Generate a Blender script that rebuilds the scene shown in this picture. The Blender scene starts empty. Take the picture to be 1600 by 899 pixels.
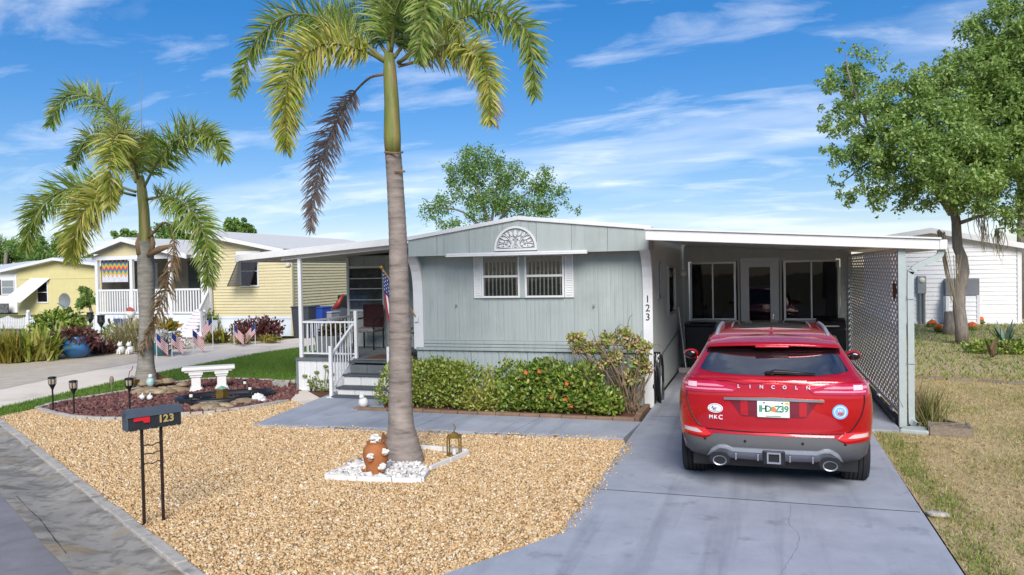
import bpy, math, random
import numpy as np
from mathutils import Vector, Matrix
random.seed(7); RNG = np.random.default_rng(11)
R = math.radians
SC = bpy.context.scene
COL = SC.collection
# ------------------------------------------------------------ camera
FPX, PITCH, ROLL, YAW, CAMH = 1208.0, 0.020926, 0.018985, 0.311057, 2.29
_F = Vector((-math.sin(YAW)*math.cos(PITCH), math.cos(YAW)*math.cos(PITCH), -math.sin(PITCH)))
_R = Vector((math.cos(YAW), math.sin(YAW), 0)); _U = _R.cross(_F)
_R2 = _R*math.cos(ROLL) - _U*math.sin(ROLL); _U2 = _R*math.sin(ROLL) + _U*math.cos(ROLL)
cam_d = bpy.data.cameras.new('camera'); cam = bpy.data.objects.new('camera', cam_d); COL.objects.link(cam)
cam_d.sensor_width = 36; cam_d.lens = FPX/1600*36; cam_d.clip_end = 3000; cam_d.clip_start = 0.05
cam.matrix_world = Matrix(((_R2.x, _U2.x, -_F.x, 0), (_R2.y, _U2.y, -_F.y, 0), (_R2.z, _U2.z, -_F.z, CAMH), (0, 0, 0, 1)))
SC.camera = cam
# ------------------------------------------------------------ sky and sun
SUN_EL, SUN_AZ = 35.0, 159.0      # azimuth clockwise from +Y
w = bpy.data.worlds.new('World'); SC.world = w; w.use_nodes = True
nt = w.node_tree; nt.nodes.clear()
def wn(t, **k):
    n = nt.nodes.new(t)
    for a, b in k.items(): setattr(n, a, b)
    return n
def wl(a, b): nt.links.new(a, b)
sky = wn('ShaderNodeTexSky', sky_type='NISHITA', sun_disc=False, sun_elevation=R(SUN_EL), sun_rotation=R(SUN_AZ), air_density=1.0, dust_density=0.0, ozone_density=3.0)
hs = wn('ShaderNodeHueSaturation'); hs.inputs['Saturation'].default_value = 1.57; hs.inputs['Value'].default_value = 1.0
tin = wn('ShaderNodeMix', data_type='RGBA', blend_type='MULTIPLY'); tin.inputs['Factor'].default_value = 1; tin.inputs['B'].default_value = (.86, .85, 1.0, 1); wl(sky.outputs[0], tin.inputs['A']); gm = wn('ShaderNodeGamma'); gm.inputs[1].default_value = .72; wl(tin.outputs['Result'], gm.inputs[0]); wl(gm.outputs[0], hs.inputs['Color'])
tc = wn('ShaderNodeTexCoord'); sep = wn('ShaderNodeSeparateXYZ'); wl(tc.outputs['Generated'], sep.inputs[0])
mx = wn('ShaderNodeMath', operation='MAXIMUM'); wl(sep.outputs[2], mx.inputs[0]); mx.inputs[1].default_value = 0.0
ad = wn('ShaderNodeMath', operation='ADD'); wl(mx.outputs[0], ad.inputs[0]); ad.inputs[1].default_value = 0.16
dx = wn('ShaderNodeMath', operation='DIVIDE'); wl(sep.outputs[0], dx.inputs[0]); wl(ad.outputs[0], dx.inputs[1])
dy = wn('ShaderNodeMath', operation='DIVIDE'); wl(sep.outputs[1], dy.inputs[0]); wl(ad.outputs[0], dy.inputs[1])
cb = wn('ShaderNodeCombineXYZ'); wl(dx.outputs[0], cb.inputs[0]); wl(dy.outputs[0], cb.inputs[1])
mp = wn('ShaderNodeMapping'); wl(cb.outputs[0], mp.inputs[0])
mp.inputs['Rotation'].default_value = (0, 0, R(-24)); mp.inputs['Scale'].default_value = (0.62, 1.35, 1); mp.inputs['Location'].default_value = (3.1, 1.7, 0)
n1 = wn('ShaderNodeTexNoise'); wl(mp.outputs[0], n1.inputs[0]); n1.inputs['Scale'].default_value = 0.75; n1.inputs['Detail'].default_value = 9; n1.inputs['Roughness'].default_value = 0.54; n1.inputs['Distortion'].default_value = 0.35
r1 = wn('ShaderNodeValToRGB'); wl(n1.outputs[0], r1.inputs[0])
r1.color_ramp.elements[0].position = 0.51; r1.color_ramp.elements[0].color = (0, 0, 0, 1)
r1.color_ramp.elements[1].position = 1.0; r1.color_ramp.elements[1].color = (.95, .95, .95, 1)
n2 = wn('ShaderNodeTexNoise'); wl(mp.outputs[0], n2.inputs[0]); n2.inputs['Scale'].default_value = 2.6; n2.inputs['Detail'].default_value = 7; n2.inputs['Roughness'].default_value = 0.6; n2.inputs['Distortion'].default_value = 0.4
r2 = wn('ShaderNodeValToRGB'); wl(n2.outputs[0], r2.inputs[0])
r2.color_ramp.elements[0].position = 0.52; r2.color_ramp.elements[0].color = (0, 0, 0, 1)
r2.color_ramp.elements[1].position = 0.85; r2.color_ramp.elements[1].color = (.55, .55, .55, 1)
am = wn('ShaderNodeMath', operation='ADD', use_clamp=True); wl(r1.outputs[0], am.inputs[0]); wl(r2.outputs[0], am.inputs[1])
mc = wn('ShaderNodeMix', data_type='RGBA'); wl(am.outputs[0], mc.inputs['Factor']); wl(hs.outputs[0], mc.inputs['A']); mc.inputs['B'].default_value = (6.6, 6.7, 6.9, 1)
bg = wn('ShaderNodeBackground'); wl(mc.outputs['Result'], bg.inputs[0]); bg.inputs[1].default_value = 0.108
wo = wn('ShaderNodeOutputWorld'); wl(bg.outputs[0], wo.inputs[0])
sd = bpy.data.lights.new('sun', 'SUN'); sd.energy = 2.8; sd.angle = R(34); sd.color = (1, .95, .88)
sun = bpy.data.objects.new('sun', sd); COL.objects.link(sun)
_az, _el = R(SUN_AZ), R(SUN_EL)
_sd = Vector((math.sin(_az)*math.cos(_el), math.cos(_az)*math.cos(_el), math.sin(_el)))
sun.rotation_euler = _sd.to_track_quat('Z', 'Y').to_euler()
sun.location = _sd*60
SC.view_settings.view_transform = 'Standard'; SC.view_settings.look = 'None'; SC.view_settings.gamma = 1; SC.view_settings.use_curve_mapping = False
SC.view_settings.exposure = 0.92
# ------------------------------------------------------------ helpers
def ray(px, py):
    return _F + _R2*((px-800)/FPX) + _U2*((449.5-py)/FPX)
def gp(px, py, z=0.0):
    r = ray(px, py); t = (z-CAMH)/r.z; return Vector((r.x*t, r.y*t, z))
def at(px, py, Y):
    r = ray(px, py); t = Y/r.y; return Vector((r.x*t, Y, CAMH+r.z*t))
def lin(c): return c/12.92 if c <= .04045 else ((c+.055)/1.055)**2.4
def C(h, k=1.0):
    return tuple(min(1, lin(int(h[i:i+2], 16)/255)*k) for i in (0, 2, 4))
MATS = {}
def M(name, col, col2=None, rough=.6, var=.12, scale=8., bump=0., bscale=60., metal=0., coat=0., spec=.4, island=0., transl=0., stretch=(1, 1, 1), ramp=None, spots=None, emit=None, world=False, bdist=.01, alpha=1.):
    """procedural material: noise-mixed colours, optional per-island colours, bump"""
    if name in MATS: return MATS[name]
    m = bpy.data.materials.new(name); m.use_nodes = True; t = m.node_tree; t.nodes.clear()
    N = t.nodes.new; L = t.links.new
    out = N('ShaderNodeOutputMaterial'); b = N('ShaderNodeBsdfPrincipled')
    tcn = N('ShaderNodeTexCoord'); mpn = N('ShaderNodeMapping'); mpn.inputs['Scale'].default_value = stretch
    if world:
        g = N('ShaderNodeNewGeometry'); L(g.outputs['Position'], mpn.inputs[0])
    else: L(tcn.outputs['Object'], mpn.inputs[0])
    c1 = col; c2 = col2
    if c2 is None:
        c1 = tuple(x*(1-var) for x in col); c2 = tuple(min(1, x*(1+var)) for x in col)
    ns = N('ShaderNodeTexNoise'); ns.inputs['Scale'].default_value = scale; ns.inputs['Detail'].default_value = 6; ns.inputs['Roughness'].default_value = .65
    L(mpn.outputs[0], ns.inputs[0])
    cr = N('ShaderNodeValToRGB'); cr.color_ramp.elements[0].position = .32; cr.color_ramp.elements[1].position = .68
    cr.color_ramp.elements[0].color = (*c1, 1); cr.color_ramp.elements[1].color = (*c2, 1)
    L(ns.outputs[0], cr.inputs[0]); colout = cr.outputs[0]
    if ramp:
        gi = N('ShaderNodeNewGeometry'); ri = N('ShaderNodeValToRGB'); ri.color_ramp.interpolation = 'LINEAR'
        els = ri.color_ramp.elements
        while len(els) < len(ramp): els.new(.5)
        for i, cc in enumerate(ramp): els[i].position = i/(len(ramp)-1); els[i].color = (*cc, 1)
        L(gi.outputs['Random Per Island'], ri.inputs[0])
        mxn = N('ShaderNodeMix'); mxn.data_type = 'RGBA'; mxn.inputs['Factor'].default_value = island or .8
        L(colout, mxn.inputs['A']); L(ri.outputs[0], mxn.inputs['B']); colout = mxn.outputs['Result']
    for sp in (spots or []):   # (colour, scale, lo, hi, amount[, stretch])
        s2 = N('ShaderNodeTexNoise'); s2.inputs['Scale'].default_value = sp[1]; s2.inputs['Detail'].default_value = 7; s2.inputs['Roughness'].default_value = .6
        m2 = N('ShaderNodeMapping'); m2.inputs['Location'].default_value = (sp[1]*3.1, 7.7, 1.3)
        if len(sp) > 5: m2.inputs['Scale'].default_value = sp[5]
        if len(sp) > 6: m2.inputs['Rotation'].default_value = (0, 0, sp[6])
        L(mpn.inputs[0].links[0].from_socket, m2.inputs[0]); L(m2.outputs[0], s2.inputs[0])
        mr = N('ShaderNodeMapRange'); mr.inputs['From Min'].default_value = sp[2]; mr.inputs['From Max'].default_value = sp[3]; mr.inputs['To Max'].default_value = sp[4]
        L(s2.outputs[0], mr.inputs[0])
        mm = N('ShaderNodeMix'); mm.data_type = 'RGBA'; L(mr.outputs[0], mm.inputs['Factor']); L(colout, mm.inputs['A']); mm.inputs['B'].default_value = (*sp[0], 1)
        colout = mm.outputs['Result']
    L(colout, b.inputs['Base Color'])
    b.inputs['Roughness'].default_value = rough; b.inputs['Metallic'].default_value = metal
    b.inputs['Specular IOR Level'].default_value = spec; b.inputs['Coat Weight'].default_value = coat; b.inputs['Coat Roughness'].default_value = .04
    if emit: b.inputs['Emission Color'].default_value = (*emit[0], 1); b.inputs['Emission Strength'].default_value = emit[1]
    if bump:
        nb = N('ShaderNodeTexNoise'); nb.inputs['Scale'].default_value = bscale; nb.inputs['Detail'].default_value = 5
        L(mpn.outputs[0], nb.inputs[0]); bp = N('ShaderNodeBump'); bp.inputs['Strength'].default_value = bump; bp.inputs['Distance'].default_value = bdist
        L(nb.outputs[0], bp.inputs['Height']); L(bp.outputs[0], b.inputs['Normal'])
    sh = b.outputs[0]
    if transl:
        tr = N('ShaderNodeBsdfTranslucent'); L(colout, tr.inputs['Color']); ms = N('ShaderNodeMixShader'); ms.inputs[0].default_value = transl
        L(sh, ms.inputs[1]); L(tr.outputs[0], ms.inputs[2]); sh = ms.outputs[0]
    if alpha < 1: b.inputs['Alpha'].default_value = alpha
    L(sh, out.inputs[0]); MATS[name] = m; return m
def fast_mesh(name, V, F):
    """V (n,3) array, F (m,k) int array, all faces with k corners"""
    V = np.ascontiguousarray(V, dtype=np.float32); F = np.ascontiguousarray(F, dtype=np.int32)
    me = bpy.data.meshes.new(name); m, k = F.shape
    me.vertices.add(len(V)); me.vertices.foreach_set('co', V.ravel())
    me.loops.add(m*k); me.loops.foreach_set('vertex_index', F.ravel())
    me.polygons.add(m); me.polygons.foreach_set('loop_start', np.arange(0, m*k, k, dtype=np.int32))
    me.update(calc_edges=True); me.validate(); return me
class MB:
    def __init__(s): s.v = []; s.f = []; s.mi = []
    def add(s, vs, fs, mi=0):
        o = len(s.v); s.v += [tuple(v) for v in vs]; s.f += [tuple(i+o for i in f) for f in fs]; s.mi += [mi]*len(fs); return s
    def box(s, x0, x1, y0, y1, z0, z1, mi=0):
        return s.add([(x0, y0, z0), (x1, y0, z0), (x1, y1, z0), (x0, y1, z0), (x0, y0, z1), (x1, y0, z1), (x1, y1, z1), (x0, y1, z1)],
                     [(0, 3, 2, 1), (4, 5, 6, 7), (0, 1, 5, 4), (1, 2, 6, 5), (2, 3, 7, 6), (3, 0, 4, 7)], mi)
    def cbox(s, c, d, mi=0):
        return s.box(c[0]-d[0]/2, c[0]+d[0]/2, c[1]-d[1]/2, c[1]+d[1]/2, c[2]-d[2]/2, c[2]+d[2]/2, mi)
    def bar(s, a, b, wd, th, up=(0, 0, 1), mi=0):
        a, b, up = Vector(a), Vector(b), Vector(up); d = (b-a).normalized(); sx = d.cross(up)
        if sx.length < 1e-4: sx = d.cross(Vector((0, 1, 0)))
        sx.normalize(); u = sx.cross(d).normalized(); sx = sx*wd/2; u = u*th/2
        return s.add([a-sx-u, a+sx-u, a+sx+u, a-sx+u, b-sx-u, b+sx-u, b+sx+u, b-sx+u],
                     [(0, 1, 2, 3), (7, 6, 5, 4), (0, 4, 5, 1), (1, 5, 6, 2), (2, 6, 7, 3), (3, 7, 4, 0)], mi)
    def tube(s, pts, rad, n=8, mi=0, cap=True):
        pts = [Vector(p) for p in pts]; k = len(pts); rad = rad if hasattr(rad, '__len__') else [rad]*k
        rings = []; prev = None
        for i, p in enumerate(pts):
            d = (pts[min(i+1, k-1)]-pts[max(i-1, 0)]).normalized()
            if prev is None:
                a = d.cross(Vector((0, 0, 1)))
                if a.length < .05: a = d.cross(Vector((0, 1, 0)))
                a.normalize()
            else: a = (prev - d*prev.dot(d)).normalized()
            prev = a; b = d.cross(a)
            rings += [p+(a*math.cos(2*math.pi*j/n)+b*math.sin(2*math.pi*j/n))*rad[i] for j in range(n)]
        fs = []
        for i in range(k-1):
            for j in range(n): fs.append((i*n+j, i*n+(j+1) % n, (i+1)*n+(j+1) % n, (i+1)*n+j))
        if cap: fs += [tuple(range(n-1, -1, -1)), tuple(range((k-1)*n, k*n))]
        return s.add(rings, fs, mi)
    def lathe(s, prof, c=(0, 0, 0), n=20, mi=0, sx=1, sy=1):
        vs = [(c[0]+r*math.cos(2*math.pi*j/n)*sx, c[1]+r*math.sin(2*math.pi*j/n)*sy, c[2]+z) for r, z in prof for j in range(n)]
        k = len(prof); fs = [(i*n+j, i*n+(j+1) % n, (i+1)*n+(j+1) % n, (i+1)*n+j) for i in range(k-1) for j in range(n)]
        fs += [tuple(range(n-1, -1, -1)), tuple(range((k-1)*n, k*n))]
        return s.add(vs, fs, mi)
    def prism(s, poly, z0, z1, mi=0):      # poly in xy (counter-clockwise)
        n = len(poly); vs = [(x, y, z0) for x, y in poly]+[(x, y, z1) for x, y in poly]
        return s.add(vs, [tuple(range(n-1, -1, -1)), tuple(range(n, 2*n))]+[(i, (i+1) % n, n+(i+1) % n, n+i) for i in range(n)], mi)
    def prismY(s, poly, y0, y1, mi=0):     # poly in xz
        n = len(poly); vs = [(x, y0, z) for x, z in poly]+[(x, y1, z) for x, z in poly]
        return s.add(vs, [tuple(range(n)), tuple(range(2*n-1, n-1, -1))]+[(i, n+i, n+(i+1) % n, (i+1) % n) for i in range(n)], mi)
    def prismX(s, poly, x0, x1, mi=0):     # poly in yz
        n = len(poly); vs = [(x0, y, z) for y, z in poly]+[(x1, y, z) for y, z in poly]
        return s.add(vs, [tuple(range(n)), tuple(range(2*n-1, n-1, -1))]+[(i, n+i, n+(i+1) % n, (i+1) % n) for i in range(n)], mi)
    def ball(s, c, r, n=10, m=6, mi=0, jit=0.):
        rx, ry, rz = r if hasattr(r, '__len__') else (r, r, r); vs = []
        for i in range(m+1):
            th = math.pi*i/m
            for j in range(n):
                ph = 2*math.pi*j/n; k = 1+random.uniform(-jit, jit)
                vs.append((c[0]+rx*k*math.sin(th)*math.cos(ph), c[1]+ry*k*math.sin(th)*math.sin(ph), c[2]-rz*k*math.cos(th)))
        fs = [(i*n+j, i*n+(j+1) % n, (i+1)*n+(j+1) % n, (i+1)*n+j) for i in range(m) for j in range(n)]
        return s.add(vs, fs, mi)
    def mesh(s, name, mats, smooth=False, off=None):
        me = bpy.data.meshes.new(name); vs = s.v
        if off is not None: vs = [(a-off[0], b-off[1], c-off[2]) for a, b, c in vs]
        me.from_pydata(vs, [], s.f)
        mats = mats if isinstance(mats, (list, tuple)) else [mats]
        for m in mats: me.materials.append(m)
        if len(mats) > 1: me.polygons.foreach_set('material_index', s.mi)
        if smooth: me.polygons.foreach_set('use_smooth', [True]*len(me.polygons))
        me.update(); return me
WL = {}     # world offset of each thing's origin
def link(name, me, parent=None, loc=None, label=None):
    o = bpy.data.objects.new(name, me); COL.objects.link(o)
    if parent is not None:
        o.parent = parent
        WL[o.name] = WL.get(parent.name, (0, 0, 0))
    if loc is not None: o.location = loc
    if label: o['label'] = label
    return o
def obj(name, mb, mats, parent=None, smooth=False, bevel=0., world=True, loc=None, auto=None, label=None):
    """one mesh object; world=True: vertices are in world space and are moved into the parent's frame"""
    off = WL.get(parent.name) if (parent is not None and world) else None
    me = mb.mesh(name, mats, smooth, off)
    o = link(name, me, parent, loc, label)
    if bevel:
        b = o.modifiers.new('bevel', 'BEVEL'); b.width = bevel; b.segments = 2; b.limit_method = 'ANGLE'; b.angle_limit = R(40)
    if auto:
        me.polygons.foreach_set('use_smooth', [True]*len(me.polygons))
        me.set_sharp_from_angle(angle=R(auto))
    return o
def thing(name, label, cat, loc=(0, 0, 0), rotz=0., group=None):
    o = bpy.data.objects.new(name, None); COL.objects.link(o); o.location = loc; o.rotation_euler = (0, 0, rotz)
    o.empty_display_size = .1
    WL[o.name] = tuple(loc); return tag(o, label, cat, group)
def tag(o, label, cat, group=None, kind=None):
    if label: o['label'] = label
    if cat: o['category'] = cat
    if group: o['group'] = group
    if kind: o['kind'] = kind
    return o
def struct(name, mb, mats, **k):
    o = obj(name, mb, mats, **k); o['kind'] = 'structure'; return o
def stuffmesh(name, V, F, mat, parent=None, label=None, cat=None, smooth=False, kind='stuff'):
    V = np.asarray(V)
    if parent is not None: V = V-np.array(WL[parent.name])
    me = fast_mesh(name, V, F); me.materials.append(mat)
    if smooth: me.polygons.foreach_set('use_smooth', np.ones(len(me.polygons), dtype=bool))
    o = link(name, me, parent)
    if kind: o['kind'] = kind
    if label: o['label'] = label
    if cat: o['category'] = cat
    return o
def copy_tree(o, parent=None, loc=None, rotz=None, label=None, group=None):
    c = o.copy(); COL.objects.link(c)
    if parent is not None: c.parent = parent
    if loc is not None: c.location = loc; WL[c.name] = tuple(loc)
    if rotz is not None: c.rotation_euler = (0, 0, rotz)
    if label: c['label'] = label
    if group: c['group'] = group
    for ch in [x for x in bpy.data.objects if x.parent == o]: copy_tree(ch, c)
    return c
def text_geo(s, size, ext=.004, align='CENTER', shear=0., sp=1.0, bold=0.):
    cu = bpy.data.curves.new('lettering', 'FONT'); cu.body = s; cu.size = size; cu.extrude = ext; cu.align_x = align; cu.align_y = 'CENTER'; cu.shear = shear; cu.space_character = sp; cu.offset = bold; cu.resolution_u = 3
    o = bpy.data.objects.new('lettering', cu); COL.objects.link(o); bpy.context.view_layer.update()
    me = bpy.data.meshes.new_from_object(o.evaluated_get(bpy.context.evaluated_depsgraph_get()))
    vs = [tuple(v.co) for v in me.vertices]; fs = [tuple(p.vertices) for p in me.polygons]
    bpy.data.objects.remove(o); bpy.data.curves.remove(cu); bpy.data.meshes.remove(me)
    return vs, fs
def text_mb(s, size, pos, **k):     # reads from -Y
    vs, fs = text_geo(s, size, **k); mb = MB()
    return mb.add([(pos[0]+x, pos[1]-z, pos[2]+y) for x, y, z in vs], fs)
def inpoly(P, poly):
    x, y = P[:, 0], P[:, 1]; ins = np.zeros(len(P), bool); n = len(poly)
    for i in range(n):
        x0, y0 = poly[i][0], poly[i][1]; x1, y1 = poly[(i+1) % n][0], poly[(i+1) % n][1]
        c = ((y0 > y) != (y1 > y)); ins ^= c & (x < (x1-x0)*(y-y0)/((y1-y0) if y1 != y0 else 1e-9)+x0)
    return ins
def scatter(poly, n):
    a = np.array([(q[0], q[1]) for q in poly]); lo, hi = a.min(0), a.max(0); out = []
    tot = 0
    while tot < n:
        P = RNG.uniform(lo, hi, (n*2, 2)); P = P[inpoly(P, a)]; out.append(P); tot += len(P)
    return np.concatenate(out)[:n]
def unit(A): return A/np.maximum(np.linalg.norm(A, axis=-1, keepdims=True), 1e-9)
def rnd_dir(n):
    return unit(RNG.normal(size=(n, 3)))
def leaves_geo(Cn, D, Nn, Ln, Wd):
    """leaf quads folded on the midrib: centres, direction, normal, length, width"""
    D = unit(D); S = unit(np.cross(D, Nn)); N2 = np.cross(S, D); n = len(Cn); Ln = np.broadcast_to(Ln, (n,))[:, None]; Wd = np.broadcast_to(Wd, (n,))[:, None]
    a = Cn-D*Ln*.5; b = Cn+S*Wd*.5+N2*Wd*.18; c = Cn+D*Ln*.5; d = Cn-S*Wd*.5+N2*Wd*.18
    V = np.stack([a, b, c, d], 1).reshape(-1, 3); i = np.arange(n)[:, None]*4
    F = np.concatenate([i+np.array([[0, 1, 2]]), i+np.array([[0, 2, 3]])], 0)
    return V, F
def cloud(blobs, n, shell=.45):
    """points in ellipsoids (centre, radii, weight): returns points and outward directions"""
    wts = np.array([b[2] if len(b) > 2 else np.prod(b[1])**(2/3) for b in blobs], float); wts /= wts.sum()
    k = RNG.choice(len(blobs), n, p=wts); ce = np.array([b[0] for b in blobs], float)[k]; ra = np.array([b[1] if hasattr(b[1], '__len__') else (b[1],)*3 for b in blobs], float)[k]
    u = rnd_dir(n); r = shell+(1-shell)*RNG.random(n)**.6
    r = r*(1+.18*RNG.normal(size=n)*.6)
    return ce+u*ra*r[:, None], u
def grass_geo(P, z, h, wd, lean=.4):
    n = len(P); a = RNG.uniform(0, 2*math.pi, n); h = h*RNG.uniform(.5, 1.3, n); la = RNG.uniform(0, 2*math.pi, n); l = lean*h*RNG.random(n)*1.6
    B = np.column_stack([P, np.full(n, z)]); S = np.column_stack([np.cos(a), np.sin(a), 0*a])*(wd/2)
    T = B+np.column_stack([np.cos(la)*l, np.sin(la)*l, h])
    V = np.stack([B-S, B+S, T], 1).reshape(-1, 3); return V, np.arange(3*n).reshape(n, 3)
def stones_geo(P, z, sz, flat=.6, jit=.25):
    """irregular 8-corner pebbles"""
    n = len(P); sz = sz*np.clip(RNG.lognormal(-.03, .30, n), .45, 2.2); cube = np.array([(-1, -1, -1), (1, -1, -1), (1, 1, -1), (-1, 1, -1), (-1, -1, 1), (1, -1, 1), (1, 1, 1), (-1, 1, 1)], float)
    cube[4:, :2] *= .62; V = np.repeat(cube[None], n, 0)*(1+RNG.uniform(-jit, jit, (n, 8, 3)))
    V *= (sz[:, None]*np.column_stack([RNG.uniform(.7, 1.4, n), RNG.uniform(.55, 1, n), RNG.uniform(.6, 1, n)*flat]))[:, None, :]*.5
    q = RNG.normal(size=(n, 4)); q[:, 1:3] *= .35; q /= np.linalg.norm(q, axis=1)[:, None]; w_, x_, y_, z_ = q.T
    Rm = np.stack([np.stack([1-2*(y_*y_+z_*z_), 2*(x_*y_-z_*w_), 2*(x_*z_+y_*w_)], 1), np.stack([2*(x_*y_+z_*w_), 1-2*(x_*x_+z_*z_), 2*(y_*z_-x_*w_)], 1), np.stack([2*(x_*z_-y_*w_), 2*(y_*z_+x_*w_), 1-2*(x_*x_+y_*y_)], 1)], 1)
    V = np.einsum('nij,nkj->nki', Rm, V); V += np.column_stack([P, z+RNG.uniform(0, .5, n)*sz*flat])[:, None, :]
    fc = np.array([(0, 3, 2, 1), (4, 5, 6, 7), (0, 1, 5, 4), (1, 2, 6, 5), (2, 3, 7, 6), (3, 0, 4, 7)])
    F = (np.arange(n)[:, None, None]*8+fc[None]).reshape(-1, 4); return V.reshape(-1, 3), F
def spline(pts, n):
    P = [np.array(p, float) for p in pts]; P = [2*P[0]-P[1]]+P+[2*P[-1]-P[-2]]; out = []; segs = len(P)-3
    for t in np.linspace(0, segs-1e-6, n):
        i = int(t); u = t-i; a, b, c, d = P[i:i+4]
        out.append(.5*((2*b)+(-a+c)*u+(2*a-5*b+4*c-d)*u*u+(-a+3*b-3*c+d)*u**3))
    return np.array(out)
def pchip(xs, ys):
    xs = np.array(xs, float); ys = np.array(ys, float); h = np.diff(xs); dl = np.diff(ys)/h; m = np.zeros(len(xs))
    m[1:-1] = np.where(dl[:-1]*dl[1:] > 0, 2*dl[:-1]*dl[1:]/(dl[:-1]+dl[1:]+1e-12), 0); m[0] = dl[0]; m[-1] = dl[-1]
    def f(x):
        x = np.clip(np.asarray(x, float), xs[0], xs[-1]); i = np.clip(np.searchsorted(xs, x)-1, 0, len(h)-1); t = (x-xs[i])/h[i]
        return (2*t**3-3*t**2+1)*ys[i]+(t**3-2*t**2+t)*h[i]*m[i]+(-2*t**3+3*t**2)*ys[i+1]+(t**3-t**2)*h[i]*m[i+1]
    return f
# ============================================================ setting: ground, street, pavements
m_earth = M('dry_ground', C('8f8455', .6), C('6f7a3c', .6), rough=.95, scale=.6, bump=.5, bscale=30, world=True, spots=[(C('9a8a6a', .7), 2.2, .5, .62, .8), (C('6d8a35', .6), .35, .52, .66, .7)])
m_gravelbase = M('gravel_bed', C('c9ab7c', .75), C('9a7a50', .6), rough=.95, scale=45, bump=.8, bscale=70)
m_gravel = M('gravel_stones', C('d9bf92', .8), rough=.8, var=.2, scale=40, island=.92,
             ramp=[C('bf9460', .82), C('d8b684', .86), C('e6d2b0', .88), C('cfa671', .85), C('dcbe8e', .87), C('c69f6c', .83), C('ebdcc0', .9), C('cba06a', .83), C('a07c54', .76), C('dcbb8a', .87)])
m_white_peb = M('white_pebbles', C('e6e2da', .85), rough=.7, island=.8, ramp=[C('f0ede6', .88), C('cfcac2', .8), C('f4f2ee', .9), C('b9b4ac', .75), C('e8e2d8', .85)])
m_concrete = M('gutter_concrete', C('8d8982', .75), C('a8a298', .8), rough=.9, scale=1.6, bump=.35, bscale=120, spots=[(C('5f5a53', .7), 4.5, .50, .64, .7, (.35, 1.6, 1), -1.03), (C('6f6a62', .7), 9, .52, .64, .6), (C('a88a58', .7), 2.8, .56, .68, .55, (.5, 1.5, 1), -1.03), (C('c2bba8', .8), 2.7, .6, .7, .6)])
m_kerb = M('edging_concrete', C('b9b2a8', .8), rough=.9, var=.18, scale=9, bump=.4, bscale=90, spots=[(C('7d766c', .7), 5, .56, .68, .7)])
m_asphalt = M('asphalt', C('8a868a', .68), C('9c989c', .72), rough=.95, scale=3, bump=.7, bscale=220, spots=[(C('a09ca0', .7), 160, .6, .7, .5)])
m_paint = M('painted_slab', C('a5aab4', .76), C('b7bbc4', .8), rough=.6, scale=1.6, bump=.2, bscale=120, world=True, spots=[(C('9096a2', .7), .8, .54, .72, .6), (C('b2b8c2', .75), 6, .60, .75, .5, (1, .35, 1)), (C('767b82', .62), 3.5, .60, .74, .5), (C('c2c6cc', .78), 22, .63, .72, .35), (C('7d828a', .64), 55, .62, .72, .35), (C('8a8e98', .68), 2.4, .52, .68, .5, (1.6, .10, 1))])
m_joint = M('slab_joint', C('4d525c', .6), rough=.9)
m_beige = M('beige_concrete', C('e4d6c2', .84), C('ecdfce', .87), rough=.9, scale=1.2, bump=.2, bscale=100, spots=[(C('a89a86', .7), .5, .55, .7, .5)])
m_paver = M('aged_pavers', C('d6c8b4', .8), C('c2b4a0', .76), rough=.9, scale=2.5, bump=.3, bscale=60)
m_shellbed = M('shell_bed', C('d8cbb5', .78), C('c0b096', .7), rough=.95, scale=25, bump=.8, bscale=80)
m_lawnbase = M('lawn_soil', C('5c7a2c', .58), C('4a6622', .52), rough=.95, scale=3, bump=.5, bscale=60)
m_blade = M('lawn_blades', C('6c9430', .7), rough=.7, island=.85, transl=.25, ramp=[C('557f24', .65), C('7aa03a', .7), C('648c2c', .66), C('98b058', .74)])
m_dryblade = M('dry_grass_blades', C('b5a468', .7), rough=.85, island=.9, transl=.2, world=True, scale=.5, ramp=[C('d6c08c', .8), C('b5a068', .76), C('e2d0a0', .82), C('c4b478', .78), C('a0a058', .7)])
m_greenpatch = M('patch_grass_blades', C('7f9a38', .6), rough=.8, island=.9, transl=.2, ramp=[C('6f9432', .65), C('8ea546', .7), C('a5a85a', .7), C('5d8428', .6)])
m_drysoil = M('dry_lawn_soil', C('cbb48a', .78), C('b5a070', .72), rough=.95, scale=1.3, bump=.7, bscale=45, world=True, spots=[(C('8f9850', .66), .38, .54, .66, .7), (C('cbb48a', .78), 1.1, .55, .66, .7), (C('8f7a5a', .6), 14, .58, .66, .6)])
m_mulch = M('mulch_soil', C('5c3a36', .6), C('7a4f48', .6), rough=.95, scale=20, bump=.9, bscale=50)
m_chip = M('mulch_chips', C('7a4f4a', .65), rough=.9, island=.9, ramp=[C('6d403c', .65), C('8f5f58', .7), C('55302e', .6), C('a37a70', .7), C('7c4a48', .65)])
m_bark = M('bark_mulch', C('6b4632', .6), C('8a5a3c', .6), rough=.95, scale=25, bump=.8, bscale=60)

g = MB().add([(-600, -200, -.08), (600, -200, -.08), (600, 900, -.08), (-600, 900, -.08)], [(0, 1, 2, 3)])
struct('ground', g, m_earth)
KD = Vector((-.861, .509, 0)); KN = Vector((-.509, -.861, 0)); K0 = Vector((-4.24, 4.84, 0))
def kp(s, o, z=0.): p = K0+KD*s+KN*o; return (p.x, p.y, z)
# asphalt
struct('road', MB().add([kp(-30, .60, -.045), kp(60, .60, -.045), kp(60, 8, -.03), kp(-30, 8, -.03)], [(0, 1, 2, 3)]), m_asphalt)
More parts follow.
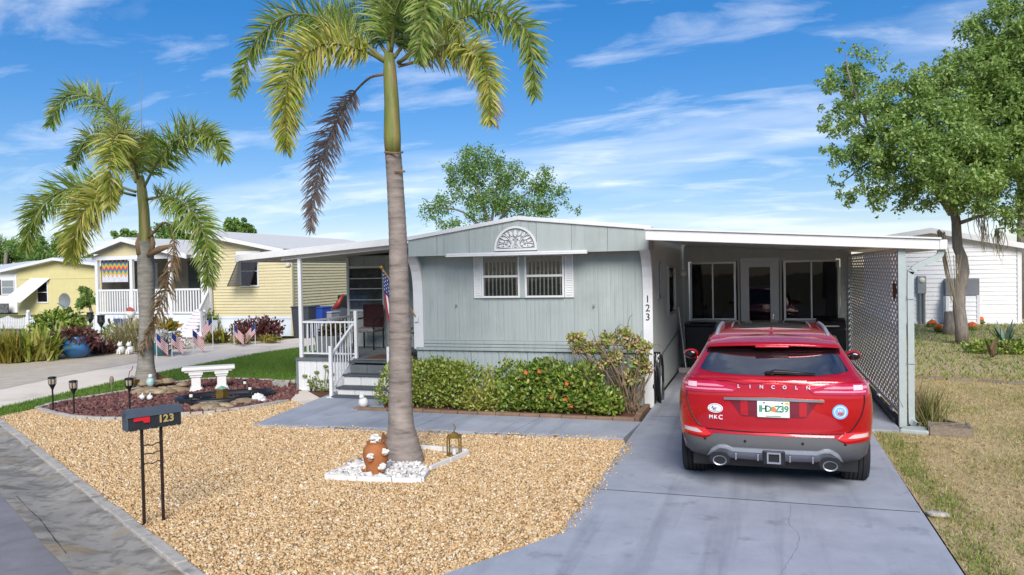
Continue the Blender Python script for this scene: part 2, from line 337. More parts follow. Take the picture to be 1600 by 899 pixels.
# gutter with a shallow valley
mb = MB(); prof = [(.0, .012), (.05, .005), (.14, -.03), (.28, -.05), (.42, -.046), (.55, -.034), (.63, -.038)]
ss = np.linspace(-8, 30, 60); vs = []
for i, s in enumerate(ss):
    for o, z in prof: vs.append(kp(s, o+(RNG.uniform(-.02, .02) if o > .6 else 0), z))
n = len(prof); mb.add(vs, [(i*n+j, i*n+j+1, (i+1)*n+j+1, (i+1)*n+j) for i in range(len(ss)-1) for j in range(n-1)])
struct('gutter', mb, m_concrete, smooth=True)
# crack along the gutter's outer edge
mb = MB(); vs = []
cr = [(float(a), float(b)) for a, b, _ in spline([tuple(gp(*q, -.034)) for q in ((26, 776), (48, 800), (62, 812), (78, 834), (103, 866))], 30)]
for x, y in cr:
    wd = random.uniform(.002, .009); j = random.uniform(-.006, .006); vs += [(x-wd+j, y, -.026), (x+wd+j, y, -.026)]
mb.add(vs, [(2*i, 2*i+1, 2*i+3, 2*i+2) for i in range(len(cr)-1)])
obj('gutter_crack', mb, M('crack', C('33302c', .6), rough=.95), bpy.data.objects['gutter'])
# concrete edging between gutter and gravel
edg = bpy.data.objects.new('kerb_edging', None); COL.objects.link(edg); edg['kind'] = 'structure'; edg.location = kp(0, 0); WL['kerb_edging'] = kp(0, 0)
s = -3.2
while s < 9.6:
    ln = random.uniform(.55, .95); mb = MB(); t = random.uniform(-.006, .008); j = random.uniform(-.008, .008)
    a, b, c, d = kp(s+.006, .01+j), kp(s+ln-.006, .01+j), kp(s+ln-.006, -.095+j), kp(s+.006, -.095+j)
    mb.prism([a[:2], d[:2], c[:2], b[:2]], -.06, .038+t); obj('edging_stone', mb, m_kerb, edg, bevel=.008); s += ln
# gravel bed
wk = [gp(395, 667), gp(455, 669), gp(645, 673), gp(796, 681), gp(975, 689)]
bed_front = [gp(*q) for q in [(57, 640), (85, 648), (125, 655), (190, 657), (250, 652), (310, 648), (370, 642), (420, 634), (450, 628)]]
GRAV = [kp(-2.9, -.09)[:2], kp(-1.5, -.09)[:2], kp(9.2, -.09)[:2], gp(-60, 650)[:2], gp(0, 652)[:2]] + [q[:2] for q in bed_front] + [gp(490, 632)[:2]] + [wk[0][:2], wk[-1][:2], (-1.7, 9.9), (-1.66, 6.4), (-2.25, 5.37), (-2.75, 4.55)]
GRAV = [(float(a), float(b)) for a, b in GRAV]
mb = MB(); mb.add([(x, y, 0.) for x, y in GRAV], [tuple(range(len(GRAV)))]); struct('gravel_bed', mb, m_gravelbase)
P = scatter(GRAV, 118000)
V, F = stones_geo(P, .004, .0215, .55)
Ps = [Vector(wk[0][:2]).lerp(Vector(wk[-1][:2]), random.random())+Vector((0, abs(random.gauss(0, .05)))) for _ in range(260)]+[Vector((-1.68+abs(random.gauss(0, .06)), random.uniform(6.4, 10))) for _ in range(260)]
V2, F2 = stones_geo(np.array([tuple(q) for q in Ps]), .037, .018, .5); F = np.concatenate([F, F2+len(V)]); V = np.concatenate([V, V2])
stuffmesh('gravel', V, F, m_gravel, label='tan and white river gravel covering the front yard', cat='gravel')
# driveway and walkway: painted slabs with open joints
drv = bpy.data.objects.new('driveway', None); COL.objects.link(drv); drv['kind'] = 'structure'; WL['driveway'] = (0, 0, 0)
def slab(poly, parent, z=.03, m=None, name='slab'):
    return obj(name, MB().prism([(q[0], q[1]) for q in poly], -.05, z), m or m_paint, parent)
e = .014
slab([(-1.66, 3.0), (1.38, 1.5), (1.38, 7.78-e), (-1.68, 7.81-e)], drv)
slab([(-1.68, 7.81+e), (1.38, 7.78+e), (1.41, 11.9-e), (-1.70, 11.9-e)], drv)
slab([(-1.70, 11.9+e), (1.41, 11.9+e), (1.42, 18.6), (-1.72, 18.6)], drv)
slab([(-1.66-.012, 6.38), (-2.25, 5.37), (-2.80, 4.4), (-2.9, 3.9), (-1.66-.012, 3.05)], drv)
slab([(1.43, 11.6), (1.80, 11.6), (1.85, 18.6), (1.44, 18.6)], drv, z=.022)
drvj = obj('joint_bed', MB().add([(-1.64, 3.1, .0285), (1.36, 1.8, .0285), (1.36, 18.5, .0285), (-1.64, 18.5, .0285)], [(0, 1, 2, 3)]), m_joint, drv)
wlk = bpy.data.objects.new('walkway', None); COL.objects.link(wlk); wlk['kind'] = 'structure'; WL['walkway'] = (0, 0, 0)
def L2(a, b, t): return (a[0]+(b[0]-a[0])*t, a[1]+(b[1]-a[1])*t)
up = [gp(527, 617), gp(545, 644), gp(700, 650), gp(845, 656), gp(1003, 663)]
slab([wk[0], L2(wk[1], up[1], 0)[:2], L2(up[1], up[1], 0), gp(600, 641), gp(600, 612), gp(527, 614)], wlk, z=.035)
for i in range(3):
    a, b, c, d = wk[i+1], wk[i+2], up[i+2], up[i+1]
    slab([(a[0]+.008, a[1]), (b[0]-.008, b[1]), (c[0]-.008, c[1]), (d[0]+.008, d[1])], wlk, z=.035)
# neighbour's drive, lawn strip, far bed
lo = [gp(*q) for q in [(-120, 655), (0, 637), (115, 611), (230, 586), (300, 572), (400, 553), (470, 543), (520, 536)]]
hi = [gp(*q) for q in [(-120, 600), (0, 585), (60, 576), (130, 564), (240, 549), (330, 540), (430, 531), (520, 524)]]
mb = MB(); vs = [(q.x, q.y, -.012) for q in lo]+[(q.x, q.y, -.012) for q in hi]; k = len(lo)
mb.add(vs, [(i, i+1, k+i+1, k+i) for i in range(k-1)]); struct('neighbour_drive', mb, m_beige)
pv = [gp(*q) for q in [(-120, 622), (0, 608), (120, 583), (240, 562)]]
mb = MB(); q4 = hi[:5]; vs = [(q.x, q.y, -.007) for q in pv]+[(q.x, q.y, -.007) for q in (hi[0], hi[1], hi[3], hi[4])]
mb.add(vs, [(i, i+1, 4+i+1, 4+i) for i in range(3)]); struct('paver_strip', mb, m_paver)
far = [gp(-120, 545), gp(0, 535), gp(150, 522), gp(330, 524), gp(440, 524)]
mb = MB().add([(q.x, q.y, -.02) for q in hi[:7]]+[(q.x, q.y+.3, -.02) for q in reversed(far)], [tuple(range(7+len(far)))]); struct('shell_bed', mb, m_shellbed)
bed_back = [gp(*q) for q in [(57, 640), (110, 627), (180, 616), (250, 603), (330, 594), (400, 595), (440, 598), (470, 597)]]
LAWN = [q for q in lo]+[gp(520, 570)]+[gp(520, 597)]+list(reversed(bed_back))+[gp(0, 653), gp(-120, 668)]
LAWN = [(float(q.x), float(q.y)) for q in LAWN]
struct('lawn', MB().add([(x, y, -.006) for x, y in LAWN], [tuple(range(len(LAWN)))]), m_lawnbase)
P = scatter(LAWN, 60000); V, F = grass_geo(P, -.006, .05, .012)
stuffmesh('lawn_grass', V, F, m_blade, label='mown bright green grass strip beside the beige drive', cat='grass')
# mulch bed
BED = [(float(q.x), float(q.y)) for q in bed_front+[gp(470, 612), gp(465, 604)]+list(reversed(bed_back[1:-1]))]
struct('mulch_bed', MB().add([(x, y, .002) for x, y in BED], [tuple(range(len(BED)))]), m_mulch)
P = scatter(BED, 15000); V, F = stones_geo(P, .01, .062, .28)
stuffmesh('mulch', V, F, m_chip, label='dark red bark chips in the bed round the pond', cat='mulch')
# pale edging of the bed
bed_e = bpy.data.objects.new('bed_edging', None); COL.objects.link(bed_e); bed_e['kind'] = 'structure'; WL['bed_edging'] = (0, 0, 0)
for line in (bed_front, bed_back):
    pts = spline([(q.x, q.y, 0) for q in line], 26)
    for i in range(len(pts)-1):
        a, b = Vector(pts[i]), Vector(pts[i+1]); d = (b-a)*.04; mb = MB()
        mb.bar(a+d+Vector((0, 0, .015)), b-d+Vector((0, 0, .015)), .085+random.uniform(-.01, .012), .075+random.uniform(-.01, .01)); obj('edging_stone', mb, m_kerb, bed_e, bevel=.012)
# right-hand dry lawn
DRY = [(1.42, 1.0), (1.42, 11.55), (1.98, 11.6), (1.98, 19), (-1.7, 30), (-1.7, 60), (40, 60), (40, 1)]
struct('dry_lawn', MB().add([(x, y, -.012) for x, y in DRY], [tuple(range(len(DRY)))]), m_drysoil)
P = scatter([(1.42, 4), (1.42, 11.6), (2.0, 12), (2.0, 18), (8.5, 18), (5.5, 4)], 70000)
V, F = grass_geo(P, -.012, .035, .010, 1.4); stuffmesh('dry_grass', V, F, m_dryblade, label='short straw coloured grass of the dry side lawn', cat='grass')
P = scatter([(2.0, 17), (2.0, 34), (13, 34), (9, 17)], 15000)
V, F = grass_geo(P, -.012, .07, .03, .9); V2, F2 = grass_geo(scatter([(1.43, 5), (1.43, 11.5), (1.75, 11.5), (1.75, 5)], 450), -.012, .075, .010, .8)
pt = [(x, y) for x, y in [(1.55, 9.3), (1.55, 6.6), (1.65, 8.2), (1.62, 10.6), (2.9, 9.6), (2.2, 7.3), (3.4, 11.6), (4.2, 14.8), (2.8, 13.6)]]
Pp = np.concatenate([np.array(c)+RNG.normal(size=(420, 2))*np.array([.12 if c[0] < 1.7 else .35, .4]) for c in pt]); Pp = Pp[Pp[:, 0] > 1.43]
V3, F3 = grass_geo(Pp, -.012, .06, .010, .7)
V = np.concatenate([V, V2, V3]); F = np.concatenate([F, F2+len(F)*3, F3+(len(F)+len(F2))*3])
stuffmesh('patchy_grass', V, F, m_greenpatch, label='patchy green grass on the dry side lawn and along the slab', cat='grass')
P = scatter([(1.5, 5), (1.5, 11.5), (2.2, 18), (8.5, 18), (5.5, 5)], 2600)
n = len(P); V, F = leaves_geo(np.column_stack([P, np.full(n, .008)]), np.column_stack([RNG.normal(size=(n, 2)), np.zeros(n)]), np.column_stack([RNG.normal(size=(n, 2))*.3, np.ones(n)]), RNG.uniform(.03, .08, n), RNG.uniform(.015, .035, n))
stuffmesh('fallen_leaves', V, F, M('fallen_leaf', C('b99a66', .75), rough=.9, island=.9, ramp=[C('c7ab78', .75), C('9c7d50', .7), C('dcc79a', .8), C('8a6a48', .65)]), label='fallen dry leaves scattered over the side lawn', cat='leaves')

mb = MB(); cp = [(.25, 7.7), (.22, 7.2), (.28, 6.8), (.2, 6.3), (.12, 5.9), (.18, 5.3), (.1, 4.8)]; cp = [(float(a), float(b)) for a, b, _ in spline([(x, y, 0) for x, y in cp], 40)]; vs = []
for x, y in cp: w_ = random.uniform(.0006, .0016); j = random.uniform(-.012, .012); vs += [(x+j-w_, y, .0312), (x+j+w_, y, .0312)]
obj('hairline_crack', MB().add(vs, [(2*i, 2*i+1, 2*i+3, 2*i+2) for i in range(len(cp)-1)]), m_joint, drv)

P = scatter(GRAV, 260); n = len(P); V, F = leaves_geo(np.column_stack([P, np.full(n, .032)]), np.column_stack([RNG.normal(size=(n, 2)), np.zeros(n)]), np.column_stack([RNG.normal(size=(n, 2))*.4, np.ones(n)]), RNG.uniform(.03, .075, n), RNG.uniform(.012, .03, n))
stuffmesh('gravel_litter', V, F, MATS['fallen_leaf'], label='small dry leaves lying scattered on the front gravel', cat='leaves')
# ============================================================ the grey-green mobile home
m_siding = M('grey_green_siding', C('b0b9b6', .76), C('b8c0bd', .78), rough=.45, scale=1.5, stretch=(3, 3, .4), bump=.03, bscale=30, spots=[(C('8b9591', .7), 3, .54, .72, .45, (6, 6, .3)), (C('8f9894', .7), .9, .52, .7, .35), (C('c4c8c4', .8), 2.2, .58, .75, .4, (3, 3, .3))])
m_siding_pale = M('side_siding', C('c2c4bc', .82), C('cacbc5', .84), rough=.5, scale=1.5, stretch=(3, 3, .4))  # paler copy of the siding, lightened to offset the carport shade
m_skirt = M('skirting', C('b4c0bf', .74), C('bdc6c5', .76), rough=.5, scale=2, spots=[(C('8b9a98', .7), 4, .58, .72, .4)])
m_white = M('white_trim', C('e6e6e6', .82), rough=.45, var=.04, scale=6, spots=[(C('c9c6c0', .8), 5, .62, .8, .35)])
m_offwhite = M('soffit_white', C('e6e0d8', .88), rough=.6, var=.06, scale=4, spots=[(C('b9a998', .75), 2.2, .6, .8, .35)])
m_roof = M('white_roof', C('e6e6e6', .85), rough=.5, var=.05, scale=3, spots=[(C('b9b9b6', .8), 2, .55, .75, .35)])
m_gline = M('grey_trim', C('8c9694', .65), rough=.5, var=.05)
m_dark = M('dark_interior', C('241f22', .6), rough=.8, var=.3, scale=3)  # near-black stands for the unlit rooms behind the panes
m_black = M('black_plastic', C('1c1d20', .8), rough=.45, var=.15)
m_blackm = M('black_metal', C('1a1a1c', .9), rough=.35, metal=.3, var=.1)
m_chrome = M('chrome', C('d5d7da', .9), rough=.22, metal=1., var=.03)
m_alu = M('aluminium_frame', C('c8cac8', .8), rough=.35, metal=.6, var=.05)
m_galv = M('galvanised', C('a9adad', .75), rough=.4, metal=.5, var=.1)
m_curt = M('net_curtain', C('c8bdb8', .75), rough=.9, var=.15, scale=9, stretch=(8, 1, .6))
m_blind = M('blind_slat', C('ece8e2', .9), rough=.7, var=.08)
m_lampw = M('frosted_lamp', C('e8e4d6', .85), rough=.4)
def glass(name, tint=(.03, .03, .035), tr=.35, ior=1.5):
    if name in MATS: return MATS[name]
    m = bpy.data.materials.new(name); m.use_nodes = True; t = m.node_tree; t.nodes.clear(); N = t.nodes.new; L = t.links.new
    o = N('ShaderNodeOutputMaterial'); gl = N('ShaderNodeBsdfGlossy'); gl.inputs['Roughness'].default_value = .015
    df = N('ShaderNodeBsdfPrincipled'); df.inputs['Base Color'].default_value = (*tint, 1); df.inputs['Roughness'].default_value = .1; df.inputs['Specular IOR Level'].default_value = 0.
    tn = N('ShaderNodeTexNoise'); tn.inputs['Scale'].default_value = 1.5; bp = N('ShaderNodeBump'); bp.inputs['Strength'].default_value = .05; bp.inputs['Distance'].default_value = .05; L(tn.outputs[0], bp.inputs['Height']); L(bp.outputs[0], gl.inputs['Normal'])
    tp = N('ShaderNodeBsdfTransparent'); tp.inputs[0].default_value = (.8, .82, .82, 1)
    m1 = N('ShaderNodeMixShader'); m1.inputs[0].default_value = tr; L(df.outputs[0], m1.inputs[1]); L(tp.outputs[0], m1.inputs[2])
    fr = N('ShaderNodeFresnel'); fr.inputs[0].default_value = ior
    m2 = N('ShaderNodeMixShader'); L(fr.outputs[0], m2.inputs[0]); L(m1.outputs[0], m2.inputs[1]); L(gl.outputs[0], m2.inputs[2]); L(m2.outputs[0], o.inputs[0])
    MATS[name] = m; return m
g_win = glass('window_glass', tr=.92); g_dark = glass('tinted_glass', (.012, .011, .013), .22, 1.32)
HY = 12.80; HX0, HX1 = -5.95, -1.76; FY = 12.42
home = thing('mobile_home', 'grey-green mobile home with low white gable roof, porch and attached carport', 'house', (-3.85, HY, 0))
def rib_panel_front(x0, x1, z0, z1, y, ribs=6, dep=.0022):
    """vertical ribbed sheet facing -Y"""
    mb = MB(); xs = []; n = ribs; w_ = (x1-x0)/n
    for i in range(n):
        a = x0+i*w_; xs += [(a, 0.), (a+w_*.68, 0.), (a+w_*.76, dep), (a+w_*.92, dep)]
    xs.append((x1, 0.)); vs = []
    for x, d in xs: vs += [(x, y+d, z0), (x, y+d, z1)]
    k = len(xs); mb.add(vs, [(2*i, 2*i+2, 2*i+3, 2*i+1) for i in range(k-1)]); 
    mb.add([(x0, y, z0), (x0, y+.03, z0), (x0, y+.03, z1), (x0, y, z1)], [(0, 1, 2, 3)]); mb.add([(x1, y, z0), (x1, y+.03, z0), (x1, y+.03, z1), (x1, y, z1)], [(3, 2, 1, 0)])
    return mb
def rib_panel_side(y0, y1, z0, z1, x, ribs=6, dep=.0022, sgn=1):
    mb = rib_panel_front(y0, y1, z0, z1, 0, ribs, dep); mb.v = [(x-sgn*b, a, c) for a, b, c in mb.v]
    mb.f = [tuple(reversed(f)) for f in mb.f] if sgn < 0 else mb.f; return mb
# core volume behind the sheets
cw = MB(); cw.box(HX0+.01, HX1-.01, HY+.035, 27.0, .02, 2.86); cw.box(-8.95, HX0-.01, 15.64, 22, .02, 2.62)
obj('wall_core', cw, m_siding_pale, home)
npn = 10; pw = (HX1-HX0)/npn
WX0, WX1, WZ0, WZ1 = -4.66, -3.17, 1.83, 2.58
for i in range(npn):
    a = HX0+i*pw+.001; b = HX0+(i+1)*pw-.001
    obj('siding_panel', rib_panel_front(a, b, 1.08, 2.60, HY), m_siding, home)
for i in range(8):
    a = HX0+i*(HX1-HX0)/8+.003; b = HX0+(i+1)*(HX1-HX0)/8-.003
    obj('skirting_panel', rib_panel_front(a, b, 0.0, .90, HY+.012, 4, .008), m_skirt, home)
mb = MB()
for z0, z1, d in ((.90, .955, .035), (.962, 1.01, .028), (1.017, 1.075, .02)): mb.box(HX0, HX1, HY-d, HY+.03, z0, z1)
obj('belt_trim', mb, m_siding, home, bevel=.006)
# overhanging gable front
GL, GRX = -5.90, -1.69
def gtop(x):
    xr = -3.86
    return 2.90+(3.185-2.90)*(x-GL)/(xr-GL) if x < xr else 3.185-(3.185-2.95)*(x-xr)/(GRX-xr)
seams = [GL, -5.35, -4.75, -4.15, -3.55, -2.95, -2.35, GRX]
for a, b in zip(seams[:-1], seams[1:]):
    poly = [(a+.003, 2.585), (b-.003, 2.585), (b-.003, gtop(b)-.03)]+([(-3.86, gtop(-3.86)-.03)] if a < -3.86 < b else [])+[(a+.003, gtop(a)-.03)]
    obj('gable_panel', MB().prismY(poly, FY, FY+.03), m_siding, home)
obj('soffit', MB().box(GL, GRX, FY+.03, HY+.03, 2.60, 2.615), m_siding, home)
mb = MB()
for a, b in ((GL-.02, -3.86), (-3.86, GRX+.04)):
    za, zb = gtop(a), gtop(b)
    mb.prismY([(a, za-.035), (b, zb-.035), (b, zb+.03), (a, za+.03)], FY-.035, FY+.04)
obj('roof_trim', mb, m_white, home, bevel=.006)
mb = MB()
for a, b in ((GL-.03, -3.86), (-3.86, GRX+.04)):
    za, zb = gtop(a)+.012, gtop(b)+.012
    mb.prismY([(a, za-.05), (b, zb-.05), (b, zb), (a, za)], FY+.045, 27.2)
obj('roof', mb, m_roof, home)
# side cheeks of the overhang (triangular return between gable front and side walls)
for x in (GL, GRX-.03):
    obj('gable_return', MB().box(x+.001, x+.029, FY+.035, HY+.3, 2.6, 2.88), m_siding, home)
# curved white columns carrying the overhang
for x0, x1 in ((-5.985, -5.80), (-1.845, -1.69)):
    mb = MB(); pr = [(.92 if x0 < -4 else .0, HY-.03), (1.95, HY-.035), (2.15, HY-.055), (2.32, HY-.10), (2.44, HY-.17), (2.53, HY-.26), (2.60, HY-.385)]
    bk = [(z, min(y+.10, HY+.02)) for z, y in pr[:-1]]+[(2.598, HY-.25)]
    vs = []
    for (z, y), (zb, yb) in zip(pr, bk): vs += [(x0, y, z), (x1, y, z), (x1, yb, zb), (x0, yb, zb)]
    k = len(pr); fs = [(4*i+j, 4*i+(j+1) % 4, 4*(i+1)+(j+1) % 4, 4*(i+1)+j) for i in range(k-1) for j in range(4)]+[(3, 2, 1, 0), tuple(range(4*(k-1), 4*k))]
    obj('corner_column', mb.add(vs, fs), m_white, home)
# house number down the right column: separate metal digits
for ch, py in (('1', 468), ('2', 482), ('3', 496)):
    q = at(1007.5, py, HY-.035); obj('house_number', text_mb(ch, .165, (-1.768, HY-.036, q.z), ext=.006), m_blackm, home)
# front window pair with shutters and awning rail
def sash(parent, x0, x1, z0, z1, y, name='window', fr=.035, mid=True, mat=None, gmat=None, label=None):
    mb = MB(); mb.box(x0, x1, y-.03, y+.02, z1-fr, z1); mb.box(x0, x1, y-.03, y+.02, z0, z0+fr); mb.box(x0, x0+fr, y-.029, y+.02, z0+fr, z1-fr); mb.box(x1-fr, x1, y-.029, y+.02, z0+fr, z1-fr)
    zm = z0+(z1-z0)*.5
    if mid: mb.box(x0+fr, x1-fr, y-.022, y+.02, zm-.02, zm+.02)
    f = obj(name, mb, mat or m_white, parent, bevel=.004, label=label)
    if mid:
        obj('pane', MB().box(x0+fr, x1-fr, y-.004, y+.002, z0+fr, zm-.02), gmat or g_win, f); obj('pane', MB().box(x0+fr, x1-fr, y-.012, y-.006, zm+.02, z1-fr), gmat or g_win, f)
    else: obj('pane', MB().box(x0+fr, x1-fr, y-.006, y, z0+fr, z1-fr), gmat or g_win, f)
    return f
xm = (WX0+WX1)/2
for x0, x1 in ((WX0, xm-.045), (xm+.045, WX1)):
    f = sash(home, x0, x1, WZ0, WZ1, HY-.022, 'window')
    obj('pane_backing', MB().box(x0+.02, x1-.02, HY-.0015, HY-.001, WZ0+.02, WZ1-.02), m_dark, f)  # flat dark sheet in place of the unlit room
    n = 9
    for i in range(n):
        xx = x0+.06+(x1-x0-.12)*i/(n-1); mb = MB(); mb.bar((xx-.012, HY-.012, WZ0+.04), (xx-.012+random.uniform(-.012, .012), HY-.012, WZ1-.1), .022, .003, up=(0, 1, 0)); obj('blind_slat', mb, m_blind, f)
    obj('valance', MB().box(x0+.03, x1-.03, HY-.016, HY-.008, WZ1-.13, WZ1-.03), m_curt, f)
obj('mullion', MB().box(xm-.043, xm+.043, HY-.035, HY, WZ0, WZ1), m_siding, home)
for x0, x1 in ((WX0-.15, WX0-.008), (WX1+.008, WX1+.16)):
    mb = MB(); mb.box(x0, x1, HY-.02, HY-.004, WZ0, WZ1); mb.box(x0, x0+.028, HY-.034, HY-.02, WZ0, WZ1); mb.box(x1-.028, x1, HY-.034, HY-.02, WZ0, WZ1); mb.box(x0+.028, x1-.028, HY-.034, HY-.02, WZ0, WZ0+.03); mb.box(x0+.028, x1-.028, HY-.034, HY-.02, WZ1-.03, WZ1)
    sh = obj('shutter', mb, m_white, home)
    for i in range(17):
        z = WZ0+.045+i*.0405; obj('louvre', MB().add([(x0+.028, HY-.033, z), (x1-.028, HY-.033, z), (x1-.028, HY-.02, z+.034), (x0+.028, HY-.02, z+.034), (x0+.028, HY-.033, z+.006), (x1-.028, HY-.033, z+.006)], [(0, 1, 5, 4), (4, 5, 2, 3), (0, 3, 2, 1)]), m_white, sh)
ax0, ax1 = at(698, 401, FY-.06).x, at(917, 393, FY-.06).x
mb = MB(); mb.box(ax0, ax1, FY-.075, FY-.002, 2.585, 2.615); mb.box(ax0-.01, ax1+.01, FY-.10, FY-.06, 2.555, 2.582); obj('awning_rail', mb, m_white, home, bevel=.005)
for px in (713, 928):
    q = at(px, 478, HY); mb = MB(); mb.tube([(q.x, HY, q.z), (q.x, HY-.035, q.z), (q.x, HY-.05, q.z-.02)], .010, 6); mb.cbox((q.x, HY-.004, q.z), (.04, .01, .05)); obj('awning_hook', mb, m_galv, home)
# half-round carved ornament on the gable
oc = at(805.5, 388.5, FY-.02); orad = .375; zb = oc.z
orn = thing('gable_ornament', 'white half-round fretwork ornament of leaves on the house gable', 'ornament', (oc.x, FY-.004, zb))
mb = MB(); n = 28
for r0, r1 in ((orad-.035, orad),):
    for i in range(n):
        a0, a1 = math.pi*i/n, math.pi*(i+1)/n; vs = []
        for y in (-.028, -.001):
            for a in (a0, a1):
                for r in (r0, r1): vs.append((r*math.cos(a), y, r*math.sin(a)*1.0))
        mb.add(vs, [(0, 1, 3, 2), (4, 6, 7, 5), (1, 5, 7, 3), (0, 2, 6, 4)])
mb.box(-orad, orad, -.03, -.001, -.035, 0); obj('rim', mb, m_white, orn, world=False)
def leafpoly(cx, cz, ang, ln, wd):
    pts = [(0, 0), (ln*.3, wd*.5), (ln*.62, wd*.42), (ln, 0), (ln*.62, -wd*.42), (ln*.3, -wd*.5)]; c, s_ = math.cos(ang), math.sin(ang)
    return [(cx+x*c-z*s_, cz+x*s_+z*c) for x, z in pts]
lv = [(0, .19, 90, .13, .06)]
for sg in (1, -1):
    for (x, z, a, l, w_) in [(.05, .20, 60, .12, .045), (.11, .20, 42, .10, .04), (.13, .15, 15, .13, .045), (.10, .10, -65, .09, .04), (.19, .12, 5, .1, .04), (.11, .05, -20, .1, .04), (.20, .06, -10, .12, .04), (.06, .12, 75, .09, .04), (.05, .10, -80, .09, .04), (.19, .08, -85, .07, .03), (.02, .06, 60, .1, .04)]:
        lv.append((sg*x, z, a if sg > 0 else 180-a, l, w_))
for x, z, a, l, w_ in lv: obj('carved_leaf', MB().prismY(list(reversed(leafpoly(x, z, R(a), l, w_))), -.026, -.001), m_white, orn, world=False, bevel=.004)
for sg in (1, -1):
    mb = MB()
    for pts in ([(0, .02), (.07, .10), (.14, .19), (.22, .24)], [(.02, .02), (.12, .07), (.22, .10), (.31, .08)], [(.02, .01), (.16, .02), (.28, .02)], [(.22, .24), (.27, .20), (.22, .18)]):
        mb.tube([(sg*x, -.014, z) for x, _, z in [(q[0], 0, q[2]) for q in spline([(a, 0, b) for a, b in pts], 7)]], .008, 5)
    obj('stem', mb, m_white, orn, world=False)
    for x, z in ((.16, .25), (.17, .11), (.08, .02), (.05, .17)): obj('bud', MB().ball((sg*x, -.014, z), .02, 8, 5), m_white, orn, world=False, smooth=True)
# carport side wall
ys = np.arange(HY+.02, 18.6, .41)
for i, y in enumerate(ys):
    y1 = min(y+.404, 18.6); obj('siding_panel', rib_panel_side(y, y1, .02, 2.835, HX1, 5, .0022, -1 if False else 1), m_siding_pale, home)
q0, q1 = at(1045, 410, 14.5), at(1069, 475, 16.8)
for y0, y1, z0, z1 in ((13.95, 14.35, 1.75, 2.42), (15.6, 16.9, 1.35, 2.35)):
    mb = MB(); x = HX1; mb.box(x, x+.03, y0, y1, z0, z0+.05); mb.box(x, x+.03, y0, y1, z1-.05, z1); mb.box(x, x+.029, y0, y0+.05, z0+.05, z1-.05); mb.box(x, x+.029, y1-.05, y1, z0+.05, z1-.05)
    f = obj('side_window', mb, m_alu, home); obj('pane', MB().box(x+.006, x+.012, y0+.05, y1-.05, z0+.05, z1-.05), g_dark, f)
mb = MB(); mb.tube([(HX1, 17.2, 2.2), (HX1+.14, 17.15, 2.2)], .015, 6); mb.ball((HX1+.16, 17.1, 2.18), .07, 10, 6); mb.ball((HX1+.16, 17.35, 2.16), .065, 10, 6)
obj('flood_lamp', mb, m_lampw, home, smooth=True)
mb = MB(); mb.bar((HX1+.02, 12.9, .62), (HX1+.02, 18.3, .95), .012, .02, up=(1, 0, 0)); obj('conduit', mb, m_gline, home)
# ---- carport roof
CY0 = 11.85
def crz(x): return 2.885+(2.615-2.885)*(x+1.68)/(2.33+1.68)
cx0, cx1 = -1.66, 2.33
obj('carport_roof', MB().prismY([(cx0, crz(cx0)-.06), (cx1, crz(cx1)-.06), (cx1, crz(cx1)-.012), (cx0, crz(cx0)-.012)], CY0+.03, 18.9), m_offwhite, home)
fas = obj('carport_fascia', MB().prismY([(cx0, crz(cx0)-.155), (cx1, crz(cx1)-.14), (cx1, crz(cx1)), (cx0, crz(cx0))], CY0-.02, CY0+.028), m_white, home, bevel=.006)
obj('fascia_lip', MB().prismY([(cx0-.01, crz(cx0)+.003), (cx1+.02, crz(cx1)+.003), (cx1+.02, crz(cx1)+.026), (cx0-.01, crz(cx0)+.026)], CY0-.05, CY0+.09), m_white, fas)
obj('side_gutter', MB().box(cx1+.002, cx1+.10, CY0-.015, 18.9, crz(cx1)-.14, crz(cx1)-.005), m_white, home, bevel=.01)
for i in range(9):
    x = cx0+.12+i*.45; obj('ceiling_seam', MB().prismY([(x, crz(x)-.071), (x+.02, crz(x)-.071), (x+.02, crz(x)-.0605), (x, crz(x)-.0605)], CY0+.04, 18.58), m_offwhite, home)
# ---- carport back wall
BY = 18.60
bw = [(-1.70, -1.62, .0, 2.66), (1.72, 1.90, .0, 2.46), (-1.62, 1.72, 2.46, 2.66)]
mb = MB()
mb.box(-1.72, -1.62, BY, BY+.1, 0, crz(-1.62)-.035); mb.box(1.70, 1.92, BY, BY+.1, 0, crz(1.92)-.03); mb.prismY([(-1.62, 2.43), (1.70, 2.43), (1.70, crz(1.70)-.035), (-1.62, crz(-1.62)-.035)], BY, BY+.1); mb.box(-1.62, -.50, BY, BY+.1, 0, 1.05); mb.box(.46, 1.70, BY, BY+.1, 0, 1.05)
mb.box(-.50, -.46, BY, BY+.1, 0, 2.43); mb.box(.42, .46, BY, BY+.1, 0, 2.43)
obj('carport_back_wall', mb, m_siding_pale, home)
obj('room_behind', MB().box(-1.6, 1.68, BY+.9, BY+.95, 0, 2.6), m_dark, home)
for x0, x1 in ((-1.58, -.54), (.50, 1.68)):
    mb = MB(); z0, z1 = 1.06, 2.42; y = BY-.02; xc = (x0+x1)/2
    mb.box(x0, x1, y, y+.06, z1-.045, z1); mb.box(x0, x1, y, y+.06, z0, z0+.045); mb.box(x0, x0+.045, y+.001, y+.06, z0+.045, z1-.045); mb.box(x1-.045, x1, y+.001, y+.06, z0+.045, z1-.045); mb.box(xc-.016, xc+.016, y+.004, y+.06, z0+.045, z1-.045)
    f = obj('screen_window', mb, m_alu, home); 
    for a, b in ((x0+.045, xc-.016), (xc+.016, x1-.045)): obj('pane', MB().box(a, b, y+.03, y+.036, z0+.045, z1-.045), g_dark, f)
    obj('window_sill', MB().box(x0-.02, x1+.02, BY-.07, BY-.001, 1.0, 1.055), m_siding_pale, f)
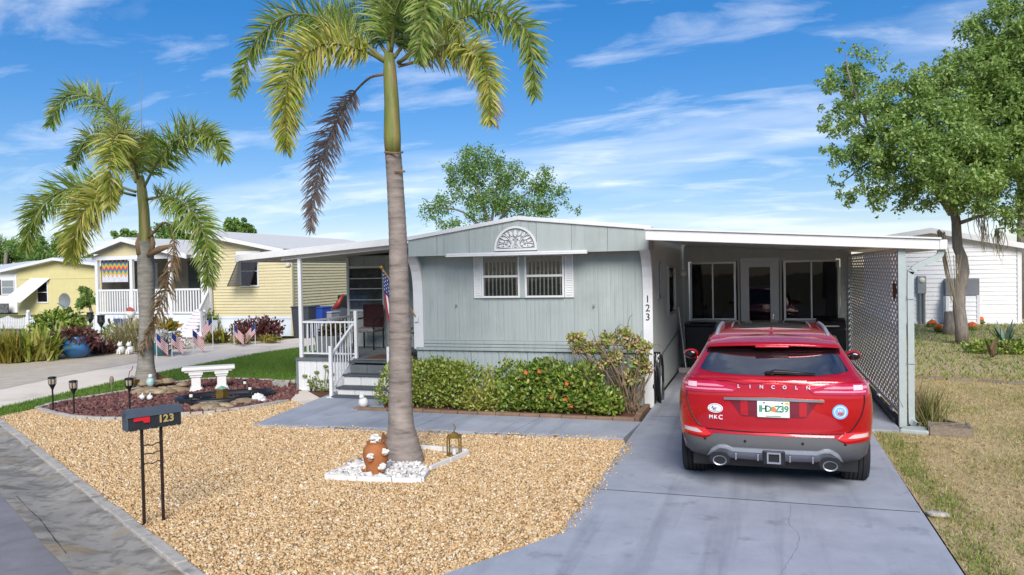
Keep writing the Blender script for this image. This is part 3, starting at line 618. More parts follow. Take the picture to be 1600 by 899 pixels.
# pale things standing behind the tinted panes
for x, z, rx, rz in ((-1.2, 1.95, .16, .12), (-.95, 1.3, .2, .1), (.75, 2.1, .25, .12), (.72, 1.6, .16, .2)): obj('stored_item', MB().ball((x, BY+.3, z), (rx, .08, rz), 12, 6), m_curt, home, smooth=True)
d0, d1 = -.44, .40
mb = MB(); y = BY-.03; mb.box(d0, d1, y, y+.07, 2.40, 2.50); mb.box(d0, d0+.19, y, y+.07, .06, 2.40); mb.box(d1-.19, d1, y, y+.07, .06, 2.40); mb.box(d0+.19, d1-.19, y, y+.07, 2.28, 2.40); mb.box(d0+.19, d1-.19, y, y+.07, .06, .75)
dr = obj('carport_door', mb, m_white, home, bevel=.006)
obj('pane', MB().box(d0+.19, d1-.19, y+.03, y+.036, .75, 2.28), g_dark, dr); mb = MB()
vs = []; fs = []
for i in range(13):
    t = i/12
    for z, hw in ((2.24, .21), (1.9, .17), (1.6, .06), (1.52, .03), (1.4, .05), (1.15, .08)): vs.append((-.02+(t*2-1)*hw, y+.05+.012*math.sin(t*28), z))
for i in range(12):
    for j in range(5): fs.append((i*6+j, i*6+j+1, i*6+j+7, i*6+j+6))
obj('lace_curtain', mb.add(vs, fs), M('lace', C('d8d4d4', .85), rough=.9, transl=.3), dr, smooth=True)
obj('door_handle', MB().cbox((d1-.13, y-.015, 1.15), (.03, .03, .12)), m_chrome, dr, bevel=.006)
# ---- porch room wall, jalousie window, deck and porch roof
PW = 15.60
for i in range(7):
    a = -8.95+i*.43; obj('siding_panel', rib_panel_front(a+.003, a+.427, .55, 2.70, PW, 5), m_siding, home)
jx0, jx1, jz0, jz1 = -8.93, -8.0, 1.45, 2.47
mb = MB(); y = PW-.02; mb.box(jx0, jx1, y-.03, y+.015, jz1-.045, jz1); mb.box(jx0, jx1, y-.03, y+.015, jz0, jz0+.045); mb.box(jx0, jx0+.045, y-.029, y+.015, jz0+.045, jz1-.045); mb.box(jx1-.045, jx1, y-.029, y+.015, jz0+.045, jz1-.045)
f = obj('jalousie_window', mb, m_white, home); obj('pane_backing', MB().box(jx0+.03, jx1-.03, PW-.004, PW-.002, jz0+.03, jz1-.03), M('warm_inside', C('8d8783', .6), rough=.8, var=.3), f)
for i, (a, b) in enumerate(((1.50, 1.70), (1.72, 1.95), (1.98, 2.18), (2.2, 2.42))):
    obj('pane', MB().add([(jx0+.05, y-.035, a), (jx1-.05, y-.035, a), (jx1-.05, y+.005, b), (jx0+.05, y+.005, b)], [(0, 1, 2, 3)]), g_win, f); obj('glazing_bar', MB().box(jx0+.046, jx1-.046, y-.034, y+.01, b+.001, b+.022), m_alu, f)
for i in range(6):
    a = 13.1+i*.43; obj('siding_panel', rib_panel_side(a+.003, a+.427, .6, 2.72, HX0, 5, .0022, -1), m_siding_pale, home)
mb = MB(); x = HX0-.012; mb.box(x-.03, x, 13.5, 13.56, .66, 2.62); mb.box(x-.03, x, 14.35, 14.41, .66, 2.62); mb.box(x-.029, x, 13.56, 14.35, 2.56, 2.62); mb.box(x-.029, x, 13.56, 14.35, 1.55, 1.62); mb.box(x-.029, x, 13.56, 14.35, .66, .75)
f = obj('screen_door', mb, m_white, home); obj('pane', MB().box(x-.012, x-.006, 13.56, 14.35, .75, 2.56), g_dark, f)
DX0, DX1, DY0 = -8.78, HX0-.03, 13.3
m_deck = M('deck_grey', C('767d80', .62), rough=.7, var=.12, scale=5)
m_tread = M('tread_grey', C('5d646b', .55), rough=.65, var=.12, scale=7)
m_riser = M('white_block', C('d9d9d6', .82), rough=.7, var=.06)
obj('deck_floor', MB().box(DX0-.03, DX1, DY0-.03, PW-.004, .60, .655), m_deck, home)
for i in range(3): obj('deck_skirting', rib_panel_front(DX0+.012+i*.42, DX0+.425+i*.42, 0, .598, DY0, 3, .006), m_white, home)
obj('deck_skirting', rib_panel_side(DY0+.005, PW, 0, .598, DX0, 8, .006, -1), m_white, home)
obj('deck_corner', MB().box(DX0-.035, DX0+.01, DY0-.012, DY0+.05, 0, .6), m_gline, home)
obj('door_mat', MB().box(-7.3, -6.5, DY0+.05, DY0+.7, .657, .672), M('brown_mat', C('7a5038', .6), rough=.95, var=.2, scale=30), home)
SX0, SX1 = -7.50, -6.42
st = [(.205, 12.62), (.41, 12.86), (.60, 13.10)]
for i, (z, y) in enumerate(st):
    if i < 2:
        obj('stair_tread', MB().box(SX0-.02, SX1+.02, y-.03, y+.26, z-.035, z), m_tread, home, bevel=.01)
    n = 3
    for k in range(n): obj('riser_block', MB().box(SX0+k*(SX1-SX0)/n+.004, SX0+(k+1)*(SX1-SX0)/n-.004, y+.01, y+.255, z-.2, z-.037), m_riser if i < 2 else m_deck, home)
obj('stair_tread', MB().box(SX0-.02, SX1+.02, 12.42, 12.63, .032, .07), m_tread, home, bevel=.01)
obj('stair_tread', MB().box(SX0-.02, SX1+.02, 13.07, 13.268, .60, .64), m_tread, home, bevel=.01)
obj('porch_post', MB().box(DX0+.02, DX0+.09, DY0+.03, DY0+.10, .655, 2.62), m_white, home, bevel=.006)
obj('porch_post', MB().box(-8.93, -8.87, PW-.07, PW-.008, .655, 2.66), m_white, home, bevel=.006)
def prz(x): return 2.62+(2.90-2.62)*(x+10.05)/4.1
px0, px1 = -10.02, HX0-.01
obj('porch_roof', MB().prismY([(px0, prz(px0)), (px1, prz(px1)), (px1, prz(px1)+.05), (px0, prz(px0)+.05)], 13.25, 22), m_offwhite, home)
pf = obj('porch_fascia', MB().prismY([(px0-.02, prz(px0)-.02), (px1, prz(px1)-.03), (px1, prz(px1)+.10), (px0-.02, prz(px0)+.11)], 13.19, 13.248), m_white, home, bevel=.006)
obj('side_gutter', MB().box(px0-.10, px0-.021, 13.19, 22, prz(px0)-.04, prz(px0)+.09), m_white, home, bevel=.01)
obj('porch_beam', MB().prismY([(DX0-.35, prz(DX0-.35)-.09), (px1, prz(px1)-.09), (px1, prz(px1)-.002), (DX0-.35, prz(DX0-.35)-.002)], DY0+.02, DY0+.10), m_offwhite, home)
# railings
def rail(parent, a, b, z0, z1, n, name='railing', zz=(0, 0)):
    """rail from a to b (xy), bottoms z0, tops z1; zz = height offset at each end"""
    mb = MB(); A0, B0 = Vector((a[0], a[1], z0+zz[0])), Vector((b[0], b[1], z0+zz[1])); A1, B1 = Vector((a[0], a[1], z1+zz[0])), Vector((b[0], b[1], z1+zz[1]))
    mb.bar(A1, B1, .045, .035); r = obj(name, mb, m_white, parent); obj('bottom_rail', MB().bar(A0, B0, .03, .03), m_white, r)
    for i in range(1, n):
        t = i/n; p0 = A0.lerp(B0, t); p1 = A1.lerp(B1, t); obj('baluster', MB().bar(p0+Vector((0, 0, .016)), p1-Vector((0, 0, .018)), .018, .018, up=(0, 1, 0)), m_white, r)
    return r
rail(home, (DX0+.10, DY0+.065), (SX0-.03, DY0+.065), .74, 1.36, 11)
rail(home, (DX0+.055, DY0+.11), (DX0+.055, PW-.08), .74, 1.36, 14)
obj('newel_post', MB().box(SX0-.03, SX0+.03, DY0+.03, DY0+.09, .655, 1.58), m_white, home, bevel=.006)
for sx in (SX0-.045, SX1+.06):
    obj('newel_post', MB().box(sx-.03, sx+.03, 12.46, 12.52, .03, .98), m_white, home, bevel=.006); obj('post_foot', MB().box(sx-.07, sx+.07, 12.42, 12.56, .036, .05), m_white, home)
    rail(home, (sx, 12.53), (sx, DY0+.03), .16, .80, 8, 'stair_railing', (0.02, .52))
# hanging flag pole bracket and porch lamp
obj('porch_lamp', MB().lathe([(.02, 0), (.06, -.03), (.07, -.10), (.03, -.13)], at(450, 410, PW-.3).to_tuple(), 12), m_lampw, home)
# ============================================================ red SUV
m_red = M('red_paint', C('cc0c1c', .84), C('d00e20', .86), rough=.2, metal=.4, coat=.7, spec=.6, scale=2)
m_reddk = M('red_recess_shade', C('8e0f2a', .7), rough=.3, metal=.35, coat=1., var=.03)  # darker copy of the body red; recess shade is in the colour
m_clad = M('grey_cladding', C('6c6c6e', .6), rough=.55, var=.05, scale=30)
m_silver = M('silver_skid', C('a9adb8', .75), rough=.35, metal=.5, var=.04)
m_tyre = M('tyre_rubber', C('2a2a2c', .75), rough=.85, var=.15, scale=20, bump=.1)
m_carglass = glass('car_glass', (.012, .012, .014), .12, 3.4)
m_blackgl = M('gloss_black', C('0c0c0e', .9), rough=.12, coat=.6, var=.05)
m_lamp = M('tail_lamp_red', C('c4143a', .8), rough=.12, coat=1., var=.04)
m_lampc = M('tail_lamp_clear', C('ee8a9c', .85), rough=.15, coat=1., var=.05)
m_refw = M('reverse_lamp', C('d8c4c0', .75), rough=.2, coat=1., var=.03)
m_refr = M('red_reflector', C('d8201c', .85), rough=.2, coat=1., var=.03)
m_badge = M('bright_badge', C('e6e6ea', .9), rough=.25, metal=.2, var=.02)
CARX, CARY = .105, 8.0
car = thing('parked_car', 'shiny red SUV parked on the painted driveway, tail towards the street', 'car', (CARX, CARY, 0))
Yr = pchip([.28, .34, .42, .52, .60, .66, .74, .86, .98, 1.06, 1.12, 1.165, 1.19, 1.23, 1.30, 1.40, 1.47, 1.52, 1.55, 1.58, 1.60, 1.612],
           [.36, .20, .07, .03, .035, .05, .035, .02, .02, .028, .038, .05, .12, .185, .29, .43, .53, .64, .76, .98, 1.28, 1.6])
Yf = pchip([.28, .42, .60, .80, .92, .98, 1.03, 1.08, 1.20, 1.35, 1.50, 1.55, 1.58, 1.60, 1.612],
           [4.35, 4.5, 4.55, 4.5, 4.38, 4.1, 3.75, 3.42, 3.18, 2.90, 2.62, 2.54, 2.46, 2.34, 2.1])
Wz = pchip([.28, .40, .55, .70, .85, 1.0, 1.08, 1.14, 1.20, 1.30, 1.42, 1.52, 1.55, 1.58, 1.60, 1.612],
           [.84, .885, .92, .942, .945, .935, .915, .88, .835, .77, .70, .645, .61, .52, .37, .14])
RN = 3.4
def Rr(z): return np.where(np.asarray(z) < 1.1, .42, np.maximum(.06, .42-(np.asarray(z)-1.1)*.45))
def rear(x, z):
    t = np.clip(np.abs(x)/Wz(z), 0, .9995); return Yr(z)+Rr(z)*(1-(1-t**RN)**(1/RN))+.03*t*t
zs = np.unique(np.concatenate([np.linspace(.28, 1.20, 34), np.linspace(1.20, 1.54, 16), np.linspace(1.54, 1.612, 10)]))
nr, nsd, nf = 41, 34, 21; vs = []
AX1, AX2 = .93, 3.62; RW = .362
def arch(y):
    b = .28
    for a in (AX1, AX2):
        d = abs(y-a)
        if d < RW+.05: b = max(b, RW+math.sqrt(max(0, (RW+.05)**2-d*d)))
    return b
for z in zs:
    W_, yr, yf, rr = float(Wz(z)), float(Yr(z)), float(Yf(z)), float(Rr(z)); rf = min(.75, (yf-yr)*.3); ring = []
    th = np.linspace(-math.pi/2, math.pi/2, nr)
    for a in th:
        x = W_*math.copysign(abs(math.sin(a))**(2/RN), math.sin(a)); y = yr+rr*(1-abs(math.cos(a))**(2/RN))+.03*(x/W_)**2; ring.append((x, y))
    y0, y1 = yr+rr+.03, yf-rf
    for i in range(1, nsd+1): ring.append((W_, y0+(y1-y0)*i/(nsd+1)))
    for a in np.linspace(math.pi/2, -math.pi/2, nf):
        x = W_*math.copysign(abs(math.sin(a))**(2/2.6), math.sin(a)); ring.append((x, yf-rf*(1-abs(math.cos(a))**(2/2.6))))
    for i in range(nsd, 0, -1): ring.append((-W_, y0+(y1-y0)*i/(nsd+1)))
    for x, y in ring:
        zz = z
        if z < .95 and abs(x) > .6 and y > .3:
            b = arch(y); k = min(1, (abs(x)-.6)/.15); b = .28+(b-.28)*k; zz = b+(z-.28)*(.95-b)/(.95-.28)
        vs.append((x, y, zz))
n = nr+2*nsd+nf; k = len(zs); fs = [(i*n+j, i*n+(j+1) % n, (i+1)*n+(j+1) % n, (i+1)*n+j) for i in range(k-1) for j in range(n)]
ci = len(vs); vs.append((0, 1.85, 1.614)); fs += [((k-1)*n+j, (k-1)*n+(j+1) % n, ci) for j in range(n)]
body = obj('body', MB().add(vs, fs), m_red, car, smooth=True, world=False)
obj('underbody', MB().box(-.8, .8, .35, 4.3, .22, .5), m_black, car, world=False)
def rpatch(name, x0, x1, zl, zu, off, mat, parent=car, nx=24, nz=8, thick=.03, label=None):
    """a shell lying on the rear surface between the curves zl(x) and zu(x)"""
    xs = np.linspace(x0, x1, nx+1); vs = []; fs = []
    for x in xs:
        a, b = float(zl(x)), float(zu(x))
        for j in range(nz+1):
            z = a+(b-a)*j/nz; vs.append((x, float(rear(x, z))-off, z))
    m_ = nz+1
    for i in range(nx):
        for j in range(nz): fs.append((i*m_+j, (i+1)*m_+j, (i+1)*m_+j+1, i*m_+j+1))
    o = len(vs); border = [i*m_ for i in range(nx+1)]+[nx*m_+j for j in range(1, m_)]+[i*m_+nz for i in range(nx-1, -1, -1)]+[j for j in range(nz-1, 0, -1)]
    for b in border: v = vs[b]; vs.append((v[0], v[1]+thick, v[2]))
    L_ = len(border)
    for i in range(L_): fs.append((border[i], o+i, o+(i+1) % L_, border[(i+1) % L_]))
    return obj(name, MB().add(vs, fs), mat, parent, world=False, auto=45, label=label)
def pl(xs, ys): return lambda x: np.interp(x, xs, ys)
def sy(xs, ys): return lambda x: np.interp(abs(x), xs, ys)
# bumper: grey lower, silver skid insert
rpatch('bumper', -.90, .90, sy([0, .5, .62, .8, .9], [.36, .36, .33, .32, .36]), sy([0, .56, .66, .9], [.612, .612, .545, .565]), .012, m_clad, nx=48, nz=8)
rpatch('skid_insert', -.66, .66, sy([0, .34, .42, .52, .60, .66], [.315, .33, .335, .42, .405, .315]), sy([0, .40, .46, .52, .60, .66], [.485, .485, .51, .51, .46, .335]), .032, m_silver, nx=52, nz=6)
rpatch('skid_lip', -.64, .64, sy([0, .40, .46, .52, .60, .64], [.440, .440, .465, .465, .41, .345]), sy([0, .40, .46, .52, .60, .64], [.476, .476, .50, .50, .45, .37]), .042, M('silver_bright', C('c3c5cc', .85), rough=.3, metal=.4, var=.03), nx=52, nz=2)
for x in (-.36, -.15, .15, .36): obj('skid_rib', MB().cbox((x, -.012+.03, .395), (.016, .035, .07)), m_silver, car, world=False, bevel=.01)
for x in (-.27, .27, -.66, .66): obj('parking_sensor', MB().ball((x, float(rear(x, .55))-.012, .55), .014, 8, 5), m_black, car, world=False)
# tow hitch
mb = MB()
for a in ((-.065, .065, .35, .365), (-.065, .065, .445, .46), (-.065, -.05, .365, .445), (.05, .065, .365, .445)): mb.box(a[0], a[1], -.035, .2, a[2], a[3])
h = obj('tow_hitch', mb, m_silver, car, world=False); obj('hitch_cover', MB().box(-.105, .105, -.012, .1, .33, .475), m_black, h, world=False, bevel=.012)
for sx in (-1, 1):
    mb = MB(); c = (sx*.515, -.04, .355); n = 22
    for (y, rx, rz) in ((-.04, .068, .05), (-.045, .058, .041), (.10, .056, .04)):
        mb.add([(c[0]+rx*math.cos(2*math.pi*j/n), y+.02, c[2]+rz*math.sin(2*math.pi*j/n)) for j in range(n)], [])
    mb.f += [(i*n+j, i*n+(j+1) % n, (i+1)*n+(j+1) % n, (i+1)*n+j) for i in range(2) for j in range(n)]; mb.mi = [0]*len(mb.f)
    o_ = len(mb.v); mb.add([(c[0]+.068*math.cos(2*math.pi*j/n), .16, c[2]+.05*math.sin(2*math.pi*j/n)) for j in range(n)], []); mb.f += [(j, (j+1) % n, o_+(j+1) % n, o_+j) for j in range(n)]; mb.mi = [0]*len(mb.f)
    ex = obj('exhaust_tip', mb, m_silver, car, smooth=True, world=False)
    obj('exhaust_bore', MB().add([(c[0]+.057*math.cos(2*math.pi*j/n), .09, c[2]+.0405*math.sin(2*math.pi*j/n)) for j in range(n)], [tuple(range(n))]), m_black, ex, world=False)
    obj('exhaust_cutout', MB().add([(c[0]+.10*math.cos(2*math.pi*j/n), -.012, c[2]+.015+.07*math.sin(2*math.pi*j/n)) for j in range(n)], [tuple(range(n))]), m_black, ex, world=False)
    # low reflectors
    f = (lambda v: v) if sx > 0 else (lambda v: -v)
    r0 = rpatch('reflector', *sorted((sx*.60, sx*.895)), sy([.60, .66, .895], [.595, .575, .60]), sy([.60, .66, .895], [.603, .655, .662]), .02, m_refr, nx=14, nz=3)
    rpatch('reverse_lamp', *sorted((sx*.69, sx*.88)), sy([.69, .74, .88], [.608, .606, .616]), sy([.69, .74, .88], [.612, .643, .650]), .027, m_refw, parent=r0, nx=10, nz=3, thick=.02)
    # tail lamps wrapping the corners
    t0 = rpatch('tail_light', *sorted((sx*.335, sx*.915)), sy([.335, .38, .6, .915], [1.075, 1.035, 1.03, 1.025]), sy([.335, .45, .55, .915], [1.083, 1.118, 1.145, 1.135]), .012, m_lamp, nx=30, nz=5)
    rpatch('lamp_stripe', *sorted((sx*.38, sx*.86)), sy([.38, .86], [1.055, 1.05]), sy([.38, .45, .86], [1.062, 1.072, 1.066]), .018, m_lampc, parent=t0, nx=20, nz=2, thick=.02)
    rpatch('lamp_stripe', *sorted((sx*.47, sx*.88)), sy([.47, .88], [1.09, 1.085]), sy([.47, .55, .88], [1.096, 1.112, 1.11]), .018, m_lampc, parent=t0, nx=20, nz=2, thick=.02)
    rpatch('lamp_stripe', *sorted((sx*.74, sx*.83)), sy([.74, .83], [1.075, 1.075]), sy([.74, .83], [1.125, 1.12]), .021, M('lamp_bright', C('f6c6cc', .9), rough=.1, coat=1., var=.03), parent=t0, nx=6, nz=2, thick=.02)
    obj('roof_rail', MB().tube([(sx*(.572-.0*y), y, z) for y, z in ((.82, 1.52), (.90, 1.556), (1.3, 1.583), (1.7, 1.59), (2.2, 1.583), (2.42, 1.56), (2.55, 1.51))], [.014, .022, .022, .022, .022, .02, .012], 8), m_alu, car, smooth=True, world=False)
    # mirrors
    mb = MB(); mb.ball((sx*1.01, 2.72, 1.13), (.10, .07, .068), 14, 8); mb.bar((sx*.88, 2.76, 1.06), (sx*.98, 2.74, 1.09), .05, .04)
    mi_ = obj('wing_mirror', mb, m_red, car, smooth=True, world=False); obj('mirror_glass', MB().ball((sx*1.015, 2.662, 1.13), (.078, .02, .05), 14, 6), m_blackgl, mi_, smooth=True, world=False)
    # side glass and lower cladding
    vs = []; fs = []; ny, nz = 24, 5
    for i in range(ny+1):
        y = .72+(3.12-.72)*i/ny
        for j in range(nz+1):
            zt = min(1.49, 1.18+(y-.5)*.62, 1.13+(3.2-y)*.5); z = 1.13+(max(zt, 1.131)-1.13)*j/nz; vs.append((sx*(float(Wz(z))+.004), y, z))
    for i in range(ny):
        for j in range(nz):
            q = (i*(nz+1)+j, (i+1)*(nz+1)+j, (i+1)*(nz+1)+j+1, i*(nz+1)+j+1); fs.append(q if sx > 0 else q[::-1])
    sw = obj('side_window', MB().add(vs, fs), m_carglass, car, smooth=True, world=False)
    for yb in (1.15, 2.0): obj('pillar', MB().add([(sx*(float(Wz(z))+.008), yb+d, z) for z in (1.13, 1.3, 1.47) for d in (-.03, .03)], [(0, 1, 3, 2), (2, 3, 5, 4)]), m_blackgl, sw, world=False)
    for yb in (1.35, 2.2): obj('door_handle', MB().bar((sx*.952, yb, .98), (sx*.952, yb+.2, .98), .03, .03), m_red, car, world=False, bevel=.008)
    obj('sill_cladding', MB().bar((sx*.87, 1.36, .27), (sx*.87, 3.18, .27), .1, .16), m_clad, car, world=False, bevel=.02)
# tailgate: shut line, lip, chrome bar, plate recess as a darker red patch
def shut(z0, z1):
    pts = [(-.845, 1.02), (-.84, .93), (-.80, .80), (-.70, .665), (-.55, .648), (0, .64), (.55, .648), (.70, .665), (.80, .80), (.84, .93), (.845, 1.02)]
    sp = spline([(x, 0, z) for x, z in pts], 60); return [(x, float(rear(x, z))-.004, z) for x, _, z in sp]
obj('tailgate_gap', MB().tube(shut(0, 0), .0055, 5), m_black, car, world=False)
rpatch('tailgate_lip', -.56, .56, sy([0, .56], [.615, .615]), sy([0, .56], [.638, .63]), .014, m_red, nx=30, nz=3)
rpatch('tailgate_ridge', -.86, .86, sy([0, .28, .42, .86], [1.148, 1.12, 1.15, 1.142]), sy([0, .28, .42, .86], [1.172, 1.165, 1.175, 1.165]), .014, m_red, nx=50, nz=3)
rpatch('number_panel', -.42, .42, sy([0, .30, .42], [.80, .80, .965]), sy([0, .42], [.975, .972]), .006, m_reddk, nx=30, nz=6)
rpatch('chrome_strip', -.47, .47, sy([0, .47], [.968, .962]), sy([0, .47], [1.0, .985]), .026, m_chrome, nx=24, nz=3)
for sx in (-1, 1):
    rpatch('panel_flute', *sorted((sx*.24, sx*.31)), pl([-.31, -.24], [.82, .81]) if sx < 0 else pl([.24, .31], [.81, .82]), sy([.24, .31], [.955, .955]), .012, m_red, nx=3, nz=4)
# licence plate
py = float(rear(0, .88))-.028
lp = obj('licence_plate', MB().box(-.152, .152, py, py+.012, .802, .962), M('plate_white', C('e4ece4', .88), rough=.4, var=.03), car, world=False, bevel=.006)
m_plg = M('plate_green', C('4f9a7c', .75), rough=.5, var=.05); m_plo = M('plate_orange', C('dd8a52', .85), rough=.5, var=.08)
for ch, x in (('I', -.125), ('H', -.089), ('D', -.047), ('Z', .043), ('3', .083), ('9', .123)): obj('plate_character', text_mb(ch, .088, (x, py-.002, .886), ext=.002, bold=.002), m_plg, lp, world=False)
mb = MB()
for dy_, cx, cz, r in ((0, -.010, .884, .022), (.0015, .010, .880, .021), (.003, 0, .898, .017)): mb.lathe([(r, 0), (r, .002)], (0, 0, 0), 12); mb.v[-24:] = [(cx+a, py-.001-dy_-c_, cz+b) for a, b, c_ in mb.v[-24:]]
obj('plate_orange', mb, m_plo, lp, world=False)
obj('plate_caption', MB().box(-.07, .07, py-.002, py, .812, .819), m_plg, lp, world=False); obj('plate_sticker', MB().box(.112, .145, py-.002, py, .935, .955), M('yellow_sticker', C('e8b83a', .9), rough=.5), lp, world=False)
obj('plate_bolt', MB().cbox((-.085, py-.003, .948), (.014, .006, .010)), m_blackm, lp, world=False); obj('plate_bolt', MB().cbox((.085, py-.003, .948), (.014, .006, .010)), m_blackm, lp, world=False)
# badge letters and stickers, each following the tailgate
for ch, x in zip('LINCOLN', np.linspace(-.325, .325, 7)):
    obj('badge_letter', text_mb(ch, .048, (x, float(rear(x, 1.095))-.012, 1.098), ext=.006, bold=.001), m_badge, car, world=False)
for ch, x in zip('MKC', (-.60, -.555, -.505)):
    obj('badge_letter', text_mb(ch, .062 if ch == 'C' else .05, (x, float(rear(x, .775))-.006, .775), ext=.006, bold=.0015), m_badge, car, world=False)
def disc(name, x, z, rx, rz, off, mat, parent, n=28):
    vs = [(x+rx*math.cos(2*math.pi*j/n), float(rear(x+rx*math.cos(2*math.pi*j/n), z+rz*math.sin(2*math.pi*j/n)))-off, z+rz*math.sin(2*math.pi*j/n)) for j in range(n)]
    return obj(name, MB().add(vs+[(x, float(rear(x, z))-off-.001, z)], [(j, (j+1) % n, n) for j in range(n)]), mat, parent, world=False)
m_stw = M('sticker_white', C('eeeef0', .88), rough=.4, var=.02); m_stb = M('sticker_blue', C('7fb2dc', .85), rough=.4, var=.03); m_stn = M('sticker_navy', C('39406a', .7), rough=.4); m_str = M('sticker_red', C('d05a50', .8), rough=.4)
s1 = disc('oval_sticker', -.555, .868, .075, .047, .006, m_stw, car, ); disc('sticker_ring', -.555, .868, .065, .039, .0075, m_stn, s1); disc('sticker_field', -.555, .868, .061, .035, .009, m_stw, s1)
for tx, z, s_ in (('Rock', .876, .038), ('90.3', .853, .032)): obj('sticker_text', text_mb(tx, s_, (-.555, float(rear(-.555, .868))-.0115, z), ext=.001, shear=.2), m_stn, s1, world=False)
s2 = disc('round_sticker', .615, .868, .072, .072, .006, m_stb, car); disc('sticker_ring', .615, .868, .055, .055, .0075, m_stw, s2); disc('sticker_field', .615, .868, .048, .048, .009, m_stb, s2)
zz = .868; obj('sticker_mark', MB().add([(.615+a*.034, float(rear(.615, .86))-.014, zz+b*.034) for a, b in ((-1, -.1), (-.7, -.8), (.7, -.8), (1, -.1))], [(0, 1, 2, 3)]), m_str, s2, world=False)
for a in (-.5, 0, .5): obj('sticker_mark', MB().cbox((.615+a*.03, float(rear(.615, .88))-.013, .885), (.006, .002, .022)), m_stw, s2, world=False)
# rear window, black header, spoiler, brake lamp, wiper
rpatch('rear_window', -.715, .715, sy([0, .4, .62, .715], [1.196, 1.202, 1.218, 1.236]), sy([0, .60, .64, .715], [1.405, 1.402, 1.385, 1.245]), .008, m_carglass, nx=44, nz=10)
rpatch('window_header', -.66, .66, sy([0, .60, .66], [1.407, 1.404, 1.385]), sy([0, .5, .66], [1.478, 1.472, 1.45]), .014, m_blackgl, nx=40, nz=4)
# spoiler: a curved blade over the window
vs = []; fs = []; xs = np.linspace(-.665, .665, 33); ce = [(.40, 1.468), (.385, 1.480), (.40, 1.494), (.50, 1.516), (.68, 1.545), (.86, 1.565), (.86, 1.52), (.60, 1.478)]
for x in xs:
    t = abs(x)/.665
    for y, z in ce: vs.append((x*(1-.02*(y-.4)), y+.13*t**3+.02*t*t, z-.035*t**2.5))
m_ = len(ce); fs = [(i*m_+j, (i+1)*m_+j, (i+1)*m_+(j+1) % m_, i*m_+(j+1) % m_) for i in range(32) for j in range(m_)]+[tuple(range(m_)), tuple(range(33*m_-1, 32*m_-1, -1))]
sp_ = obj('spoiler', MB().add(vs, fs), m_red, car, smooth=True, world=False)
obj('brake_lamp', MB().box(-.165, .165, .368, .42, 1.455, 1.473), m_lamp, car, world=False, bevel=.004)
mb = MB(); wy = lambda x, z: float(rear(x, z))-.03
mb.tube([(-.04, wy(0, 1.215), 1.215), (.02, wy(.02, 1.235)-.02, 1.238), (.22, wy(.2, 1.228)-.012, 1.23), (.40, wy(.4, 1.222), 1.222)], [.02, .022, .014, .006], 8)
obj('rear_wiper', mb, m_black, car, smooth=True, world=False)
obj('wiper_cap', MB().ball((-.03, wy(0, 1.22), 1.222), (.05, .025, .02), 10, 6), m_black, car, smooth=True, world=False)
# roof: sunroof glass and fin antenna
vs = []; fs = []
def rooftop(x, y):
    zc = float(np.interp(y, [.76, .98, 1.28, 1.6, 2.1, 2.34, 2.46], [1.55, 1.58, 1.60, 1.612, 1.612, 1.60, 1.58])); return zc-.03*(abs(x)/.5)**2.2
obj('sunroof', MB().add([(x, y, rooftop(x, y)+.010) for y in np.linspace(1.14, 2.40, 9) for x in np.linspace(-.41, .41, 9)], [(i*9+j, i*9+j+1, (i+1)*9+j+1, (i+1)*9+j) for i in range(8) for j in range(8)]), m_blackgl, car, smooth=True, world=False)
obj('sunroof_trim', MB().tube([(x, y, rooftop(x, y)+.010) for x, y in ((-.43, 2.4), (-.43, 1.7), (-.43, 1.18), (-.40, 1.125), (0, 1.12), (.40, 1.125), (.43, 1.18), (.43, 1.7), (.43, 2.4))], .008, 5), m_alu, car, world=False)
mb = MB(); vs = []
for y, z, w_ in ((.80, 1.553, .012), (.86, 1.59, .026), (.92, 1.622, .022), (.96, 1.638, .010), (1.01, 1.61, .026), (1.08, 1.588, .01)): vs += [(-w_, y, 1.552+.12*(y-.80)), (0, y, z), (w_, y, 1.552+.12*(y-.80))]
mb.add(vs, [(3*i+j, 3*i+j+1, 3*i+j+4, 3*i+j+3) for i in range(5) for j in range(2)]); obj('fin_antenna', mb, m_red, car, smooth=True, world=False)
# windscreen
def front(x, z):
    t = np.clip(abs(x)/Wz(z), 0, .999); rf = min(.75, (float(Yf(z))-float(Yr(z)))*.3); return float(Yf(z))-rf*(1-(1-t**2.6)**(1/2.6))
obj('windscreen', MB().add([(x*(1-.3*(z-1.1)), front(x*(1-.3*(z-1.1)), z)+.006, z) for z in np.linspace(1.10, 1.52, 8) for x in np.linspace(-.7, .7, 15)], [(i*15+j, (i+1)*15+j, (i+1)*15+j+1, i*15+j+1) for i in range(7) for j in range(14)]), m_carglass, car, smooth=True, world=False)
for sx in (-1, 1): obj('headlight', MB().ball((sx*.70, 4.32, .78), (.16, .10, .07), 14, 8), m_refw, car, smooth=True, world=False)
obj('grille', MB().box(-.5, .5, 4.50, 4.57, .52, .78), m_chrome, car, world=False, bevel=.03)
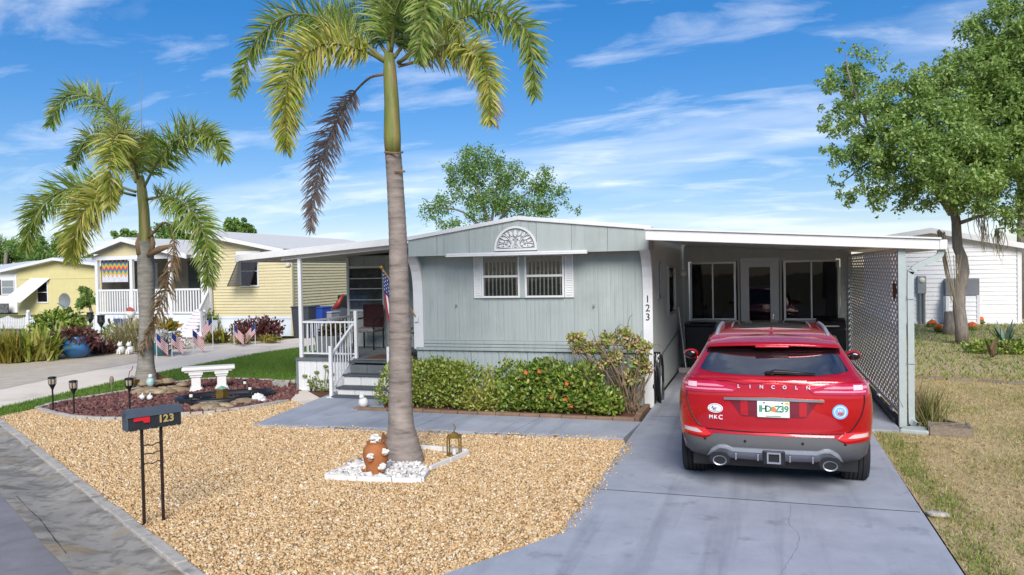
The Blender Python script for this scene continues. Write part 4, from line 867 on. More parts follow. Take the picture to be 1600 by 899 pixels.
# wheels
def wheel(x, y, side):
    mb = MB(); wd = .255; prof = [(.24, -wd/2), (.33, -wd/2-.004), (.352, -wd/2+.02)]
    for i in range(5):
        a = -wd/2+.026+i*.042; prof += [(.362, a), (.362, a+.028), (.352, a+.030), (.352, a+.0365)]
    prof += [(.352, wd/2-.02), (.33, wd/2+.004), (.24, wd/2)]
    n = 44; vs = [(x+z, y+r*math.cos(2*math.pi*j/n), .362+r*math.sin(2*math.pi*j/n)) for r, z in prof for j in range(n)]; k = len(prof)
    mb.add(vs, [(i*n+j, i*n+(j+1) % n, (i+1)*n+(j+1) % n, (i+1)*n+j) for i in range(k-1) for j in range(n)])
    wh = obj('wheel', mb, m_tyre, car, world=False, auto=35)
    mb = MB(); xo = x+side*(wd/2-.03)
    for i in range(10):
        a = 2*math.pi*i/10; mb.bar((xo, y+.03*math.cos(a), .362+.03*math.sin(a)), (xo, y+.24*math.cos(a), .362+.24*math.sin(a)), .03, .03, up=(1, 0, 0))
    mb.v += []; obj('rim', mb, m_alu, wh, world=False)
    obj('hub', MB().add([(xo-side*.04, y+.245*math.cos(2*math.pi*j/n), .362+.245*math.sin(2*math.pi*j/n)) for j in range(n)], [tuple(range(n))]), m_black, wh, world=False)
for x, sd_ in ((-.815, -1), (.815, 1)):
    for y in (AX1, AX2): wheel(x, y, sd_)
# ============================================================ palms, trees, shrubs
m_trunk = M('palm_trunk', C('a89a90', .72), C('8c8078', .66), rough=.85, scale=3, stretch=(1.5, 1.5, 5), bump=.35, bscale=18, spots=[(C('6b625c', .6), 2.2, .54, .66, .7, (1, 1, 9)), (C('5c524c', .6), 12, .62, .72, .5, (1, 1, 1.6)), (C('c2b8ae', .75), 1.3, .55, .7, .5, (1, 1, 1.2))])
m_trunk2 = M('grey_palm_trunk', C('a8a398', .7), C('8c877c', .64), rough=.85, scale=3, stretch=(1.5, 1.5, 5), bump=.35, bscale=18, spots=[(C('6b665c', .6), 2.2, .57, .68, .6, (1, 1, 9))])
m_shaft = M('crownshaft', C('9a9a50', .62), C('6f8a3a', .6), rough=.55, scale=2, stretch=(6, 6, .5), spots=[(C('b09464', .74), 2.5, .48, .62, .85, (5, 5, .5)), (C('7a5c3c', .62), 3.2, .58, .68, .7, (6, 6, .5))])
m_frond = M('palm_leaf', C('6f9424', .72), rough=.45, island=.9, transl=.45, ramp=[C('4f7024', .78), C('84a03c', .88), C('b0c068', .95), C('668a30', .82), C('d0d088', .95), C('90a048', .88)])
m_frondy = M('yellowing_palm_leaf', C('a09a38', .66), rough=.55, island=.85, transl=.3, ramp=[C('8c9c38', .86), C('bcbc58', .92), C('d8cc7c', .94), C('a2b048', .88), C('6f8f30', .8)])
m_frondd = M('dead_palm_leaf', C('a8978c', .75), rough=.8, island=.85, transl=.4, ramp=[C('a4938c', .8), C('c4b4ac', .86), C('8c7a74', .76), C('d8cac2', .88)])
m_frondb = M('brown_palm_leaf', C('9a7f5c', .65), rough=.8, island=.85, transl=.15, ramp=[C('8c7050', .65), C('b0966c', .7), C('6e5640', .6), C('c2ab82', .72)])
m_rachis = M('rachis', C('8a8a48', .6), rough=.6, var=.15)
m_stub = M('dry_sheath', C('8a6f52', .62), C('a88c68', .66), rough=.85, scale=6, stretch=(6, 6, 1), bump=.4, bscale=30)
def frond_geo(pts, n=150, L=.42, wd=.03, droop=.5, rad=.02, plume=1.5, curl=.26, seg=4, base=.12, tipL=.55):
    """rachis tube + leaflets set all round it"""
    Pt = spline(pts, 40); seglen = np.linalg.norm(np.diff(Pt, axis=0), axis=1); cum = np.concatenate([[0], np.cumsum(seglen)]); tot = cum[-1]
    t = base+(1-base)*(np.arange(n)+RNG.random(n))/n
    def ev(tt):
        s = tt*tot; return np.stack([np.interp(s, cum, Pt[:, k]) for k in range(3)], 1)
    P = ev(t); T = unit(ev(np.minimum(t+.02, 1))-ev(np.maximum(t-.02, 0)))
    upv = np.tile(np.array([0, 0, 1.]), (n, 1)); S = unit(np.cross(T, upv)); U = np.cross(S, T)
    a = RNG.uniform(-1, 1, n); ang = np.where(RNG.random(n) < .5, 1, -1)*(math.pi/2)+a*1.15*plume      # angle round the rachis
    Rd = S*np.sin(ang)[:, None]+U*np.cos(ang)[:, None]
    ln = L*(np.sin(np.clip((t-base)/(1-base), 0, 1)**.75*math.pi*.80+.35)*.9+.12)*RNG.uniform(.8, 1.15, n)
    fwd = (.28+.62*t)*RNG.uniform(.5, 1.6, n); D = unit(Rd+T*fwd[:, None]); V = np.zeros((n, (seg+1)*2, 3)); side = unit(np.cross(D, np.cross(T, D)+rnd_dir(n)*.3))
    cur = P.copy(); d = D.copy()
    for k in range(seg+1):
        f = k/seg; ww = wd*(1-f**1.6)*(.55+.9*min(f*3, 1))*.5+.0015; sd = unit(np.cross(d, side)); sd = unit(np.cross(d, sd))
        V[:, 2*k] = cur-side*ww; V[:, 2*k+1] = cur+side*ww
        cur = cur+d*(ln/seg)[:, None]; d = unit(d+np.array([0, 0, -1.])*(droop*curl*(1+f))*RNG.uniform(.6, 1.4, n)[:, None])
    F = []
    for k in range(seg): F.append(np.arange(n)[:, None]*(2*(seg+1))+np.array([[2*k, 2*k+1, 2*k+3, 2*k+2]]))
    return V.reshape(-1, 3), np.concatenate(F), Pt
def frond(parent, pts, mat, rmat=None, label=None, **k):
    V, F, Pt = frond_geo(pts, **k)
    me = fast_mesh('frond', V-np.array(WL[parent.name]), F); me.materials.append(mat); o = link('frond', me, parent, label=label)
    r = k.get('rad', .02); kk = len(Pt); obj('rachis', MB().tube([tuple(p) for p in Pt[::2]], list(np.linspace(r, r*.2, len(Pt[::2]))), 6), rmat or m_rachis, o, smooth=True)
    return o
def pf(path, Y, dys): return [at(px, py, Y+d).to_tuple() for (px, py), d in zip(path, dys)]
def ringtrunk(path, rads, n=22, step=.02, ring=.09, amp=.022):
    """trunk with uneven leaf-scar rings"""
    P = spline(path, 80); cum = np.concatenate([[0], np.cumsum(np.linalg.norm(np.diff(P, axis=0), axis=1))]); rr = np.interp(cum/cum[-1], np.linspace(0, 1, len(rads)), rads)
    s = np.arange(0, cum[-1], step); pts = [tuple(np.interp(a, cum, P[:, k]) for k in range(3)) for a in s]
    rd = [np.interp(a, cum, rr)*(1+amp*(1 if (a/ring) % 1 < .2 else -.3)+random.uniform(-.004, .004)) for a in s]
    return MB().tube(pts, rd, n)
# ---- tall palm in the front gravel
b = gp(630, 722); PY = b.y
palm = thing('palm_tree', 'tall palm with smooth grey trunk standing in the front gravel', 'palm', (b.x, b.y, 0), group='palm trees')
tp = at(614, 238, PY); path = [(b.x, PY, -.02), at(628, 690, PY), at(626, 640, PY), at(625, 520, PY), at(622, 380, PY), at(617, 280, PY), tp]
obj('trunk', ringtrunk([tuple(p) for p in path], [.27, .155, .140, .135, .126, .116, .108, .102, .098]), m_trunk, palm, smooth=True)
c0 = at(608, 96, PY)
obj('crownshaft', MB().tube([tuple(at(614, 240, PY)), tuple(at(613, 215, PY)), tuple(at(612, 160, PY)), tuple(at(609, 110, PY)), tuple(at(608, 84, PY))], [.095, .103, .088, .078, .058], 16), m_shaft, palm, smooth=True)
obj('leaf_scar', MB().tube([tuple(at(601, 238, PY-.1)), tuple(at(620, 240, PY-.13)), tuple(at(629, 238, PY))], .014, 6), m_stub, palm)
obj('leaf_scar', MB().tube([tuple(at(616, 268, PY-.12)), tuple(at(633, 268, PY-.04))], [.008, .014], 6), m_stub, palm)
F2 = [([(608, 100), (545, 52), (465, 22), (400, 62), (370, 148)], [0, .1, .3, .4, .4], m_frond, {}),
      ([(603, 98), (568, 80), (505, 70), (452, 120), (447, 232)], [0, -.3, -.7, -1.0, -1.1], m_frondy, dict(n=700, L=.40)),
      ([(611, 84), (622, 10), (650, -30), (664, 10), (655, 92)], [0, -.25, -.7, -1.1, -1.3], m_frond, dict(n=640, L=.36)),
      ([(609, 84), (596, 15), (570, -40), (530, -60)], [0, .1, .2, .3], m_frond, {}),
      ([(622, 100), (672, 58), (755, 18), (822, 50), (836, 150)], [0, .0, .0, -.1, -.1], m_frond, dict(n=580, L=.35)),
      ([(622, 98), (662, 78), (722, 72), (760, 115), (766, 192)], [0, -.3, -.6, -.8, -.8], m_frondy, dict(n=560, L=.34)),
      ([(616, 90), (660, 30), (700, -10), (740, -30)], [0, .5, .8, 1.0], m_frond, {}),
      ([(606, 86), (570, 40), (520, 25), (470, 60)], [0, .6, 1.1, 1.3], m_frond, {}),
      ([(610, 84), (618, 20), (615, -50)], [0, .2, .3], m_frond, {})]
for path, dys, mt, kw in F2: frond(palm, pf(path, PY, dys), mt, **{**dict(n=560, L=.40, wd=.017, rad=.024), **kw})
frond(palm, pf([(600, 116), (572, 126), (535, 172), (500, 255), (484, 360)], PY, [0, .05, .1, .15, .15]), m_frondd, m_stub, label='dead grey-brown frond hanging down', n=480, L=.30, wd=.014, rad=.018, base=.2, plume=1.2, curl=.3)
frond(palm, pf([(622, 104), (690, 88), (735, 92), (770, 150), (772, 195)], PY, [0, .2, .3, .3, .3]), m_frondd, m_stub, label='withered brown frond among the green ones', n=150, L=.28, wd=.018)
# ---- shorter palm in the mulch bed
b1 = gp(228, 607); QY = b1.y
palm1 = thing('palm_tree', 'shorter palm with a split brown leaf sheath in the mulch bed', 'palm', (b1.x, b1.y, 0), group='palm trees')
path = [tuple(b1), at(228, 560, QY), at(229, 480, QY), at(228, 415, QY), at(227, 376, QY)]
obj('trunk', ringtrunk([tuple(p) for p in path], [.25, .165, .145, .145, .165, .165, .15]), m_trunk2, palm1, smooth=True)
obj('crownshaft', MB().tube([tuple(at(227, 395, QY)), tuple(at(227, 378, QY)), tuple(at(225, 330, QY)), tuple(at(222, 300, QY)), tuple(at(219, 275, QY))], [.16, .12, .105, .10, .07], 14), m_shaft, palm1, smooth=True)
F1 = [([(216, 290), (196, 215), (155, 158), (105, 150), (76, 198)], [0, .2, .5, .6, .5], m_frond),
      ([(217, 285), (196, 215), (178, 215), (172, 260), (172, 322)], [0, -.8, -1.5, -1.9, -2.0], m_frondy),
      ([(224, 295), (252, 245), (296, 208), (338, 220), (350, 248)], [0, -.1, -.3, -.4, -.4], m_frond),
      ([(212, 300), (165, 288), (95, 300), (55, 335), (38, 392)], [0, .0, -.1, -.2, -.2], m_frond),
      ([(212, 306), (172, 300), (135, 325), (118, 365), (112, 408)], [0, -.5, -.9, -1.0, -1.0], m_frondy),
      ([(230, 312), (262, 308), (300, 330), (322, 380), (326, 445)], [0, -.3, -.6, -.7, -.7], m_frond),
      ([(212, 285), (180, 230), (140, 215), (112, 258)], [0, .6, 1.1, 1.3], m_frond),
      ([(216, 282), (222, 235), (240, 215)], [0, .8, 1.3], m_frond)]
for path, dys, mt in F1: frond(palm1, pf(path, QY, dys), mt, n=580, L=.58, wd=.026, rad=.03)
frond(palm1, pf([(232, 372), (258, 348), (272, 378), (262, 440), (238, 510), (218, 552)], QY, [-.1, -.2, -.3, -.3, -.25, -.25]), m_frondb, m_stub, label='dead brown frond hanging beside the trunk', n=260, L=.36, wd=.02, rad=.03, base=.3, curl=.9)
mb = MB(); mb.tube([tuple(at(232, 400, QY-.15)), tuple(at(248, 390, QY-.25)), tuple(at(268, 384, QY-.3))], [.05, .07, .03], 8); obj('leaf_sheath', mb, m_stub, palm1, smooth=True)
mb = MB(); mb.tube([tuple(at(219, 398, QY-.12)), tuple(at(216, 380, QY-.12)), tuple(at(220, 362, QY-.1))], [.07, .06, .015], 8); mb.tube([tuple(at(236, 396, QY-.1)), tuple(at(239, 380, QY-.1)), tuple(at(236, 358, QY-.05))], [.06, .05, .01], 8)
obj('leaf_sheath', mb, m_stub, palm1, smooth=True)
# ---- broad-leaved trees
m_oakleaf = M('tree_leaf', C('7aa444', .75), rough=.55, island=.85, transl=.5, ramp=[C('5c8234', .82), C('9cb85a', .92), C('c2d486', .96), C('7ca046', .86), C('d6e2a4', .96)])
m_oakleaf2 = M('tree_leaf_dark', C('66883e', .7), rough=.6, island=.85, transl=.4, ramp=[C('648a3c', .85), C('84a650', .9), C('a0be68', .92), C('729848', .86)])
m_bark2 = M('tree_bark', C('a2978c', .72), C('7f766c', .64), rough=.9, scale=4, stretch=(4, 4, 1), bump=.6, bscale=25)
def tree(name, label, base, limbs, blobs, nleaf, lsz, mat, group=None, shell=.25, cl=(.18, .36)):
    """limbs: polylines (first one is the trunk); blobs: leaf clumps (centre, radius)"""
    t = thing(name, label, 'tree', base, group=group)
    mb = MB()
    for i, (pts, r0, r1) in enumerate(limbs):
        sp = spline(pts, 14); sp = [tuple(p+RNG.normal(size=3)*r0*.12) for p in sp]
        if i == 0: obj('trunk', MB().tube(sp, list(np.linspace(r0, r1, 14)), 12), m_bark2, t, smooth=True)
        else: obj('limb', MB().tube(sp, list(np.linspace(r0, r1, 14)), 7), m_bark2, t, smooth=True)
    # small clumps round each blob, leaves round each clump
    sub = []
    for c, r in blobs:
        k = max(6, int(26*min(1.5, r)**1.5)); u = rnd_dir(k); rr = r*(.35+.65*RNG.random(k)**.7)
        for i in range(k): sub.append((np.array(c)+u[i]*rr[i]*np.array([1, 1, .75]), (r*RNG.uniform(*cl),)*3))
    P, U = cloud(sub, nleaf, .1); D = unit(U*.6+rnd_dir(nleaf)*.8+np.array([0, 0, -.25])); N = unit(rnd_dir(nleaf)*.7+np.array([0, 0, .8]))
    V, F = leaves_geo(P, D, N, lsz*RNG.uniform(.6, 1.4, nleaf), lsz*.55*RNG.uniform(.7, 1.2, nleaf))
    stuffmesh('crown', V, F, mat, t, kind=None); return t
OY = 24.0; ob = gp(1503, 537); OY = ob.y
def o(px, py, d=0): return tuple(at(px, py, OY+d))
blobs = [(o(1320, 130, 0), .8), (o(1300, 190, .5), .7), (o(1350, 110, .5), .8), (o(1355, 190, -.5), 1.0), (o(1330, 250, 0), .8), (o(1335, 300, -.3), .6), (o(1400, 150, 0), 1.1), (o(1400, 230, -.8), 1.2), (o(1390, 290, -.5), .9), (o(1450, 170, -.3), 1.2), (o(1460, 240, -1.2), 1.4), (o(1440, 300, -.8), .9),
         (o(1500, 260, -1.4), 1.3), (o(1540, 200, -.5), 1.4), (o(1530, 110, 0), 1.2), (o(1560, 300, -1.2), 1.1), (o(1580, 250, -1.2), 1.3), (o(1590, 150, -.5), 1.5), (o(1570, 60, .3), 1.2), (o(1620, 90, 0), 1.5), (o(1640, 220, -.5), 1.6), (o(1600, 20, 0), .9), (o(1640, 0, 0), 1.3), (o(1650, 320, -.5), 1.2), (o(1700, 150, 0), 1.8), (o(1590, 345, -1.4), .6),
         (o(1480, 120, .8), .9), (o(1300, 285, .2), .35), (o(1292, 230, 0), .4), (o(1320, 75, .4), .35), (o(1375, 85, .2), .4), (o(1290, 140, .2), .4), (o(1375, 335, -.4), .35), (o(1560, 5, .4), .5)]
limbs = [([tuple(ob), o(1500, 470), o(1505, 420), o(1497, 370), o(1488, 320), o(1478, 270)], .175, .10), ([o(1490, 335), o(1440, 270, -.2), o(1380, 220, -.1), o(1320, 180)], .12, .02), ([o(1483, 300), o(1480, 230), o(1440, 160), o(1400, 130)], .13, .02), ([o(1478, 275), o(1520, 190), o(1570, 110), o(1600, 40)], .14, .03),
         ([o(1488, 320), o(1540, 270, -.3), o(1600, 200, -.4), o(1680, 160)], .13, .03), ([o(1495, 350), o(1560, 330, -.6), o(1600, 330, -.8)], .06, .02), ([o(1400, 235), o(1350, 260), o(1310, 290)], .05, .01), ([o(1360, 205), o(1330, 130), o(1320, 80)], .05, .01)]
oak = tree('broadleaf_tree', 'big leafy tree with leaning grey trunk on the side lawn', tuple(ob), limbs, blobs, 112000, .12, m_oakleaf, cl=(.16, .32))
# grey moss and dry strands hanging in it
m_moss = M('hanging_moss', C('9a8f7c', .65), rough=.9, island=.8, transl=.15, ramp=[C('8a7d68', .62), C('aaa088', .68), C('74684f', .6)])
def strands(parent, name, top, bot, n, sp_, w_, mat, label=None):
    Vv = []; Ff = []
    for i in range(n):
        a = np.array(top)+RNG.normal(size=3)*sp_*np.array([1, 1, .5]); bb = np.array(bot)+RNG.normal(size=3)*sp_*np.array([.7, .7, 1.5]); q = spline([a, (a+bb)/2+RNG.normal(size=3)*sp_*.5, bb], 6); o_ = len(Vv)
        for k, p in enumerate(q): ww = w_*(1-k/6.5); Vv += [p-np.array([ww, 0, 0]), p+np.array([ww, 0, 0])]
        Ff += [(o_+2*k, o_+2*k+1, o_+2*k+3, o_+2*k+2) for k in range(5)]
    return stuffmesh(name, np.array(Vv), np.array(Ff), mat, parent, label=label, kind=None)
strands(oak, 'dry_frond', o(1469, 362, -.8), o(1489, 470, -.8), 22, .06, .012, m_moss, 'dry brown frond hanging beside the trunk'); strands(oak, 'dry_frond', o(1497, 400, -.5), o(1494, 480, -.5), 14, .05, .010, m_moss)
for px, py, h in ((1532, 330, 55), (1560, 360, 35)): strands(oak, 'hanging_moss', o(px, py, -.9), o(px+6, py+h, -.9), 24, .10, .012, m_moss)
st = gp(1483, 522); 
stump = thing('tree_stump', 'short pale cut stump beside the leaning tree trunk', 'stump', tuple(st)); obj('stump_body', MB().tube([(st.x, st.y, -.02), (st.x+.02, st.y, .3), (st.x+.03, st.y, .72)], [.21, .18, .17], 12), m_bark2, stump, smooth=True); obj('cut_face', MB().lathe([(.165, .715), (.165, .725)], (st.x+.03, st.y, 0), 12), M('cut_wood', C('b5a078', .7), rough=.8), stump)
# tree behind the house
TY = 36.
def t_(px, py, d=0): return tuple(at(px, py, TY+d))
tb = at(770, 480, TY)
blobs = [(t_(750, 255), 1.1), (t_(720, 275), .9), (t_(790, 270), 1.0), (t_(735, 300), 1.0), (t_(770, 305), 1.1), (t_(690, 322), .8), (t_(665, 330), .6), (t_(835, 285), .9), (t_(860, 305), .8), (t_(840, 320), .9), (t_(800, 320), .9), (t_(880, 318), .45), (t_(700, 345), .7), (t_(745, 335), .8), (t_(740, 240), .5), (t_(700, 262), .45), (t_(850, 270), .4), (t_(780, 245), .4), (t_(905, 330), .4)]
limbs = [([(tb.x, TY, 0), t_(770, 420), t_(768, 350)], .25, .12), ([t_(769, 360), t_(750, 310), t_(735, 260)], .09, .02), ([t_(769, 360), t_(800, 320), t_(850, 285)], .09, .02), ([t_(769, 370), t_(720, 330), t_(670, 325)], .08, .02), ([t_(768, 350), t_(775, 300), t_(785, 255)], .08, .02), ([t_(800, 325), t_(840, 320), t_(890, 318)], .05, .01)]
tree('garden_tree', 'airy green tree rising behind the grey-green house roof', (tb.x, TY, 0), limbs, blobs, 14000, .14, m_oakleaf2, cl=(.3, .5))
# far trees on the left and right edge
def far_tree(px, py, Y, r, label, n=6000, mat=None, sz=.3, name='far_tree'):
    c = at(px, py, Y); g0 = (c.x, Y, 0.)
    bl = [((c.x+RNG.uniform(-1, 1)*r*.8, Y+RNG.uniform(-1, 1)*r*.5, c.z+RNG.uniform(-.6, .5)*r), r*RNG.uniform(.4, .65)) for _ in range(9)]
    return tree(name, label, g0, [([g0, (c.x+.1, Y, c.z*.6), (c.x, Y, c.z)], .22, .1)], bl, n, sz, mat or m_oakleaf2)
far_tree(275, 385, 52, 2.3, 'round green tree behind the yellow porch roof')
far_tree(365, 362, 50, 1.3, 'tree top peeping above the yellow house ridge')
far_tree(205, 378, 56, 1.4, 'small dark tree beyond the porch gable, left of the antenna')
far_tree(70, 392, 60, 2.2, 'hazy tree behind the far pale yellow house')
far_tree(115, 398, 62, 1.7, 'low tree right of the hazy one behind the far yellow house')
far_tree(30, 402, 64, 2.0, 'dark tree beyond the white house at the left edge')
# far small palm at the left edge
fpb = at(6, 480, 55); fp = thing('far_palm', 'distant palm with fan crown at the left edge', 'palm', (fpb.x, 55, 0)); obj('trunk', MB().tube([(fpb.x, 55, 0), tuple(at(8, 420, 55)), tuple(at(10, 390, 55))], .16, 8), m_bark2, fp, smooth=True)
for k in range(9):
    a = 2*math.pi*k/9; c = np.array(at(10, 388, 55)); e = c+np.array([math.cos(a)*1.3, math.sin(a)*1.3, .5+.5*math.sin(k*2.1)]); frond(fp, [tuple(c), tuple((c+e)/2+np.array([0, 0, .35])), tuple(e), tuple(e+np.array([math.cos(a)*.3, math.sin(a)*.3, -.6]))], m_oakleaf2, n=40, L=.6, wd=.08, seg=2)
# right-edge trunk
rb = gp(1599, 497); rt = thing('edge_tree', 'straight brown trunk at the right edge beyond the white house', 'tree', tuple(rb)); obj('trunk', MB().tube([tuple(rb), (rb.x+.05, rb.y, 4), (rb.x, rb.y, 9)], [.30, .25, .2], 10), m_bark2, rt, smooth=True)
c = np.array((rb.x, rb.y, 10.)); V, F = leaves_geo(*(lambda P, U: (P, unit(U+rnd_dir(len(P))*.5), rnd_dir(len(P))))(*cloud([(c, (2, 2, 1.5))], 5000, .2)), .25, .14); stuffmesh('crown', V, F, m_oakleaf2, rt, kind=None)
# ---- shrubs along the house front
m_hedge = M('hedge_leaf', C('5f8a28', .6), rough=.4, island=.88, transl=.2, ramp=[C('5f7f28', .72), C('96b040', .82), C('b8c45a', .86), C('748f30', .76), C('cfcf70', .86), C('a89a50', .78)])
m_hedge2 = M('hibiscus_leaf', C('45782a', .58), rough=.35, island=.88, transl=.2, ramp=[C('4c6f24', .7), C('7a9c38', .78), C('a2b64c', .82), C('5c7f2c', .72), C('bcc45e', .84), C('93884a', .74)])
m_twig = M('twig', C('a08c72', .66), C('7d6a54', .6), rough=.9, scale=10)
m_orange = M('orange_petal', C('e07038', .8), rough=.5, var=.15); m_yellowleaf = M('yellow_leaf', C('c8b850', .75), rough=.5, var=.15)
def shrub(name, label, base, blobs, n, ls, mat, group=None, twigs=14, shell=.55, cat='shrub', lw=.6, tr=.012, up=.35):
    s = thing(name, label, cat, base, group=group); b_ = np.array(base, float)
    P, U = cloud(blobs, n, shell); D = unit(U*.7+rnd_dir(n)*.7+np.array([0, 0, up])); N = unit(U*.6+rnd_dir(n)*.5+np.array([0, 0, .5]))
    P[:, 2] = np.maximum(P[:, 2], .03)
    V, F = leaves_geo(P, D, N, ls*RNG.uniform(.6, 1.4, n), ls*lw*RNG.uniform(.7, 1.2, n)); stuffmesh('foliage', V, F, mat, s, kind=None)
    mb = MB()
    for i in range(twigs):
        bl = blobs[i % len(blobs)]; q = np.array(bl[0])+rnd_dir(1)[0]*np.array(bl[1] if hasattr(bl[1], '__len__') else (bl[1],)*3)*.75; g0 = np.array((q[0]*.6+np.array(bl[0])[0]*.4, q[1]*.5+np.array(bl[0])[1]*.5, 0.)); q[2] = max(q[2], .1)
        mb.tube([tuple(g0), tuple((g0+q)/2+RNG.normal(size=3)*.03), tuple(q)], [tr, tr*.75, tr*.35], 5)
    if twigs: st_ = obj('stems', mb, m_twig, s, smooth=True); st_['kind'] = 'stuff'
    return s
PL = [gp(548, 643), gp(585, 632)]
def hb(x0, x1, y, z, n, rx=.30, ry=.32, rz=.26): return [((x, y+random.uniform(-.06, .06), z+random.uniform(-.05, .05)), (rx, ry, rz)) for x in np.linspace(x0, x1, n)]
shrub('hedge_shrub', 'clipped yellow-green hedge shrub behind the palm trunk by the steps', (-5.2, 11.95, 0), hb(-6.05, -4.75, 11.95, .28, 6)+hb(-6.0, -4.8, 12.0, .60, 6, .28, .30, .24)+hb(-5.3, -4.65, 11.95, .55, 3), 7600, .062, m_hedge, 'shrubs along the house front')
shrub('low_shrub', 'thin yellowish low shrub in the gap between the two hedges', (-4.25, 11.8, 0), [((-4.45, 11.72, .22), (.22, .22, .22)), ((-4.15, 11.75, .26), (.24, .22, .28)), ((-4.25, 12.0, .45), (.2, .2, .3))], 1500, .06, m_frondy, 'shrubs along the house front', twigs=22, shell=.3)
hib = shrub('flowering_shrub', 'dark green flowering shrub with orange blooms below the front window', (-3.2, 11.95, 0), hb(-3.95, -2.35, 11.9, .28, 7, .30, .34, .28)+hb(-3.9, -2.7, 12.0, .58, 6, .30, .30, .24)+[((-3.3, 12.0, .72), (.28, .25, .18)), ((-2.3, 11.85, .22), (.3, .28, .2))], 7600, .075, m_hedge2, 'shrubs along the house front')
for px, py in ((843, 580), (885, 624), (886, 599), (893, 634), (822, 582), (862, 620)):
    q = at(px, py, 11.66); mb = MB()
    for k in range(5):
        a = 2*math.pi*k/5; mb.add([(q.x, q.y, q.z), (q.x+.022*math.cos(a-.5), q.y-.012, q.z+.03*math.sin(a-.5)), (q.x+.036*math.cos(a), q.y-.02, q.z+.036*math.sin(a)), (q.x+.03*math.cos(a+.5), q.y-.012, q.z+.03*math.sin(a+.5))], [(0, 1, 2, 3)])
    obj('blossom', mb, m_orange, hib)
# leggy bush on the corner
BYg = 12.15
def bq(px, py, d=0): return tuple(at(px, py, BYg+d))
blob = [(bq(900, 530), (.17, .2, .12)), (bq(925, 545), (.2, .2, .13)), (bq(950, 530), (.18, .2, .12)), (bq(985, 535), (.2, .2, .14)), (bq(1005, 545), (.15, .2, .15)), (bq(1000, 570), (.16, .2, .15)), (bq(960, 560), (.2, .2, .14)), (bq(985, 590), (.18, .2, .13)), (bq(940, 572), (.14, .2, .1)), (bq(1010, 575), (.1, .15, .16)), (bq(975, 520), (.14, .15, .08)), (bq(905, 545), (.12, .15, .08))]
lg = shrub('leggy_bush', 'leggy pale bush with bare tangled twigs at the house corner', (-2.05, BYg, 0), blob, 1350, .075, m_hedge, twigs=0, shell=.2)
mb = MB(); root = np.array((-1.98, BYg, 0.))
for i in range(60):
    bl = blob[i % len(blob)]; q = np.array(bl[0])+rnd_dir(1)[0]*np.array(bl[1])*1.1; mid = root*.45+q*.55+RNG.normal(size=3)*.09; mid[2] = max(mid[2], .2)
    sp = spline([tuple(root+RNG.normal(size=3)*np.array([.06, .06, 0])), tuple(mid), tuple(q+RNG.normal(size=3)*.05), tuple(q+RNG.normal(size=3)*.1)], 7); mb.tube([tuple(p) for p in sp], list(np.linspace(.012, .003, 7)), 4)
st_ = obj('stems', mb, m_twig, lg); st_['kind'] = 'stuff'
P, U = cloud(blob, 800, .2); V, F = leaves_geo(P, rnd_dir(800), rnd_dir(800), .065, .04); stuffmesh('dry_leaves', V, F, M('dry_bush_leaf', C('c9a080', .72), rough=.8, island=.9, ramp=[C('d0a888', .75), C('b88a68', .7), C('d8bfa0', .76)]), lg, kind=None)
# planter bed soil and timber edging
PB = [gp(527, 645), gp(560, 645), gp(760, 653), gp(1000, 663), gp(1013, 648)]
pb = [(-6.45, 11.52), (-1.86, 11.55), (-1.80, 12.78), (-6.3, 12.78)]
struct('planter_bed', MB().prism(pb, -.04, .03), m_bark)
pe = bpy.data.objects.new('planter_edging', None); COL.objects.link(pe); pe['kind'] = 'structure'; WL['planter_edging'] = (0, 0, 0)
m_brick = M('edging_brick', C('a8876e', .68), C('8f7462', .62), rough=.9, scale=6, bump=.5, bscale=60)
x = -6.5
while x < -1.85:
    l = random.uniform(.28, .42); j = random.uniform(-.012, .012); obj('edging_brick', MB().box(x, min(x+l, -1.80)-.008, 11.43+j, 11.53+j, -.03, .075+random.uniform(-.01, .01)), m_brick, pe, bevel=.01); x += l
for i in range(4): y = 11.545+i*.30; obj('edging_brick', MB().box(-1.85, -1.75, y, y+.29, -.03, .075+random.uniform(-.01, .01)), m_brick, pe, bevel=.01)
# ============================================================ carport lattice, downspout, stored things
m_lat = M('lattice_white', C('f0ebe8', .9), C('e6dedb', .88), rough=.7, scale=5)
m_post = M('pale_post', C('b9c4c2', .74), rough=.5, var=.06)
m_wood = M('weathered_wood', C('8f8070', .64), C('aa9c8a', .68), rough=.9, scale=4, stretch=(6, 1, 6), bump=.4, bscale=40)
LX, LY0, LY1, LZ0, LZ1 = 1.88, 12.05, 18.55, .20, 2.47
lat = thing('lattice_screen', 'tall white diagonal lattice screen closing the right side of the carport', 'lattice', (LX, LY0, 0))
LK = .42      # slope of the slats
def clipline(c, sg):
    """segment of the line z = sg*LK*y + c inside the panel"""
    ys = []
    for z in (LZ0, LZ1):
        y = (z-c)/(sg*LK)
        if LY0 <= y <= LY1: ys.append((y, z))
    for y in (LY0, LY1):
        z = sg*LK*y+c
        if LZ0 < z < LZ1: ys.append((y, z))
    return sorted(ys)[:1]+sorted(ys)[-1:] if len(ys) >= 2 else None
pitch = .118
for sg, xo in ((1, .0), (-1, .0045)):
    lo_, hi_ = (LZ0-LK*LY1, LZ1-LK*LY0) if sg > 0 else (LZ0+LK*LY0, LZ1+LK*LY1); c = lo_+pitch*.5
    while c < hi_:
        q = clipline(c, sg)
        if q and abs(q[0][0]-q[1][0]) > .06: obj('lattice_slat', MB().bar((LX+xo, q[0][0], q[0][1]), (LX+xo, q[1][0], q[1][1]), .056, .004, up=(1, 0, 0)), m_lat, lat)
        c += pitch
